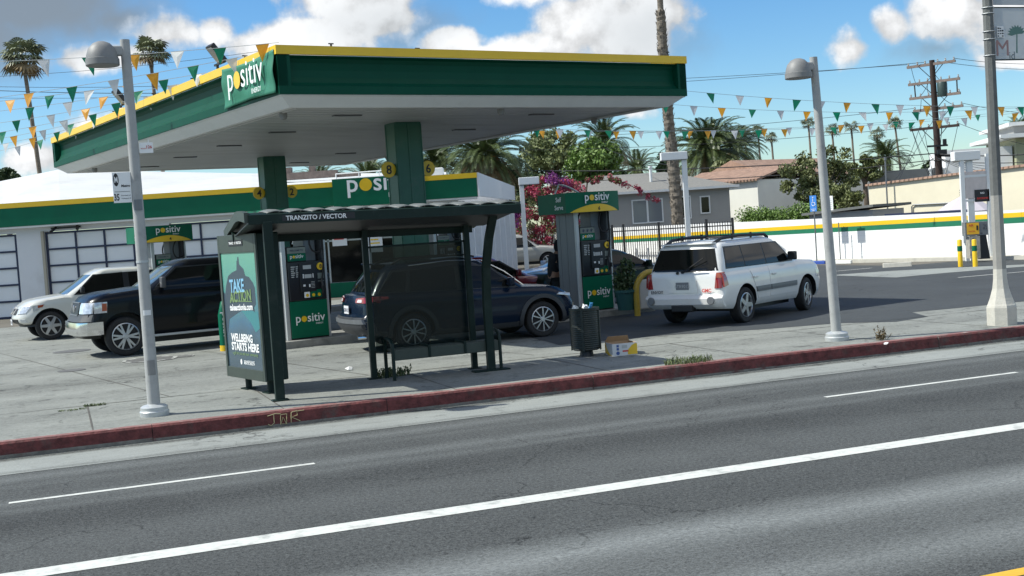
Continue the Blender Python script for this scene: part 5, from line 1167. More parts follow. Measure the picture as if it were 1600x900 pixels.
d=MB(); text(d,'ACTION',(P2(.50,0)[0],-.016,P2(0,.625)[1]),(1,0,.06),(0,0,1),w=PWd*.62,h=.17,bold=.03); d.bb((P2(.18,0)[0],-.018,P2(0,.578)[1]),(P2(.82,0)[0],-.015,P2(0,.585)[1])); d.build('poster_heading',m_plime,po)
d=MB(); text(d,'takeactionla.com',(P2(.5,0)[0],-.016,P2(0,.53)[1]),(1,0,.03),(0,0,1),w=PWd*.66,bold=.03)
text(d,'WELLBEING',(P2(.14,0)[0],-.016,P2(0,.262)[1]),(1,0,0),(0,0,1),w=PWd*.62,h=.125,bold=.035,align='L'); text(d,'STARTS HERE',(P2(.14,0)[0],-.016,P2(0,.185)[1]),(1,0,0),(0,0,1),w=PWd*.78,h=.125,bold=.035,align='L')
text(d,'LOS ANGELES COUNTY',(P2(.62,0)[0],-.016,P2(0,.062)[1]),(1,0,0),(0,0,1),w=PWd*.3,bold=.02); text(d,'MENTAL HEALTH',(P2(.62,0)[0],-.016,P2(0,.045)[1]),(1,0,0),(0,0,1),w=PWd*.3,bold=.02)
d.prism([(P2(.38,0)[0]+.032*math.cos(k*.52),P2(0,.052)[1]+.042*math.sin(k*.52)) for k in range(12)],(0,-.014,0),(1,0,0),(0,0,1),.001); d.build('poster_lettering',m_ltxt,po)
d=MB(); text(d,'a gift for you and your community',(P2(.52,0)[0],-.016,P2(0,.122)[1]),(1,0,0),(0,0,1),w=PWd*.72,bold=.01); d.build('poster_script',m_plime,po)
d=MB(); xc=KW*.5; d.bb((xc-.27,-.036,Z1-.17),(xc+.27,-.031,Z1-.08)); nb=d.build('name_plate',m_btxt,kk); d=MB(); text(d,'TRANZITO / VECTOR',(xc,-.037,Z1-.125),(1,0,0),(0,0,1),w=.48,bold=.03); d.build('lettering',m_ltxt,nb)
for x in (.35,KW-.30):
    d=MB(); d.cyl((x,TK/2,.02),(x,TK/2,Z0+.02),.05,n=12); d.bb((x-.12,TK/2-.09,0),(x+.12,TK/2+.09,.02)); d.build('leg',m_dkgreen,kk)
# ================================================================ street lamps
def streetlamp(base,H,label,ax,lean=0,bolt=m_pumplight):
    L=empty('street_lamp',base,TH,label,'street lamp','dome headed lamps on the sidewalk')
    d=MB(); d.cyl((0,0,.0),(-lean,0,H),.085,.062,n=20); d.build('pole',m_lamp,L,smooth=True)
    d=MB(); d.lathe([(.19,0),(.195,.06),(.18,.075),(.18,.12),(.15,.14),(.10,.15),(.085,.16)],n=28); d.build('base_collar',m_pumplight,L,smooth=True)
    d=MB(); cx=-lean-.30; zt=H-.08
    d.lathe([(.205,zt-.26),(.215,zt-.25),(.215,zt-.17),(.205,zt-.165),(.20,zt-.12),(.17,zt-.03),(.11,zt+.035),(.05,zt+.06),(.001,zt+.065)],(cx,0,0),n=28); hd_=d.build('lamp_head',m_lampd,L,smooth=True)
    d=MB(); d.bb((cx,-.045,zt-.13),(-lean,.045,zt+.0)); d.build('arm',m_lamp,L,bevel=.02)
    d=MB(); d.lathe([(.001,zt-.25),(.20,zt-.25)],(cx,0,0),n=24); d.build('lens',m_black,hd_)
    return L
lb=at(242,649,z=0); l1=streetlamp(lb,5.0,'grey street lamp with dome head carrying the bus stop signs at the left','l')
d=MB(); d.cyl((0,0,2.05),(0,0,2.08),.083,n=20); d.build('pole_band',m_pumplight,l1)
for L_,z_,h_,w_,c_ in ((l1,.55,.20,.07,m_lampd),(l1,2.75,.14,.075,m_pumpgrey),(l1,1.35,.07,.05,m_poster)):
    d=MB(); d.lathe([(.0865,z_),(.0865,z_+h_)],n=40); bm_=d.build('hand_hole_cover' if z_<1 else 'sticker',c_,L_)
    bq_=bmesh.new(); bq_.from_mesh(bm_.data); bmesh.ops.delete(bq_,geom=[f for f in bq_.faces if len(f.verts)>4 or f.calc_center_median().y>-.07],context='FACES'); bq_.to_mesh(bm_.data); bq_.free()
lb2=at(1308,532,z=0); l2=streetlamp(lb2,4.62,'grey street lamp with dome head standing alone right of the white car','r',lean=.17)
# bus stop sign on the left lamp
bs=empty('bus_stop_sign',(lb.x,lb.y,0),TH,'white bus stop sign with round black M emblem clamped left of the lamp pole','sign')
SX=lambda x:-.07+(x+.07)*.56; SZ=lambda z:2.86+(z-2.80)*.41
d=MB(); d.bb((SX(-.48),-.03,2.86),(-.07,-.015,3.26)); b_=d.build('sign_plate',m_ltxt,bs)
d=MB(); d.bb((SX(-.45),-.034,SZ(3.15)),(SX(-.10),-.031,SZ(3.16))); text(d,'35',(SX(-.41),-.032,SZ(2.98)),(1,0,0),(0,0,1),h=.09,w=.065,bold=.02); text(d,'Metro',(SX(-.19),-.032,SZ(3.34)),(1,0,0),(0,0,1),w=.11,bold=.03); text(d,'Downtown LA',(SX(-.20),-.032,SZ(3.03)),(1,0,0),(0,0,1),w=.12,bold=.01); text(d,'Washington Bl',(SX(-.20),-.032,SZ(2.93)),(1,0,0),(0,0,1),w=.12,bold=.01)
d.prism([(.034*math.cos(k*.262),.085*math.sin(k*.262)) for k in range(24)],(SX(-.40),-.032,SZ(3.54)),(1,0,0),(0,0,1),.001); d.build('sign_print',m_btxt,b_)
d=MB(); text(d,'M',(SX(-.40),-.035,SZ(3.54)),(1,0,0),(0,0,1),w=.042,h=.08,bold=.03); d.build('emblem_letter',m_ltxt,b_)
s2_=empty('small_route_sign',(lb.x,lb.y,0),TH,'small white plate with red lettering on the right of the lamp pole','sign')
d=MB(); d.bb((.075,-.03,3.50),(.25,-.015,3.64)); d.bb((.19,-.027,3.64),(.20,-.018,3.68)); b_=d.build('sign_plate',m_ltxt,s2_)
d=MB(); text(d,'126',(.20,-.032,3.58),(1,0,0),(0,0,1),w=.07,bold=.02); text(d,'TROLLEY',(.125,-.032,3.56),(1,0,0),(0,0,1),w=.07,bold=.02); d.build('sign_print',m_red,b_)
# concrete street pole with banners
cp=at(1566,507,z=0); cpo=empty('concrete_pole',cp,TH,'tall octagonal concrete street pole with flared base, darker above, at the right edge','pole')
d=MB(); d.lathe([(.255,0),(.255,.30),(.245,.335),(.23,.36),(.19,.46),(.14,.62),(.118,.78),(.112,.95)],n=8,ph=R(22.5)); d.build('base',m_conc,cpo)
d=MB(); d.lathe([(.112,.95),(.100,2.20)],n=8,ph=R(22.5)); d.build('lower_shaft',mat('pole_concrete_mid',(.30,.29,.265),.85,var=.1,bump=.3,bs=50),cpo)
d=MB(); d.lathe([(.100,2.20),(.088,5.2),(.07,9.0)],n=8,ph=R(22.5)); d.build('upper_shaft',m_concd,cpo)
d=MB()
for z in (5.35,4.95,4.55,4.82,5.25): d.lathe([(.10,z),(.104,z+.004),(.10,z+.012)],n=16)
d.build('steel_strap',m_pumplight,cpo)
def cloth_mat(nm,c):
    M=mat(nm,c,.6,var=.06); t=M.node_tree; p=t.nodes['Principled BSDF']; tl=t.nodes.new('ShaderNodeBsdfTranslucent'); tl.inputs[0].default_value=(*c,1); mx=t.nodes.new('ShaderNodeMixShader'); mx.inputs[0].default_value=.5; t.links.new(p.outputs[0],mx.inputs[1]); t.links.new(tl.outputs[0],mx.inputs[2]); t.links.new(mx.outputs[0],t.nodes['Material Output'].inputs[0]); return M
bn2=empty('street_banner',cp,TH,'white street banner with large faded M and green tree on the concrete pole','banner')
za=2.2+(at(1560,92,Y=21).z-2.2)
zb1=at(1562,93,Y=20.9).z; zt1=at(1560,13,Y=20.9).z
d=MB(); d.bb((.11,-.012,zb1),(.98,-.004,zt1)); cl=d.build('cloth',cloth_mat('banner_white',(.70,.72,.72)),bn2)
d=MB(); d.tube([(.08,0,zb1-.01),(1.0,0,zb1-.01)],.012); d.tube([(.08,0,zt1+.01),(1.0,0,zt1+.01)],.012); d.build('banner_rod',m_dkgreen,bn2)
d=MB(); text(d,'M',(.26,-.014,zb1+.19),(1,0,0),(0,0,1),w=.26,h=.26); d.build('large_letter',mat('faded_maroon',(.34,.20,.19),.6),cl)
d=MB(); text(d,'id',(.40,-.014,zb1+.06),(1,0,0),(0,0,1),h=.13,align='L'); d.build('small_letters',mat('faded_ink',(.16,.19,.2),.6),cl)
d=MB(); rt=random.Random(3)
for k in range(9):
    a_=R(20+k*20); c0=(.58,zb1+.42); d.prism([(c0[0],c0[1]),(c0[0]+.12*math.cos(a_-.3),c0[1]+.10*math.sin(a_-.3)),(c0[0]+.21*math.cos(a_),c0[1]+.16*math.sin(a_)),(c0[0]+.12*math.cos(a_+.3),c0[1]+.10*math.sin(a_+.3))],(0,-.014-.0004*k,0),(1,0,0),(0,0,1),.0003)
d.prism([(.55,zb1+.1),(.58,zb1+.1),(.595,zb1+.42),(.57,zb1+.42)],(0,-.014,0),(1,0,0),(0,0,1),.0004); d.build('tree_print',mat('faded_green',(.10,.20,.17),.6),cl)
d=MB(); d.bb((.13,-.05,zb1+.36),(.28,-.03,zb1+.55)); tg=d.build('sticker_plate',m_poster,bn2); d=MB()
for i_ in range(3):
    for j_ in range(4): 
        if rt.random()<.8: d.bb((.14+.045*i_,-.055,zb1+.375+.043*j_),(.14+.045*i_+rt.uniform(.015,.035),-.051,zb1+.375+.043*j_+rt.uniform(.012,.03)))
d.build('sticker_print',m_btxt,tg)
bn3=empty('street_banner',cp,TH,'pale banner cut by the top edge of the view above the white tree banner','banner'); d=MB(); d.bb((.11,-.012,zt1+.05),(.98,-.004,zt1+1.2)); cl=d.build('cloth',cloth_mat('banner_grey',(.6,.62,.63)),bn3); d=MB(); d.tube([(.08,0,zt1+1.21),(1.0,0,zt1+1.21)],.012); d.build('banner_rod',m_dkgreen,bn3)
# ================================================================ trash can, box, litter, weeds
bc=at(917,556,z=0); tcn_=empty('trash_can',bc,TH,'dark green ribbed metal trash can overflowing beside the cardboard box','trash can')
m_can=mat('can_green',(.009,.017,.014),.5,var=.2,vs_=9,dirt=(.05,.055,.05),dirt_s=5,dirt_a=.5)
d=MB(); prof=[(.02,.09),(.20,.10)]
z=.12
while z<.74: prof+=[(.238,z),(.232,z+.014),(.238,z+.028)]; z+=.034
prof+=[(.25,.76),(.25,.80),(.235,.80),(.225,.70),(.001,.70)]; d.lathe(prof,n=32); d.build('drum',m_can,tcn_,smooth=True)
for a_ in (-.6,.9,2.5,4.1):
    d=MB(); d.bb((-.02,-.252,.10),(.02,-.236,.80)); q=d.build('strap',m_can,tcn_); q.rotation_euler=(0,0,a_)
d=MB(); d.cyl((0,0,0),(0,0,.10),.12,.10,n=16); d.build('foot',m_black,tcn_)
for c_,lb_,mt_,(dx,dy),sc_ in (('crumpled_paper','white crumpled paper cup sticking out of the trash can at its left rim',m_poster,(-.16,-.06),(.08,.06,.06)),('crumpled_paper','white paper bag at the middle of the trash can rim',m_poster,(0.02,-.10),(.08,.06,.06)),('blue_carton','small blue carton poking up at the right of the trash can rim',mat('carton_blue',(.06,.28,.55),.5),(.12,-.08),(.04,.03,.10))):
    rq=random.Random(len(lb_)); d=MB(); d.box((0,0,0),sc_,rz=rq.uniform(0,1),rx=.3,ry=.3); o=d.build(c_,mt_,bevel=.01)
    bmn=bmesh.new(); bmn.from_mesh(o.data); bmesh.ops.subdivide_edges(bmn,edges=bmn.edges,cuts=2,use_grid_fill=True)
    for v_ in bmn.verts: v_.co+=Vector([rq.uniform(-.008,.008) for _ in range(3)])
    bmn.to_mesh(o.data); bmn.free(); o.modifiers.clear(); o.location=(bc.x+dx*cs,bc.y+dx*sn+dy,.80+sc_[2]*.3); tag(o,lb_,'litter')
# banana style carton on the ground
bq=at(960,553,z=0); bo_=empty('cardboard_box',at(983,554.5,z=0)+Vector((-.11,.17,0)),R(12),'open white cardboard box printed with yellow shapes on the sidewalk beside the trash can','box')
m_card=mat('cardboard',(.42,.27,.15),.85,var=.1); m_cardw=mat('white_carton',(.60,.60,.60),.6,var=.04); m_cardy=mat('carton_yellow',(.72,.46,.03),.55)
bl,bw_,bh=.42,.42,.20
for (a_,b_) in (((-bl/2,-bw_/2),(bl/2,-bw_/2+.006)),((-bl/2,bw_/2-.006),(bl/2,bw_/2)),((-bl/2,-bw_/2+.006),(-bl/2+.006,bw_/2-.006)),((bl/2-.006,-bw_/2+.006),(bl/2,bw_/2-.006))):
    d=MB(); d.bb((a_[0],a_[1],0),(b_[0],b_[1],bh)); d.build('side_panel',m_cardw,bo_)
d=MB(); d.bb((-bl/2+.006,-bw_/2+.006,.0),(bl/2-.006,bw_/2-.006,.006)); d.bb((-bl/2+.008,bw_/2-.012,.01),(bl/2-.008,bw_/2-.007,bh+.001)); d.bb((bl/2-.012,-bw_/2+.01,.01),(bl/2-.007,bw_/2-.01,bh+.001)); d.build('inner_card',m_card,bo_)
d=MB(); d.add([(-bl/2,bw_/2,bh),(bl/2,bw_/2,bh),(bl/2-.04,bw_/2-.06,bh+.09),(-bl/2+.04,bw_/2-.06,bh+.09)],[(0,1,2,3)]); d.add([(-bl/2,-bw_/2,bh),(-bl/2,bw_/2,bh),(-bl/2+.15,bw_/2-.05,bh-.02),(-bl/2+.15,-bw_/2+.05,bh+.02)],[(0,1,2,3)]); o=d.build('flap',m_card,bo_); o.modifiers.new('s','SOLIDIFY').thickness=.004
fx=-bw_/2-.002
arc=[(.21,.0),(.21,.17),(.18,.18),(.12,.15),(.06,.09),(.045,.04),(.05,0.0)]
d=MB(); d.prism(arc,(0,fx,.01),(1,0,0),(0,0,1),.001); d.prism([(-.20,.19),(-.20,.09),(-.12,.04),(-.03,.0),(-.08,.08),(-.14,.15),(-.16,.19)],(-bl/2-.002,0,.0),(0,-1,0),(0,0,1),.001); d.prism([(-.21,.02),(-.21,.16),(-.1,.10),(.06,.02),(.18,.0),(.0,.0)],(-bl/2-.003,0,.002),(0,-1,0),(0,0,1),.001); d.build('yellow_print',m_cardy,bo_)
d=MB()
for x,z in ((-.12,.16),(-.12,.11)): d.bb((x-.02,fx-.001,z-.02),(x+.02,fx+.001,z+.02))
d.prism([(-.12+.03*math.cos(k*.52),.045+.03*math.sin(k*.52)) for k in range(12)],(0,fx-.001,0),(1,0,0),(0,0,1),.001); d.build('blue_print',mat('ink_blue',(.05,.10,.28),.6),bo_)
d=MB(); d.bb((-.04,fx-.001,.06),(.06,fx+.001,.085)); d.build('red_print',m_red,bo_)
d=MB(); d.bb((-.05,fx-.0015,.12),(.04,fx+.001,.17)); d.build('grey_print',m_gtxt,bo_)
def weed(name,px,label,r,n,h,mt,blade=True,seed=0):
    p=at(*px,z=0); rg_=np.random.default_rng(seed); d=MB()
    for i in range(n):
        a=rg_.random()*6.28; rr=r*math.sqrt(rg_.random()); b0=Vector((rr*math.cos(a),rr*.35*math.sin(a),0)); hh=h*rg_.uniform(.4,1.1); ln=Vector((rg_.normal()*.35,rg_.normal()*.35,1)).normalized()*hh; w_=Vector((rg_.normal(),rg_.normal(),0)).normalized()*.006
        c_=b0+ln*.6+Vector((0,0,.0)); e_=b0+ln+Vector((rg_.normal()*.03,rg_.normal()*.03,-.02))
        d.add([b0-w_,b0+w_,c_+w_,c_-w_],[(0,1,2,3)]); d.add([c_-w_,c_+w_,e_],[(0,1,2)])
        if not blade:
            for k in range(4):
                q_=b0+ln*rg_.uniform(.3,1); s_=Vector(rg_.normal(size=3)).normalized()*.022; t_=Vector(rg_.normal(size=3)).normalized()*.016; d.add([q_-s_,q_+t_,q_+s_,q_-t_],[(0,1,2,3)])
    o=d.build(name,mt); o.location=p; o.rotation_euler=(0,0,TH); tag(o,label,'weed','weeds in the paving cracks'); return o
m_weed=mat('weed_green',(.10,.13,.05),.7,var=.4,vs_=8); m_weedd=mat('weed_dry',(.16,.12,.06),.8,var=.3,vs_=8)
weed('weed_clump',(1078,567),'low grassy weed clump growing along the kerb right of the cardboard box',.42,260,.15,m_weed,True,1)
weed('weed_clump',(614,588),'small leafy weed under the left end of the bench',.30,110,.16,m_weed,False,2)
weed('weed_clump',(1378,531),'thin dry weed stem sticking up at the kerb right of the lamp',.12,30,.22,m_weedd,False,3)
weed('weed_clump',(148,634),'low dark weed in the joint left of the left lamp pole',.16,90,.06,m_weed,True,4)
weed('weed_clump',(112,641),'flat dry weed streak furthest left in the paving joint',.22,70,.035,m_weed,True,5)
for px_,lb_,s_ in (((560,648),'small white scrap of litter at the foot of the red kerb',.05),((546,578),'flat white paper scrap lying on the forecourt behind the shelter',.09),((592,588),'white crumpled cup beside the left bench leg',.05),((1385,538),'pale paper scrap on the sidewalk right of the lamp',.05)):
    d=MB(); rq=random.Random(int(px_[0])); zz=-.19 if px_[0]==560 else .006
    g_=[(rq.uniform(.6,1)*s_*math.cos(k),rq.uniform(.4,1)*s_*math.sin(k)*.8,rq.uniform(0,.6)*s_) for k in np.arange(0,6.2,.9)]; d.add([(0,0,s_*.7)]+g_,[(0,i+1,(i+1)%len(g_)+1) for i in range(len(g_))]); d.add([(0,0,.0)]+g_,[(0,i+1,(i+1)%len(g_)+1) for i in range(len(g_))])
    o=d.build('litter_scrap',m_poster); o.location=at(*px_,z=zz); tag(o,lb_,'litter')
# manhole covers set into the forecourt
for px_,r_,lb_,chk in (((235,562),.55,'large round tank cover with chequered white rim nearest the lamp pole',True),((287,557),.22,'small round cover with chequered rim right of the larger one',True),((112,549),.42,'dark round cover in the forecourt before the white pickup',False),((112,579),.26,'flat dark oval plate in the paving left of the lamp',False)):
    p=at(*px_,z=0); e=empty('tank_cover',(p.x,p.y,0),0,lb_,'manhole cover','round covers in the forecourt'); d=MB(); d.lathe([(r_,.003),(r_,.008),(r_*.86,.010),(.001,.010)],n=36); d.build('cover',mat('cover_steel',(.12,.12,.115),.7,var=.3,vs_=12) ,e)
    if chk:
        d=MB()
        for k in range(18):
            if k%2: 
                t0,t1=2*math.pi*k/18,2*math.pi*(k+1)/18; vs=[(rr*math.cos(t),rr*math.sin(t),.013) for rr in (r_*.88,r_) for t in (t0,t1)]; d.add(vs,[(0,1,3,2)])
        d.build('rim_marking',m_line,e)
# graffiti on the kerb
d=MB(); g0=UV(0,16.0); 
gu_=toUV(at(445,652,z=-.08))[0]
def gp(x,z): q=UV(gu_+x,15.992+.0*z); return (q.x,q.y,-.10+z)
for pts in ([(-.22,.06),(-.12,.08),(-.05,.07)],[(-.14,.08),(-.14,-.04),(-.18,-.07),(-.22,-.05)],[(-.06,-.07),(-.02,.02),(.02,-.07)],[(-.05,.06),(-.06,-.06),(.02,-.07),(.03,.06),(-.05,.06)],[(.08,-.06),(.09,.07),(.16,.09),(.17,.03),(.09,.01),(.20,-.05)],[(.1,.08),(.26,.085)]): d.tube([gp(*q) for q in pts],.006,5)
tag(d.build('kerb_graffiti',mat('graffiti_cream',(.42,.36,.20),.8)),'cream sprayed scrawl on the red kerb left of the bus shelter','graffiti')
# ================================================================ signs and equipment in the lot
def post(name,px,off,z,label,cat='pole',r=.025,mt=m_pumpgrey,group=None):
    p=onwall(px,off); e=empty(name,p,wang,label,cat,group); d=MB(); d.cyl((0,0,0),(0,0,z),r,n=8); d.build('pole',mt,e); return e
yface=side
def face_sign(e,w,h,zc,mt):
    d=MB(); d.bb((-w/2,yface*.03,zc-h/2),(w/2,yface*.045,zc+h/2)); return d.build('sign_plate',mt,e)
# right axis as seen from the lot: local -x*side
rx=Vector((-1,0,0)) if side>0 else Vector((1,0,0))
e=post('parking_sign',1277,.95,2.62,'blue accessible parking sign on a thin pole left of the right lamp','sign')
b_=face_sign(e,.32,.62,2.35,mat('sign_blue',(.05,.22,.62),.5)); d=MB()
d.lathe([(.001,0),(.035,.0)],(0,yface*.05,2.58),'Y',12); d.tube([(0,yface*.05,2.53),(0,yface*.05,2.38),(rx.x*.08,yface*.05,2.38),(rx.x*.11,yface*.05,2.28)],.014,6)
d.tube([(rx.x*(.02+.085*math.cos(t)),yface*.05,2.34+.085*math.sin(t)) for t in np.arange(2.4,6.6,.4)],.011,6); text(d,'MINIMUM FINE',(0,yface*.047,2.13),rx,(0,0,1),w=.24,bold=.02); text(d,'$250',(0,yface*.047,2.07),rx,(0,0,1),w=.12,bold=.02); d.build('sign_print',m_ltxt,b_)
e=post('tow_sign',1302,.95,2.60,'white notice sign on a pole just right of the right lamp pole','sign',mt=m_pumplight); b_=face_sign(e,.36,.55,2.32,m_ltxt); d=MB()
for k in range(6): d.bb((-.13,yface*.047,2.12+k*.07),(.13-.03*(k%2),yface*.05,2.14+k*.07))
d.build('sign_print',m_gtxt,b_)
post('slim_pole',1314,.4,1.55,'thin dark pole against the white wall beside the right lamp','pole','' or .02,m_pumpgrey,'thin poles against the white wall')
post('slim_pole',1313+28,.4,1.6,'second thin dark pole further right against the white wall','pole',.02,m_pumpgrey,'thin poles against the white wall') if False else None
# bollards
for px_,lb_ in (((1501,417),'left one of two yellow bollards with green band before the air machine'),((1524,417),'right yellow bollard with green band standing nearest the air machine')):
    p=at(*px_,z=0); e=empty('bollard',p,0,lb_,'bollard','yellow bollards by the air machine'); d=MB(); d.lathe([(.075,0),(.075,.84),(.06,.87),(.001,.88)],n=16); d.build('tube',m_yel,e,smooth=True); d=MB(); d.lathe([(.077,.50),(.079,.505),(.079,.665),(.077,.67)],n=16); d.build('green_band',m_green,e)
# air machine
am=at(1527,412,z=0)+Vector((.35,1.0,0)); e=empty('air_machine',am,wang+math.pi*(.5)-R(0),'air and water machine with orange panel on a pedestal behind the bollards','air machine'); e.rotation_euler=(0,0,R(-5))
d=MB(); d.bb((-.24,-.2,.14),(.10,.25,.88)); d.build('pedestal',mat('graffiti_concrete',(.33,.31,.27),.8,var=.3,vs_=9),e); d=MB(); d.add([(.10,-.15,.1),(.42,-.15,.1),(.32,-.15,.9),(.12,-.15,.9),(.10,.2,.1),(.42,.2,.1),(.32,.2,.9),(.12,.2,.9)],[(0,1,2,3),(4,7,6,5),(0,4,5,1),(1,5,6,2),(2,6,7,3),(3,7,4,0)]); d.build('hose_cover',m_black,e)
d=MB(); d.bb((-.36,-.18,.90),(.38,.22,1.36)); cb2=d.build('cabinet',m_pumpgrey,e,bevel=.01)
d=MB(); d.bb((-.31,-.19,.95),(.09,-.183,1.33)); pn2=d.build('orange_panel',mat('panel_orange',(.85,.45,.02),.45),cb2); d=MB(); text(d,'AIR',(-.17,-.192,1.25),(1,0,0),(0,0,1),w=.16,bold=.03); text(d,'WATER',(-.15,-.192,1.05),(1,0,0),(0,0,1),w=.22,bold=.02); d.build('panel_print',m_red,pn2)
d=MB(); d.bb((0.0,-.196,1.08),(.06,-.191,1.24)); d.build('keypad',m_black,pn2)
d=MB(); rz2=random.Random(2)
for k in range(9): x=.14+rz2.random()*.2; z=.98+rz2.random()*.3; d.tube([(x,-.185,z),(x+rz2.uniform(-.06,.06),-.185,z+rz2.uniform(-.08,.08))],.008,4)
for k in range(12): x=-.22+rz2.random()*.12; z=.25+k*.05; d.tube([(x,-.205,z),(x+rz2.uniform(-.05,.08),-.205,z+.03)],.01,4)
d.build('scrawl',m_btxt,e)
# framed price sign with lamp behind it
fs=at(1530,412,z=0)+Vector((1.0,2.1,0)); e=empty('sign_frame',(fs.x,fs.y,0),0,'white framed sign stand with small red black notice and box lamp on top','sign frame')
ky=fs.y; X=lambda px,py: at(px,py,Y=ky).x-fs.x; Zp=lambda px,py: at(px,py,Y=ky).z
d=MB()
for a_,b_ in (((1500,245),(1508,380)),((1541,240),(1550,405))):
    za_,zb_=Zp(*a_),max(0,Zp(*b_)); x=X(*b_); d.bb((x-.07,-.06,0 if b_[0]>1520 else zb_),(x+.07,.06,za_))
xa,xb_=X(1505,320),X(1546,320)
for py in (275,313,): d.bb((xa,-.04,Zp(1520,py)-.04),(xb_,.04,Zp(1520,py)+.04))
d.bb((xa,-.05,0),(xa+.12,.05,Zp(1505,380))); d.build('frame',m_white,e)
d=MB(); d.bb((xa+.1,-.03,Zp(1520,310)),(xb_-.06,.03,Zp(1520,268))); d.build('blank_panel',mat('panel_pink_white',(.62,.55,.52),.6,var=.1),e)
d=MB(); zc=Zp(1534,306); xc=X(1534,306); d.bb((xc-.26,-.06,zc-.20),(xc+.24,-.04,zc+.22)); nt=d.build('notice',m_btxt,e); d=MB(); text(d,'NO',(xc,-.062,zc+.1),(1,0,0),(0,0,1),w=.14,bold=.02); d.build('notice_print',m_ltxt,nt); d=MB(); text(d,'SMOKING',(xc,-.062,zc-.08),(1,0,0),(0,0,1),w=.4,bold=.03); d.build('notice_print',m_red,nt)
def lotlamp(px_top,px_x,Y,label,wbox,side_=-1,zbase=0):
    t_=at(*px_top,Y=Y); e=empty('lot_lamp',(t_.x,Y,zbase),0,label,'lot lamp','white box headed lamps in the lot'); zt=t_.z-zbase
    d=MB(); d.bb((-.10,-.08,0),(.10,.08,zt-.1)); d.build('pole',m_white,e,bevel=.01)
    x0,x1=(-wbox,.12) if side_<0 else (-.12,wbox); 
    if side_==0: x0,x1=-wbox*.75,wbox*.45
    d=MB(); d.bb((x0,-.2,zt-.34),(x1,.2,zt-.02)); hd_=d.build('lamp_box',m_white,e,bevel=.02); d=MB(); d.bb((x0+.05,-.15,zt-.355),(x1-.05,.15,zt-.341)); d.build('lens',m_lens,hd_); return e
lotlamp((1068,236),0,50,'white lot lamp with long box head in front of the tall palm trunk',.95)
lotlamp((814,277),0,54,'white lot lamp left of the bougainvillea beside the shop corner',.78,1)
lotlamp((1513,235),0,fs.y+.1,'white T shaped lot lamp above the sign frame at the right',.75,0)
# umbrella beyond the wall
p=at(1508,330,Y=46); e=empty('parasol',(p.x,46,0),0,'grey white closed topped parasol poking above the striped wall','parasol'); d=MB(); d.lathe([(1.1,p.z-.05),(1.12,p.z),(.6,p.z+.35),(.02,p.z+.62)],n=10); d.build('canopy',mat('parasol_cloth',(.50,.46,.50),.7),e); d=MB(); d.cyl((0,0,0),(0,0,p.z+.75),.03); d.build('pole',m_pumpgrey,e)
# shed roof and dark beam along the wall top
p=at(1320,338,Y=50); e=empty('low_shed',(p.x+.6,50.5,0),wang,'small grey shed with flat roof just over the white wall','shed'); d=MB(); d.bb((-1.6,-1,0),(1.6,1,1.95)); d.build('wall',m_hgrey,e); d=MB(); d.box((0,0,2.02),(3.6,2.5,.10),ry=R(3)); d.build('roof',m_concd,e)
p=at(1480,330,Y=44); e=empty('dark_beam',(p.x,44.6,0),wang,'dark steel beam lying along the top of the wall before the parasol','beam'); d=MB(); d.bb((-1.2,-.08,p.z-.12),(2.4,.08,p.z+.02)); d.bb((-1.2,-.1,p.z-.4),(-1.0,.1,p.z-.12)); d.build('beam',m_navy,e); d=MB(); d.bb((.0,-.08,0),(.12,.08,p.z-.1)); d.bb((2.1,-.08,0),(2.2,.08,p.z-.1)); d.build('beam_post',m_navy,e)
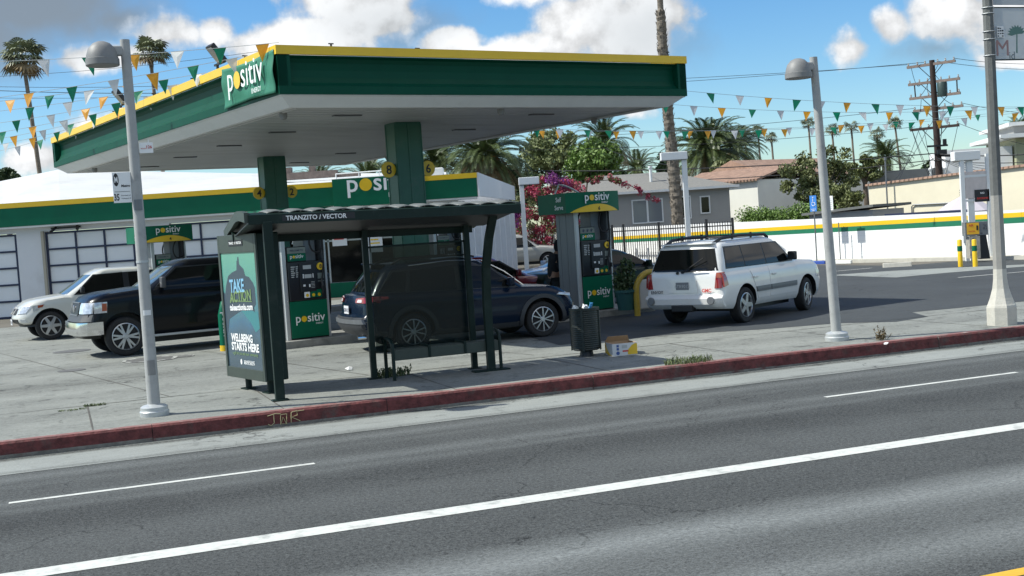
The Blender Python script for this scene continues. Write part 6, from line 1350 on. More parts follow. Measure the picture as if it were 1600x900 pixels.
# ================================================================ person behind pump six
def person(loc_,rz,label):
    e=empty('person',loc_,rz,label,'person')
    J=[((0,0,.95),.15),((0,.01,1.15),.155),((.05,0,1.34),.17),((.10,0,1.46),.12),((.15,0,1.55),.065),((.20,0,1.66),.09),((.21,0,1.74),.085),
       ((.03,.19,1.42),.075),((.08,.24,1.16),.055),((.24,.20,1.02),.042),((.32,.18,1.02),.03),
       ((.03,-.19,1.42),.075),((.08,-.24,1.16),.055),((.24,-.20,1.02),.042),((.32,-.18,1.02),.03),
       ((0,.10,.86),.10),((.02,.11,.48),.07),((-.02,.11,.09),.045),((.14,.12,.04),.035),
       ((0,-.10,.86),.10),((.02,-.11,.48),.07),((-.02,-.11,.09),.045),((.14,-.12,.04),.035)]
    E=[(0,1),(1,2),(2,3),(3,4),(4,5),(5,6),(2,7),(7,8),(8,9),(9,10),(2,11),(11,12),(12,13),(13,14),(0,15),(15,16),(16,17),(17,18),(0,19),(19,20),(20,21),(21,22)]
    def skin(JJ,EE,name,mt,par,root=0):
        me=bpy.data.meshes.new(name); me.from_pydata([j[0] for j in JJ],EE,[]); me.materials.append(mt); o=bpy.data.objects.new(name,me); C.objects.link(o)
        o.modifiers.new('k','SKIN'); 
        if not me.skin_vertices: 
            bm=bmesh.new(); bm.from_mesh(me); bm.verts.layers.skin.verify(); bm.to_mesh(me); bm.free()
        for i,j in enumerate(JJ): me.skin_vertices[0].data[i].radius=(j[1],j[1]); 
        me.skin_vertices[0].data[root].use_root=True
        s=o.modifiers.new('s','SUBSURF'); s.levels=2; s.render_levels=2
        dg=bpy.context.evaluated_depsgraph_get(); m2=bpy.data.meshes.new_from_object(o.evaluated_get(dg)); o.modifiers.clear(); o.data=m2; m2.name=name; m2.polygons.foreach_set('use_smooth',[True]*len(m2.polygons)); o.parent=par; return o
    body=skin(J,E,'body',mat('skin_tone',(.30,.17,.11),.6),e)
    up=[((0,0,.88),.17),((0,0,1.15),.175),((.05,0,1.34),.19),((.09,0,1.46),.14),((.03,.20,1.42),.09),((.08,.245,1.16),.07),((.20,.21,1.05),.055),((.03,-.20,1.42),.09),((.08,-.245,1.16),.07),((.20,-.21,1.05),.055)]
    skin(up,[(0,1),(1,2),(2,3),(2,4),(4,5),(5,6),(2,7),(7,8),(8,9)],'hooded_jacket',mat('black_cloth',(.010,.011,.013),.9),e)
    skin([((0,0,.93),.165),((0,.10,.84),.125),((.02,.11,.48),.09),((-.02,.11,.12),.07),((0,-.10,.84),.125),((.02,-.11,.48),.09),((-.02,-.11,.12),.07)],[(0,1),(1,2),(2,3),(0,4),(4,5),(5,6)],'trousers',mat('dark_trousers',(.02,.026,.028),.9),e)
    d=MB(); d.lathe([(.10,1.56),(.125,1.64),(.12,1.74),(.08,1.82),(.001,1.85)],(.17,0,0),n=20); d.build('hood',bpy.data.materials['black_cloth'],e,smooth=True)
    for sg in (1,-1):
        for k in range(4):
            d=MB(); d.tube([(.32,sg*(.19+.0)+(k-1.5)*.02,1.02),(.36,sg*.19+(k-1.5)*.021,1.01),(.385,sg*.19+(k-1.5)*.02,.985)],[.011,.01,.008],6)
            d.build('finger',bpy.data.materials['skin_tone'],body)
        d=MB(); d.tube([(.31,sg*.15,1.02),(.335,sg*.135,1.01),(.36,sg*.14,.99)],[.013,.012,.009],6); d.build('thumb',bpy.data.materials['skin_tone'],body)
        d=MB(); d.lathe([(.001,.0),(.012,.002),(.001,.004)],(0,0,0),'X',8); o=d.build('eye',m_poster,body); o.location=(.285,sg*.032,1.72)
    d=MB(); d.add([(.285,-.015,1.69),(.285,.015,1.69),(.31,0,1.685),(.288,0,1.73)],[(0,1,2),(0,2,3),(2,1,3)]); d.build('nose',bpy.data.materials['skin_tone'],body)
    return e
pp=at(868,470,Y=29.4); person(Vector((pp.x,29.35,.0)),R(20),'person in a black hooded jacket standing half hidden behind pump six')
# ================================================================ trees
def trunk_mb(mb,H,r0,r1,lean=(0,0),n=14,seg=14,wob=.02,seed=0,flare=1.0):
    rq=random.Random(seed); pts=[];rs=[]
    for i in range(seg+1):
        t=i/seg; pts.append((lean[0]*t+wob*rq.uniform(-1,1)*H*.03,lean[1]*t+wob*rq.uniform(-1,1)*H*.03,H*t)); rs.append((r0*(1-t)+r1*t)*(1+.35*flare*max(0,.08-t)/.08))
    mb.tube(pts,rs,n); return pts[-1]
def palm_place(name,label,cat,px,Y,zg=0): 
    p=at(*px,Y=Y); return p
def fan_palm(px,rpx,Y,label,group,n=44,lean=0,blades=11,seed=0,trunkr=.16):
    top=at(*px,Y=Y); rr=rpx/FPX*Y; rg_=np.random.default_rng(seed)
    e=empty('fan_palm',(top.x+lean,Y,0),0,label,'palm tree',group)
    d=MB(); tp=trunk_mb(d,top.z-rr*.15,trunkr*1.15,trunkr*.8,(-lean,0),seed=seed); d.build('trunk',m_trunk,e,smooth=True)
    c=Vector((-lean,0,top.z-rr*.1)); mb=MB(); dd=MB()
    for k in range(n):
        az=rg_.random()*6.283; el=math.asin(rg_.uniform(-.62,.97)); dead=el<-.45
        L=rr*rg_.uniform(.36,.72); dr=Vector((math.cos(az)*math.cos(el),math.sin(az)*math.cos(el),math.sin(el)))
        h=c+dr*L; w=dr.cross(Vector((0,0,1))).normalized(); nrm=w.cross(dr).normalized()
        tgt=dd if dead else mb
        q=w*.018*rr; tgt.add([c-q,c+q,h+q*.6,h-q*.6],[(0,1,2,3)])
        bl=rr*rg_.uniform(.46,.62)
        for j in range(blades):
            a=(j/(blades-1)-.5)*2*R(100); dirb=(dr*math.cos(a)+w*math.sin(a)); s=nrm.cross(dirb).normalized()*bl*.10
            m1=h+dirb*bl*.62+nrm*bl*.06-Vector((0,0,bl*.04)); e1=h+dirb*bl+Vector((0,0,-bl*rg_.uniform(.18,.42)))
            tgt.add([h,m1-s,e1,m1+s],[(0,1,2,3)])
    for k in range(n//3):
        az=rg_.random()*6.283; rd=rr*rg_.uniform(.04,.14); L=rr*rg_.uniform(.4,.85); p0=c+Vector((math.cos(az)*rd,math.sin(az)*rd,-.05*rr)); p1=p0+Vector((math.cos(az)*rr*.04,math.sin(az)*rr*.04,-L)); w=Vector((-math.sin(az),math.cos(az),0))*rr*.04
        dd.add([p0,p0*.5+p1*.5+w,p1,p0*.5+p1*.5-w],[(0,1,2,3)])
    mb.build('crown',m_palmd,e); dd.build('dead_fronds',m_dry,e); return e
def feather_palm(px,rpx,Y,label,group,n=70,seed=0,trunkr=.38,fruit=False,leaflets=26):
    top=at(*px,Y=Y); rr=rpx/FPX*Y*1.28; rg_=np.random.default_rng(seed); e=empty('date_palm',(top.x,Y,0),0,label,'palm tree',group)
    d=MB(); trunk_mb(d,top.z-rr*.06,trunkr,trunkr*.9,seed=seed); d.lathe([(trunkr*.9,top.z-rr*.45),(trunkr*1.15,top.z-rr*.2),(trunkr*.8,top.z)],n=12); d.build('trunk',m_trunk,e,smooth=True)
    mb=MB(); dd=MB()
    for k in range(int(n*1.25)):
        az=rg_.random()*6.283; u=rg_.random(); el=R(-48+133*u**.9); L=rr*rg_.uniform(.95,1.15); p=Vector((math.cos(az)*trunkr*.5,math.sin(az)*trunkr*.5,top.z)); el0=el; pts=[p]; S_=12
        tgt=dd if (el<R(-18) and rg_.random()<.5) else mb
        for s in range(S_):
            el=el0-R(78 if el0>0 else 55)*((s+1)/S_)**1.5*rg_.uniform(.9,1.1); p=p+Vector((math.cos(az)*math.cos(el),math.sin(az)*math.cos(el),math.sin(el)))*(L/S_); pts.append(p)
        w=Vector((-math.sin(az),math.cos(az),0))
        tgt.tube(pts,[.03*(1-i/S_*.8)*rr*.35 for i in range(S_+1)],4,cap=False)
        for j in range(leaflets):
            t=.08+.92*j/leaflets; f=t*S_; i=min(S_-1,int(f)); q=pts[i].lerp(pts[i+1],f-i); tg=(pts[i+1]-pts[i]).normalized(); up=w.cross(tg).normalized()
            ll=rr*.20*math.sin(math.pi*min(1,.18+.75*t))+.02; 
            for sg in (1,-1):
                dr=(w*sg*.75+tg*.62+up*(-.30)).normalized(); e1=q+dr*ll+Vector((0,0,-ll*.25)); m1=q+dr*ll*.5; s=tg*.016*rr
                tgt.add([q-s*.6,m1-s,e1,m1+s],[(0,1,2,3)])
    mb.build('crown',m_palm,e); dd.build('dead_fronds',m_dry,e)
    if fruit:
        f=MB(); rq=random.Random(seed)
        for k in range(60): a=rq.uniform(0,6.3); rd=rr*rq.uniform(.05,.3); f.lathe([(.001,-.10),(.09,0),(.001,.10)],(math.cos(a)*rd,math.sin(a)*rd,top.z-rr*rq.uniform(-.02,.18)),n=5)
        f.build('fruit_cluster',mat('date_orange',(.42,.17,.03),.7),e)
    return e
def tree(name,label,cat,px,Y,rx,rz,mt,n=5000,leaf=.09,ncl=22,seed=0,group=None,tr=.16,clr=.38,shape=None,zfl=.85,limbs=True):
    c=at(*px,Y=Y); RX=rx/FPX*Y; RZ=rz/FPX*Y; rg_=np.random.default_rng(seed); e=empty(name,(c.x,Y,0),0,label,cat,group)
    cl=[]
    for k in range(ncl):
        d_=rg_.normal(size=3); d_/=np.linalg.norm(d_); q=rg_.random()**.4*.82; 
        p=(d_[0]*RX*q,d_[1]*RX*q*.8,c.z+d_[2]*RZ*q)
        if shape: p=shape(p,rg_,RX,RZ,c.z)
        cl.append((p,min(RX,RZ)*clr*rg_.uniform(.6,1.15)))
    mb=MB(); leafcards(mb,cl,rg_,n,leaf,1,seedz=zfl); mb.build('crown',mt,e)
    d=MB(); base=c.z-RZ*.75; d.tube([(0,0,0),(.05,0,max(.3,base*.6)),(0,0,max(.4,base))],[tr*1.25,tr,tr*.8],8)
    if limbs:
        for (p,r) in cl[:14]: 
            m1=Vector((p[0]*.35,p[1]*.35,base+(p[2]-base)*.45)); d.tube([(0,0,max(.3,base*.92)),m1,p],[tr*.55,tr*.32,tr*.08],5)
    d.build('trunk',m_bark,e); return e,cl
GP='fan palms against the sky'
fan_palm((36,88),35,92,'tall fan palm furthest left against the sky, crown full and slightly shaggy',GP,n=50,lean=1.0,seed=1,trunkr=.17)
fan_palm((234,80),31,96,'tall fan palm just right of the left street lamp head',GP,n=42,lean=.5,seed=2,trunkr=.16)
for i,(x,y,r,Y,lb) in enumerate(((1163,203,11,150,'small distant fan palm tight beside the big date palm, partly hidden by it'),(1184,203,12,150,'small distant fan palm second from left of the far row'),(1205,214,12,140,'small distant fan palm third from left, a little lower than its neighbour'),
   (1263,193,13,140,'distant fan palm directly left of the right street lamp pole'),(1300,203,13,135,'distant fan palm right of the street lamp pole with a green pennant before it'),(1330,197,13,140,'distant fan palm above the leafy tree between two orange pennants'),
   (1370,208,13,135,'distant fan palm standing directly above the small date palm'),(1398,191,13,140,'distant fan palm with the longest thin trunk nearest the utility pole'))):
    fan_palm((x,y),r,Y,lb,'row of distant fan palms',n=34,blades=8,lean=(.8 if x>1380 else .3),seed=20+i,trunkr=.13)
GD='date palms behind the station'
feather_palm((1106,236),56,108,'big date palm with orange fruit right of the tall bare trunk',GD,n=95,seed=3,trunkr=.6,fruit=True)
feather_palm((1146,232),40,122,'second big date palm overlapping the first on its right',GD,n=70,seed=4,trunkr=.5)
feather_palm((944,222),42,84,'date palm rising behind the round green tree',GD,n=60,seed=5,trunkr=.4)
feather_palm((997,264),34,90,'smaller date palm between the green tree and the tall bare trunk',GD,n=44,seed=6,trunkr=.35)
feather_palm((1384,245),32,92,'small date palm left of the utility pole',GD,n=46,seed=7,trunkr=.35)
feather_palm((757,244),60,72,'large date palm with orange fruit above the right end of the shop roof',GD,n=95,seed=8,trunkr=.5,fruit=True)
feather_palm((684,254),44,76,'date palm with drooping fronds just right of the front canopy column',GD,n=70,seed=9,trunkr=.45)
feather_palm((575,280),46,88,'low date palm seen in the gap under the canopy left of the front column',GD,n=60,seed=10,trunkr=.4)
feather_palm((500,288),34,92,'lowest date palm crown above the shop fascia under the canopy',GD,n=44,seed=12,trunkr=.4)
feather_palm((1592,206),26,96,'date palm tip above the white eaved building at the right edge',GD,n=40,seed=11,trunkr=.35)
# tall palm trunk rising out of the picture
b=at(1058,352,Y=62); t_=at(1031,0,Y=62); lean=t_.x-b.x; e=empty('tall_palm',(b.x,62,0),0,'very tall palm whose ringed bare trunk crosses the view before the grey house','palm tree')
H=22.0; k=(H)/(t_.z); bx_=b.x-lean*.12
d=MB(); pts=[];rs=[]; rq=random.Random(5); seg=150
for i in range(seg+1):
    z=H*i/seg; x=(z-b.z)/(t_.z-b.z)*lean; rad=.31-.007*z if z<9.5 else (.235-.004*(z-9.5) if z<12.6 else .15); rad*=1+(rq.uniform(-.05,.14) if z<12.4 else rq.uniform(-.02,.02)); pts.append((x+.05*math.sin(z*.5),0,z)); rs.append(rad)
d.tube(pts,rs,16); 
rg_=np.random.default_rng(5)
for i in range(520):
    z=rg_.uniform(.5,12.5); a=rg_.random()*6.283; i0=int(z/H*seg); c=Vector(pts[i0]); rd=rs[i0]*.96; w=.12; o_=Vector((math.cos(a),math.sin(a),0)); tn=Vector((-math.sin(a),math.cos(a),0))
    p=Vector((c.x,c.y,z))+o_*rd; d.add([p-tn*w*.5,p+tn*w*.5,p+o_*.07+Vector((0,0,.16))+tn*.03,p+o_*.07+Vector((0,0,.16))-tn*.03],[(0,1,2,3)])
d.build('trunk',mat('ringed_bark',(.17,.145,.115),.9,var=.5,vs_=3,bump=.6,bs=9,stretch=(1,1,2.5)),e)
mb=MB(); cc=Vector(pts[-1])
for k in range(60):
    az=rg_.random()*6.283; el=R(rg_.uniform(-45,75)); p=Vector(cc); P_=[p]
    for s in range(8): ee=el-R(60)*((s+1)/8)**1.4; p=p+Vector((math.cos(az)*math.cos(ee),math.sin(az)*math.cos(ee),math.sin(ee)))*.24; P_.append(p)
    w=Vector((-math.sin(az),math.cos(az),0)); mb.tube(P_,.02,4)
    for j in range(9): aa=(j/8-.5)*3.2; dr=(P_[-1]-P_[-2]).normalized()*math.cos(aa)+w*math.sin(aa); mb.add([P_[-1],P_[-1]+dr*.5+Vector((0,0,.03))+w*.05,P_[-1]+dr*.9-Vector((0,0,.3)),P_[-1]+dr*.5-w*.05],[(0,1,2,3)])
mb.build('crown',m_palmd,e)
tree('broadleaf_tree','round dense bright green tree left of the grey house roof','tree',(927,258),74,46,50,m_leaf,11000,.13,38,seed=30,clr=.42)
tree('broadleaf_tree','thin pale olive tree behind the bougainvillea under the canopy edge','tree',(864,246),88,58,54,m_leaf4,9500,.14,46,seed=31,clr=.32)
tree('cypress_tree','dark narrow conical tree directly behind the tall palm trunk','tree',(1038,268),84,14,34,m_leaf3,3000,.12,24,seed=32,clr=.7,shape=lambda p,g,RX,RZ,cz:(p[0]*(1-(p[2]-cz+RZ)/(2.3*RZ)),p[1],p[2]))
tree('broadleaf_tree','low olive green bush tree under the big date palm','tree',(1140,268),92,38,18,m_leaf2,3000,.14,18,seed=33,clr=.6)
tree('broadleaf_tree','straggly olive leafed tree with open branches behind the right street lamp','tree',(1283,278),63,74,62,m_leaf2,9500,.085,60,seed=34,clr=.20,tr=.14)
tree('broadleaf_tree','dense low olive tree under the straggly tree beside the cream building','tree',(1312,318),61,44,36,m_leaf2,6500,.09,30,seed=35,clr=.36,tr=.12)
tree('broadleaf_tree','grey green shrub tree left of the small date palm','tree',(1350,262),72,40,24,m_leaf2,3800,.10,26,seed=36,clr=.32)
tree('broadleaf_tree','dark leafy tree tip behind the shop roof at the left edge','tree',(6,274),70,28,20,m_leaf3,3200,.10,20,seed=37,clr=.4)
tree('broadleaf_tree','pale feathery shrub beyond the tiled roof','tree',(1215,262),100,26,14,m_leaf4,1500,.12,16,seed=38,clr=.4)
tree('broadleaf_tree','small round dark tree on the skyline left of the utility pole','tree',(1452,262),110,13,10,m_leaf3,900,.14,10,seed=39,clr=.6)
tree('broadleaf_tree','dull green tree filling the gap between date palms behind the shop','tree',(806,290),80,56,42,m_leaf3,7000,.13,34,seed=40,clr=.42)
tree('broadleaf_tree','dark green tree mass low behind the grey house roof, left of its chimney pipe','tree',(975,292),86,50,24,m_leaf3,5000,.14,26,seed=42,clr=.45)
# hedge along the wall top
ha=at(1165,338,Y=56.5); hb_=at(1345,345,Y=50.5)
e=empty('hedge',(ha.x,ha.y,0),math.atan2(hb_.y-ha.y,hb_.x-ha.x),'long bright green hedge rising just above the white wall','hedge'); HL=(Vector((hb_.x-ha.x,hb_.y-ha.y,0))).length
rg_=np.random.default_rng(41); cl=[((x_,0,rg_.uniform(1.35,2.0)+.1*math.sin(x_*2)),rg_.uniform(.35,.6)) for x_ in np.linspace(0,HL*.82,34)]
mb=MB(); leafcards(mb,cl,rg_,13000,.055,1); mb.build('foliage',m_leaf,e); d=MB()
for x_ in np.linspace(.2,HL*.8,12): d.tube([(x_,0,0),(x_+.1,0,.8),(x_,0,1.4)],[.05,.04,.02],5)
d.build('stem',m_bark,e)
# bougainvillea
BY=66.5; c=at(848,345,Y=BY); e=empty('bougainvillea',(c.x,BY,0),0,'huge magenta bougainvillea bush between the shop corner and pump six','bush'); rg_=np.random.default_rng(50)
cl1=[];cl2=[];cl3=[]
for k in range(170):
    px=rg_.uniform(797,908); top=318-(px-800)*.85 if px<850 else 276+(px-850)*.2; py=top+ (400-top)*rg_.random()**1.2; p=at(px,py,Y=BY+rg_.uniform(-1.4,1.6)); q=(p.x-c.x,p.y-BY,p.z)
    r=rg_.uniform(.16,.42)
    (cl1 if rg_.random()<.62 else cl3).append((q,r))
for k in range(6): p=at(rg_.uniform(860,885),rg_.uniform(275,292),Y=BY-1.4); cl2.append(((p.x-c.x,p.y-BY,p.z),.35))
for k in range(4): p=at(rg_.uniform(803,812),rg_.uniform(330,350),Y=BY-1.4); cl2.append(((p.x-c.x,p.y-BY,p.z),.25))
mb=MB(); leafcards(mb,cl1,rg_,17000,.07,1); mb.build('magenta_bracts',m_boug,e); mb=MB(); leafcards(mb,cl2,rg_,1100,.055,1); mb.build('purple_bracts',m_boug2,e); mb=MB(); leafcards(mb,cl3+cl1[:20],rg_,6000,.06,1); mb.build('foliage',m_leaf2,e)
d=MB()
for k in range(14): q=cl1[k][0]; d.tube([(rg_.uniform(-.3,.3),0,0),(q[0]*.5,q[1]*.5,q[2]*.6),q],[.06,.04,.01],5)
d.build('stem',m_bark,e)
e=empty('bougainvillea',(at(960,300,Y=64).x,64.3,0),0,'arching bougainvillea branch drooping over the grey shingle roof','bush'); cl=[];st=[]
for i in range(26):
    t=i/25; px=915+105*t+rg_.uniform(-6,6); py=290-12*math.sin(math.pi*min(1,t*.9+.15))+24*t**2.2+rg_.uniform(-6,5)*(1-t); p=at(px,py,Y=64.3); q=(p.x-e.location.x,-.4 if px<960 else -.75,p.z); st.append(q); cl.append((q,.09+.10*rg_.random()))
d=MB(); leafcards(d,cl,rg_,1500,.05,1); d.build('pink_bracts',m_boug,e); d=MB(); d.tube(st[::5],.02,5); d.tube([(st[0][0]-.6,.0,0),(st[0][0]-.3,-.2,2.5),st[0]],.04,6); d.build('stem',m_bark,e)
mb=MB(); leafcards(mb,cl[:14],rg_,900,.05,1); mb.build('foliage',m_leaf2,e)
# ================================================================ utility pole and wires
UY=66.0
ub=at(1468,280,Y=UY); ut=at(1456,94,Y=UY); e=empty('utility_pole',(ub.x,UY,0),0,'dark wooden utility pole with stacked crossarms and a grey transformer','utility pole')
ztop=ut.z; d=MB(); d.tube([(.2,0,0),(0,0,ub.z),(ut.x-ub.x,0,ztop)],[.21,.19,.14],12); d.build('pole',m_wood,e,smooth=True)
def armpts(a,b_):
    z=(at(*a,Y=UY).z+at(*b_,Y=UY).z)/2; xc=(at(*a,Y=UY).x+at(*b_,Y=UY).x)/2-ub.x; w=at(*b_,Y=UY).x-at(*a,Y=UY).x
    return Vector((xc-w/2*1.0,.9,z)),Vector((xc+w/2,-.9,z))
arms=[]
for k,(a,b_) in enumerate((((1426,106),(1483,95)),((1428,132.5),(1490,123)),((1430,154.5),(1491,145.5)),((1436,174),(1495,165)),((1431,201),(1489,198)))):
    p,q=armpts(a,b_); dr=(q-p); d=MB(); d.box((p+q)/2,(dr.length,.11,.14),rz=math.atan2(dr.y,dr.x)); o=d.build('crossarm',m_woodl if k<4 else m_wood,e); arms.append((p,q))
    d=MB()
    for t in (.03,.22,.38,.64,.80,.97): r=p.lerp(q,t)+Vector((0,0,.07)); d.lathe([(.03,0),(.055,.05),(.035,.10),(.05,.14),(.001,.17)],r,n=8)
    d.build('insulator',m_lamp,o)
    d=MB(); mid=p.lerp(q,.5)
    for t in (.25,.75): d.tube([p.lerp(q,t)-Vector((0,0,.05)),mid-Vector((0,0,.75))],.022,5)
    d.build('arm_brace',m_wire,o)
d=MB()
for t in (.12,.94): d.tube([arms[1][0].lerp(arms[1][1],t),arms[2][0].lerp(arms[2][1],t)],.035,6)
d.build('arm_strut',m_wood,e)
tz=at(1470,152,Y=UY).z; d=MB(); d.lathe([(.001,0),(.24,.02),(.26,.1),(.26,.72),(.23,.78),(.05,.80),(.001,.80)],(at(1470,145,Y=UY).x-ub.x,-.25,tz),n=20); tr_=d.build('transformer',mat('transformer_green',(.03,.055,.05),.5),e,smooth=True)
rq=random.Random(8)
d=MB()
def cable(a,b_,sag,n=10): return [Vector(a).lerp(Vector(b_),t/n)-Vector((0,0,sag*4*(t/n)*(1-t/n))) for t in range(n+1)]
for k in range(9):
    i,j=rq.choice([(0,1),(1,2),(2,3),(3,4),(1,3)]); a=arms[i][0].lerp(arms[i][1],rq.random()); b_=arms[j][0].lerp(arms[j][1],rq.random()); d.tube(cable(a,b_,rq.uniform(.1,.5)),.014,4)
for k in range(10):
    a=arms[4][0].lerp(arms[4][1],rq.random()); d.tube(cable(a,(a.x*.3+rq.uniform(-.3,.3),rq.uniform(-.3,.3),a.z-rq.uniform(1,3.6)),rq.uniform(.1,.4)),.014,4)
d.build('jumper_cable',m_wire,e)
d=MB(); d.box((-.1,-.2,at(1466,228,Y=UY).z),(1.1,.1,.1)); d.box((.3,-.2,at(1466,226,Y=UY).z+.12),(.16,.16,.3)); d.box((.1,-.2,at(1466,238,Y=UY).z),(.5,.3,.25)); d.box((.45,-.25,at(1485,243,Y=UY).z),(.8,.14,.14),ry=.1); d.build('splice_box',m_black,e)
def wire(pts,Ys,label,r=.014,sag=0):
    P_=[]
    for i in range(len(pts)-1):
        a=at(*pts[i],Y=Ys[i]); b_=at(*pts[i+1],Y=Ys[i+1]); c_=cable(a,b_,sag,8); P_+=c_ if i==0 else c_[1:]
    o=MB().tube(P_,r,5).build('power_line',m_wire); o.location=(0,0,0); tag(o,label,'power line','power lines'); return o
P0=lambda k,t: arms[k][0].lerp(arms[k][1],t)+Vector((ub.x,UY,.15))
def wire_from(k,t,px,Y,label,r=.013,sag=.3):
    o=MB().tube(cable(P0(k,t),at(*px,Y=Y),sag,14),r,5).build('power_line',m_wire); tag(o,label,'power line','power lines')
for (k,t,px,Y,lb) in ((0,.05,(560,135),80,'uppermost wire running left from the top crossarm over the palms'),(0,.4,(560,150),80,'second wire running left from the top crossarm'),(0,.97,(1720,92),70,'uppermost wire running right from the top crossarm'),(0,.6,(1720,104),70,'second wire running right from the top crossarm'),
    (3,.05,(700,222),78,'wire running left from the fourth crossarm down to the date palms'),(3,.97,(1720,178),70,'wire running right from the fourth crossarm behind the concrete pole'),(4,.1,(760,235),70,'wire running left from the lowest crossarm'),(4,.95,(1720,245),58,'wire falling right from the lowest crossarm past the concrete pole'),(4,.4,(1380,300),60,'wire falling steeply left from the lowest crossarm to the cream building'),(4,.2,(1395,296),62,'second steep wire falling left from the lowest crossarm')):
    wire_from(k,t,px,Y,lb)
wire([(640,262),(1456,240)],[74,66],'heavy cable crossing behind the date palms to the pole middle',.03,.5); wire([(1456,240),(1720,226)],[66,60],'heavy cable leaving the pole middle to the right',.03,.3)
wire([(700,275),(1458,250)],[76,66],'lower heavy cable crossing just above the tiled roofs',.025,.7); wire([(1458,250),(1720,240)],[66,60],'lower heavy cable leaving the pole to the right',.022,.3)
for k,(x,y) in enumerate(((1600,262),(1600,270),(1600,280),(1590,288),(1400,262),(1380,270))): wire([(1462,246),(x,y)],[66,58 if x>1462 else 64],['house drop wire fanning right, first from the top','house drop wire fanning right, second from the top','house drop wire fanning right, third from the top','house drop wire fanning right, lowest','short drop wire going left to the skyline tree','lower short drop wire going left'][k],.012,.15)
wire([(-60,134),(400,128)],[75,75],'upper wire crossing the sky behind the left lamp',.014,.2); wire([(-60,139),(400,142)],[75,75],'lower wire crossing the sky behind the left lamp',.02,.2)
wire([(-60,122),(420,78)],[60,60],'thin wire rising left to right behind the left fan palms',.010,.2); wire([(-60,152),(380,143)],[75,75],'third wire crossing the sky behind the pennants',.012,.2)
wire([(930,225),(1048,258)],[75,63],'single service wire dropping from the canopy edge to the grey house',.014,.2)
# ================================================================ pennant strings
m_pg=mat('pennant_green',(.004,.20,.10),.45,var=.1); m_po=mat('pennant_orange',(.80,.36,.03),.45,var=.1); m_pw=mat('pennant_white',(.66,.66,.64),.5,var=.1)
# a little light passes through thin plastic pennants
for m_,c_ in ((m_pg,(.01,.30,.16)),(m_po,(.95,.45,.05)),(m_pw,(.8,.8,.8))):
    t=m_.node_tree; p=t.nodes['Principled BSDF']; tl=t.nodes.new('ShaderNodeBsdfTranslucent'); tl.inputs[0].default_value=(*c_,1); mx=t.nodes.new('ShaderNodeMixShader'); mx.inputs[0].default_value=.38; t.links.new(p.outputs[0],mx.inputs[1]); t.links.new(tl.outputs[0],mx.inputs[2]); t.links.new(mx.outputs[0],t.nodes['Material Output'].inputs[0])
def bunting(label,pA,YA,pB,YB,pens,sag=.0,size=.23,seed=0):
    size*=1.08
    """pens: list of (pixel x, colour letter); string runs between two points in space"""
    A=at(*pA,Y=YA);B=at(*pB,Y=YB); e=empty('pennant_string',A,0,label,'pennant string','strings of triangular pennants'); D=B-A; n=24
    f=lambda t: D*t-Vector((0,0,sag*4*t*(1-t)))
    MB().tube([f(i/n) for i in range(n+1)],.006,4).build('cord',m_gtxt,e); rq=random.Random(seed)
    for (x,c) in pens:
        lo,hi=0.,1.
        for _ in range(24):
            m_=(lo+hi)/2; q=A+f(m_)
            d_=q-Vector((0,0,HC)); xx=800+FPX*d_.dot(_R)/d_.dot(_F)
            if (xx<x)==(pB[0]>pA[0]): lo=m_
            else: hi=m_
        t=lo; p=f(t); dr=(f(min(1,t+.01))-f(max(0,t-.01))).normalized(); t=min(1,max(0,t+rq.uniform(-.004,.004))); p=f(t); sw=R(rq.uniform(-26,26)); tilt_=Vector((rq.uniform(-.2,.2),rq.uniform(-.5,.5),-1)).normalized(); s=size*rq.uniform(.92,1.08)
        a=p-dr*s/2;b_=p+dr*s/2;c_=p+tilt_*s*1.25+dr*s*math.sin(sw)*.3; mid=(a+b_+c_)/3+Vector((0,.02*rq.uniform(-1,1),0))
        d=MB(); d.add([a,b_,c_,mid],[(0,1,3),(1,2,3),(2,0,3)]); d.build('pennant',{'g':m_pg,'o':m_po,'w':m_pw}[c],e)
cyc='gwo'
bunting('pennant string leaving the canopy right corner, highest on the right',(1040,139),34,(1680,166),37,[(1112,'g'),(1155,'w'),(1199,'o'),(1243,'g'),(1285,'w'),(1325,'o'),(1366,'g'),(1408,'w'),(1447,'o'),(1485,'g'),(1524,'w'),(1564,'o'),(1597,'g'),(1640,'w')],sag=.18,seed=1)
bunting('second pennant string below the highest on the right',(1010,160),36,(1680,162),38,[(1037,'g'),(1083,'w'),(1128,'o'),(1176,'g'),(1220,'w'),(1262,'o'),(1305,'g'),(1348,'w'),(1390,'o'),(1431,'g'),(1471,'w'),(1511,'o'),(1551,'g'),(1592,'w')],sag=.28,seed=2,size=.22)
bunting('third pennant string passing right before the tall palm trunk',(780,198),40,(1680,166),42,[(841,'g'),(878,'w'),(915,'g'),(950,'g'),(990,'o'),(1028,'w'),(1068,'g'),(1105,'o'),(1147,'w'),(1184,'g'),(1224,'o'),(1267,'w'),(1303,'g'),(1344,'o'),(1385,'w'),(1424,'g'),(1465,'o'),(1506,'w'),(1550,'g'),(1587,'o')],sag=.42,seed=3,size=.22)
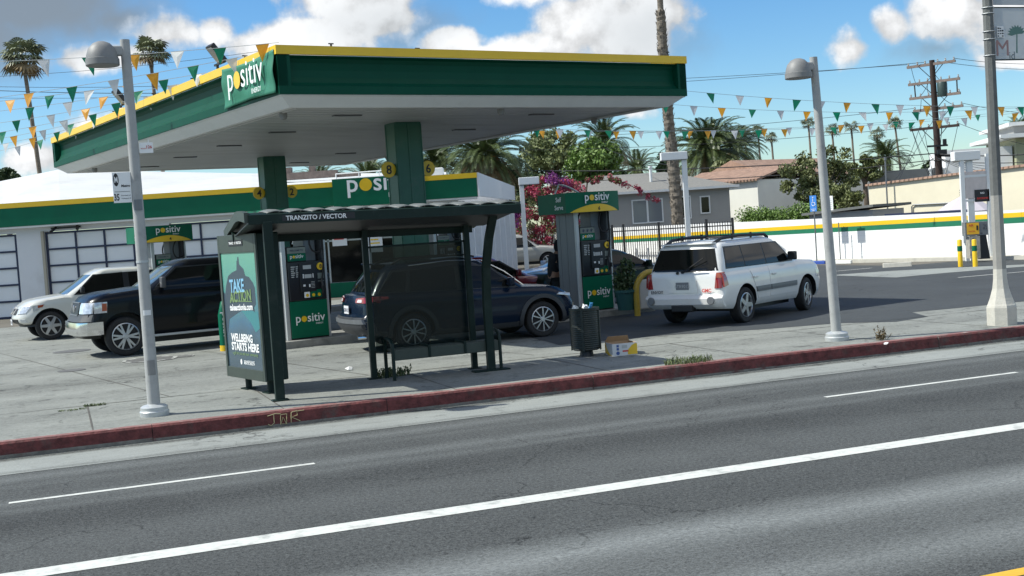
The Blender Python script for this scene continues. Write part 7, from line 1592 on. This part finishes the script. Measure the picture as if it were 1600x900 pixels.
bunting('lowest pennant string under the canopy edge across the date palms',(760,202),43,(1680,163),45,[(799,'w'),(843,'o'),(876,'o'),(918,'w'),(960,'o'),(1001,'w'),(1038,'g'),(1077,'o'),(1118,'w'),(1156,'g'),(1195,'o'),(1236,'w'),(1317,'o'),(1358,'w'),(1400,'g'),(1441,'o'),(1482,'w'),(1524,'g')],sag=.40,seed=4,size=.22)
e_=lambda s: CL(.1,s,5.72)
def LB(label,s,pEnd,YE,pens,seed,size=.25,sag=.05):
    A=e_(s); YE=A.y+1.5; size*=.90; d_=A-Vector((0,0,HC)); w=d_.dot(_F); pa=(800+FPX*d_.dot(_R)/w,450-FPX*d_.dot(_U)/w); bunting(label,pa,A.y,pEnd,YE,pens,sag,size,seed)
LB('highest left pennant string running from the banner corner past both fan palms',.1,(-60,98),29,[(68,'w'),(136,'g'),(209,'o'),(276,'w'),(344,'g'),(412,'o')],5,.27)
LB('second left pennant string, directly below the highest one',1.6,(-60,160),31,[(46,'o'),(112,'g'),(178,'w'),(239,'o'),(300,'g'),(362,'w')],6,.27)
LB('third left pennant string meeting the canopy behind the nearer floodlight',3.9,(-60,164),33,[(15,'o'),(76,'g'),(139,'w'),(200,'o'),(254,'g'),(308,'w')],7,.26)
LB('fourth left pennant string crossing before the left lamp pole',5.6,(-60,180),35,[(46,'g'),(107,'w'),(161,'o'),(216,'g'),(268,'w')],8,.27)
LB('fifth left pennant string ending above the middle of the canopy side',7.6,(-60,200),37,[(25,'g'),(80,'w'),(134,'o'),(181,'g'),(230,'w')],9,.27)
LB('sixth left pennant string ending by the far floodlight',9.8,(-60,216),39,[(3,'g'),(51,'o'),(100,'w'),(145,'g'),(188,'o')],10,.27)
LB('seventh left pennant string ending beyond the far floodlight',12.0,(-60,226),41,[(21,'o'),(66,'w'),(109,'g'),(150,'w')],11,.26)
LB('eighth left pennant string, second lowest at the left',14.4,(-60,236),42,[(9,'w'),(50,'o'),(88,'g'),(126,'w')],12,.26)
LB('lowest left pennant string ending at the far canopy corner',16.6,(-60,248),43,[(27,'w'),(62,'g'),(97,'o')],13,.26)
for o in bpy.data.objects:
    if o.type=='MESH' and o.name.startswith('cut'): print('left cutter',o.name)
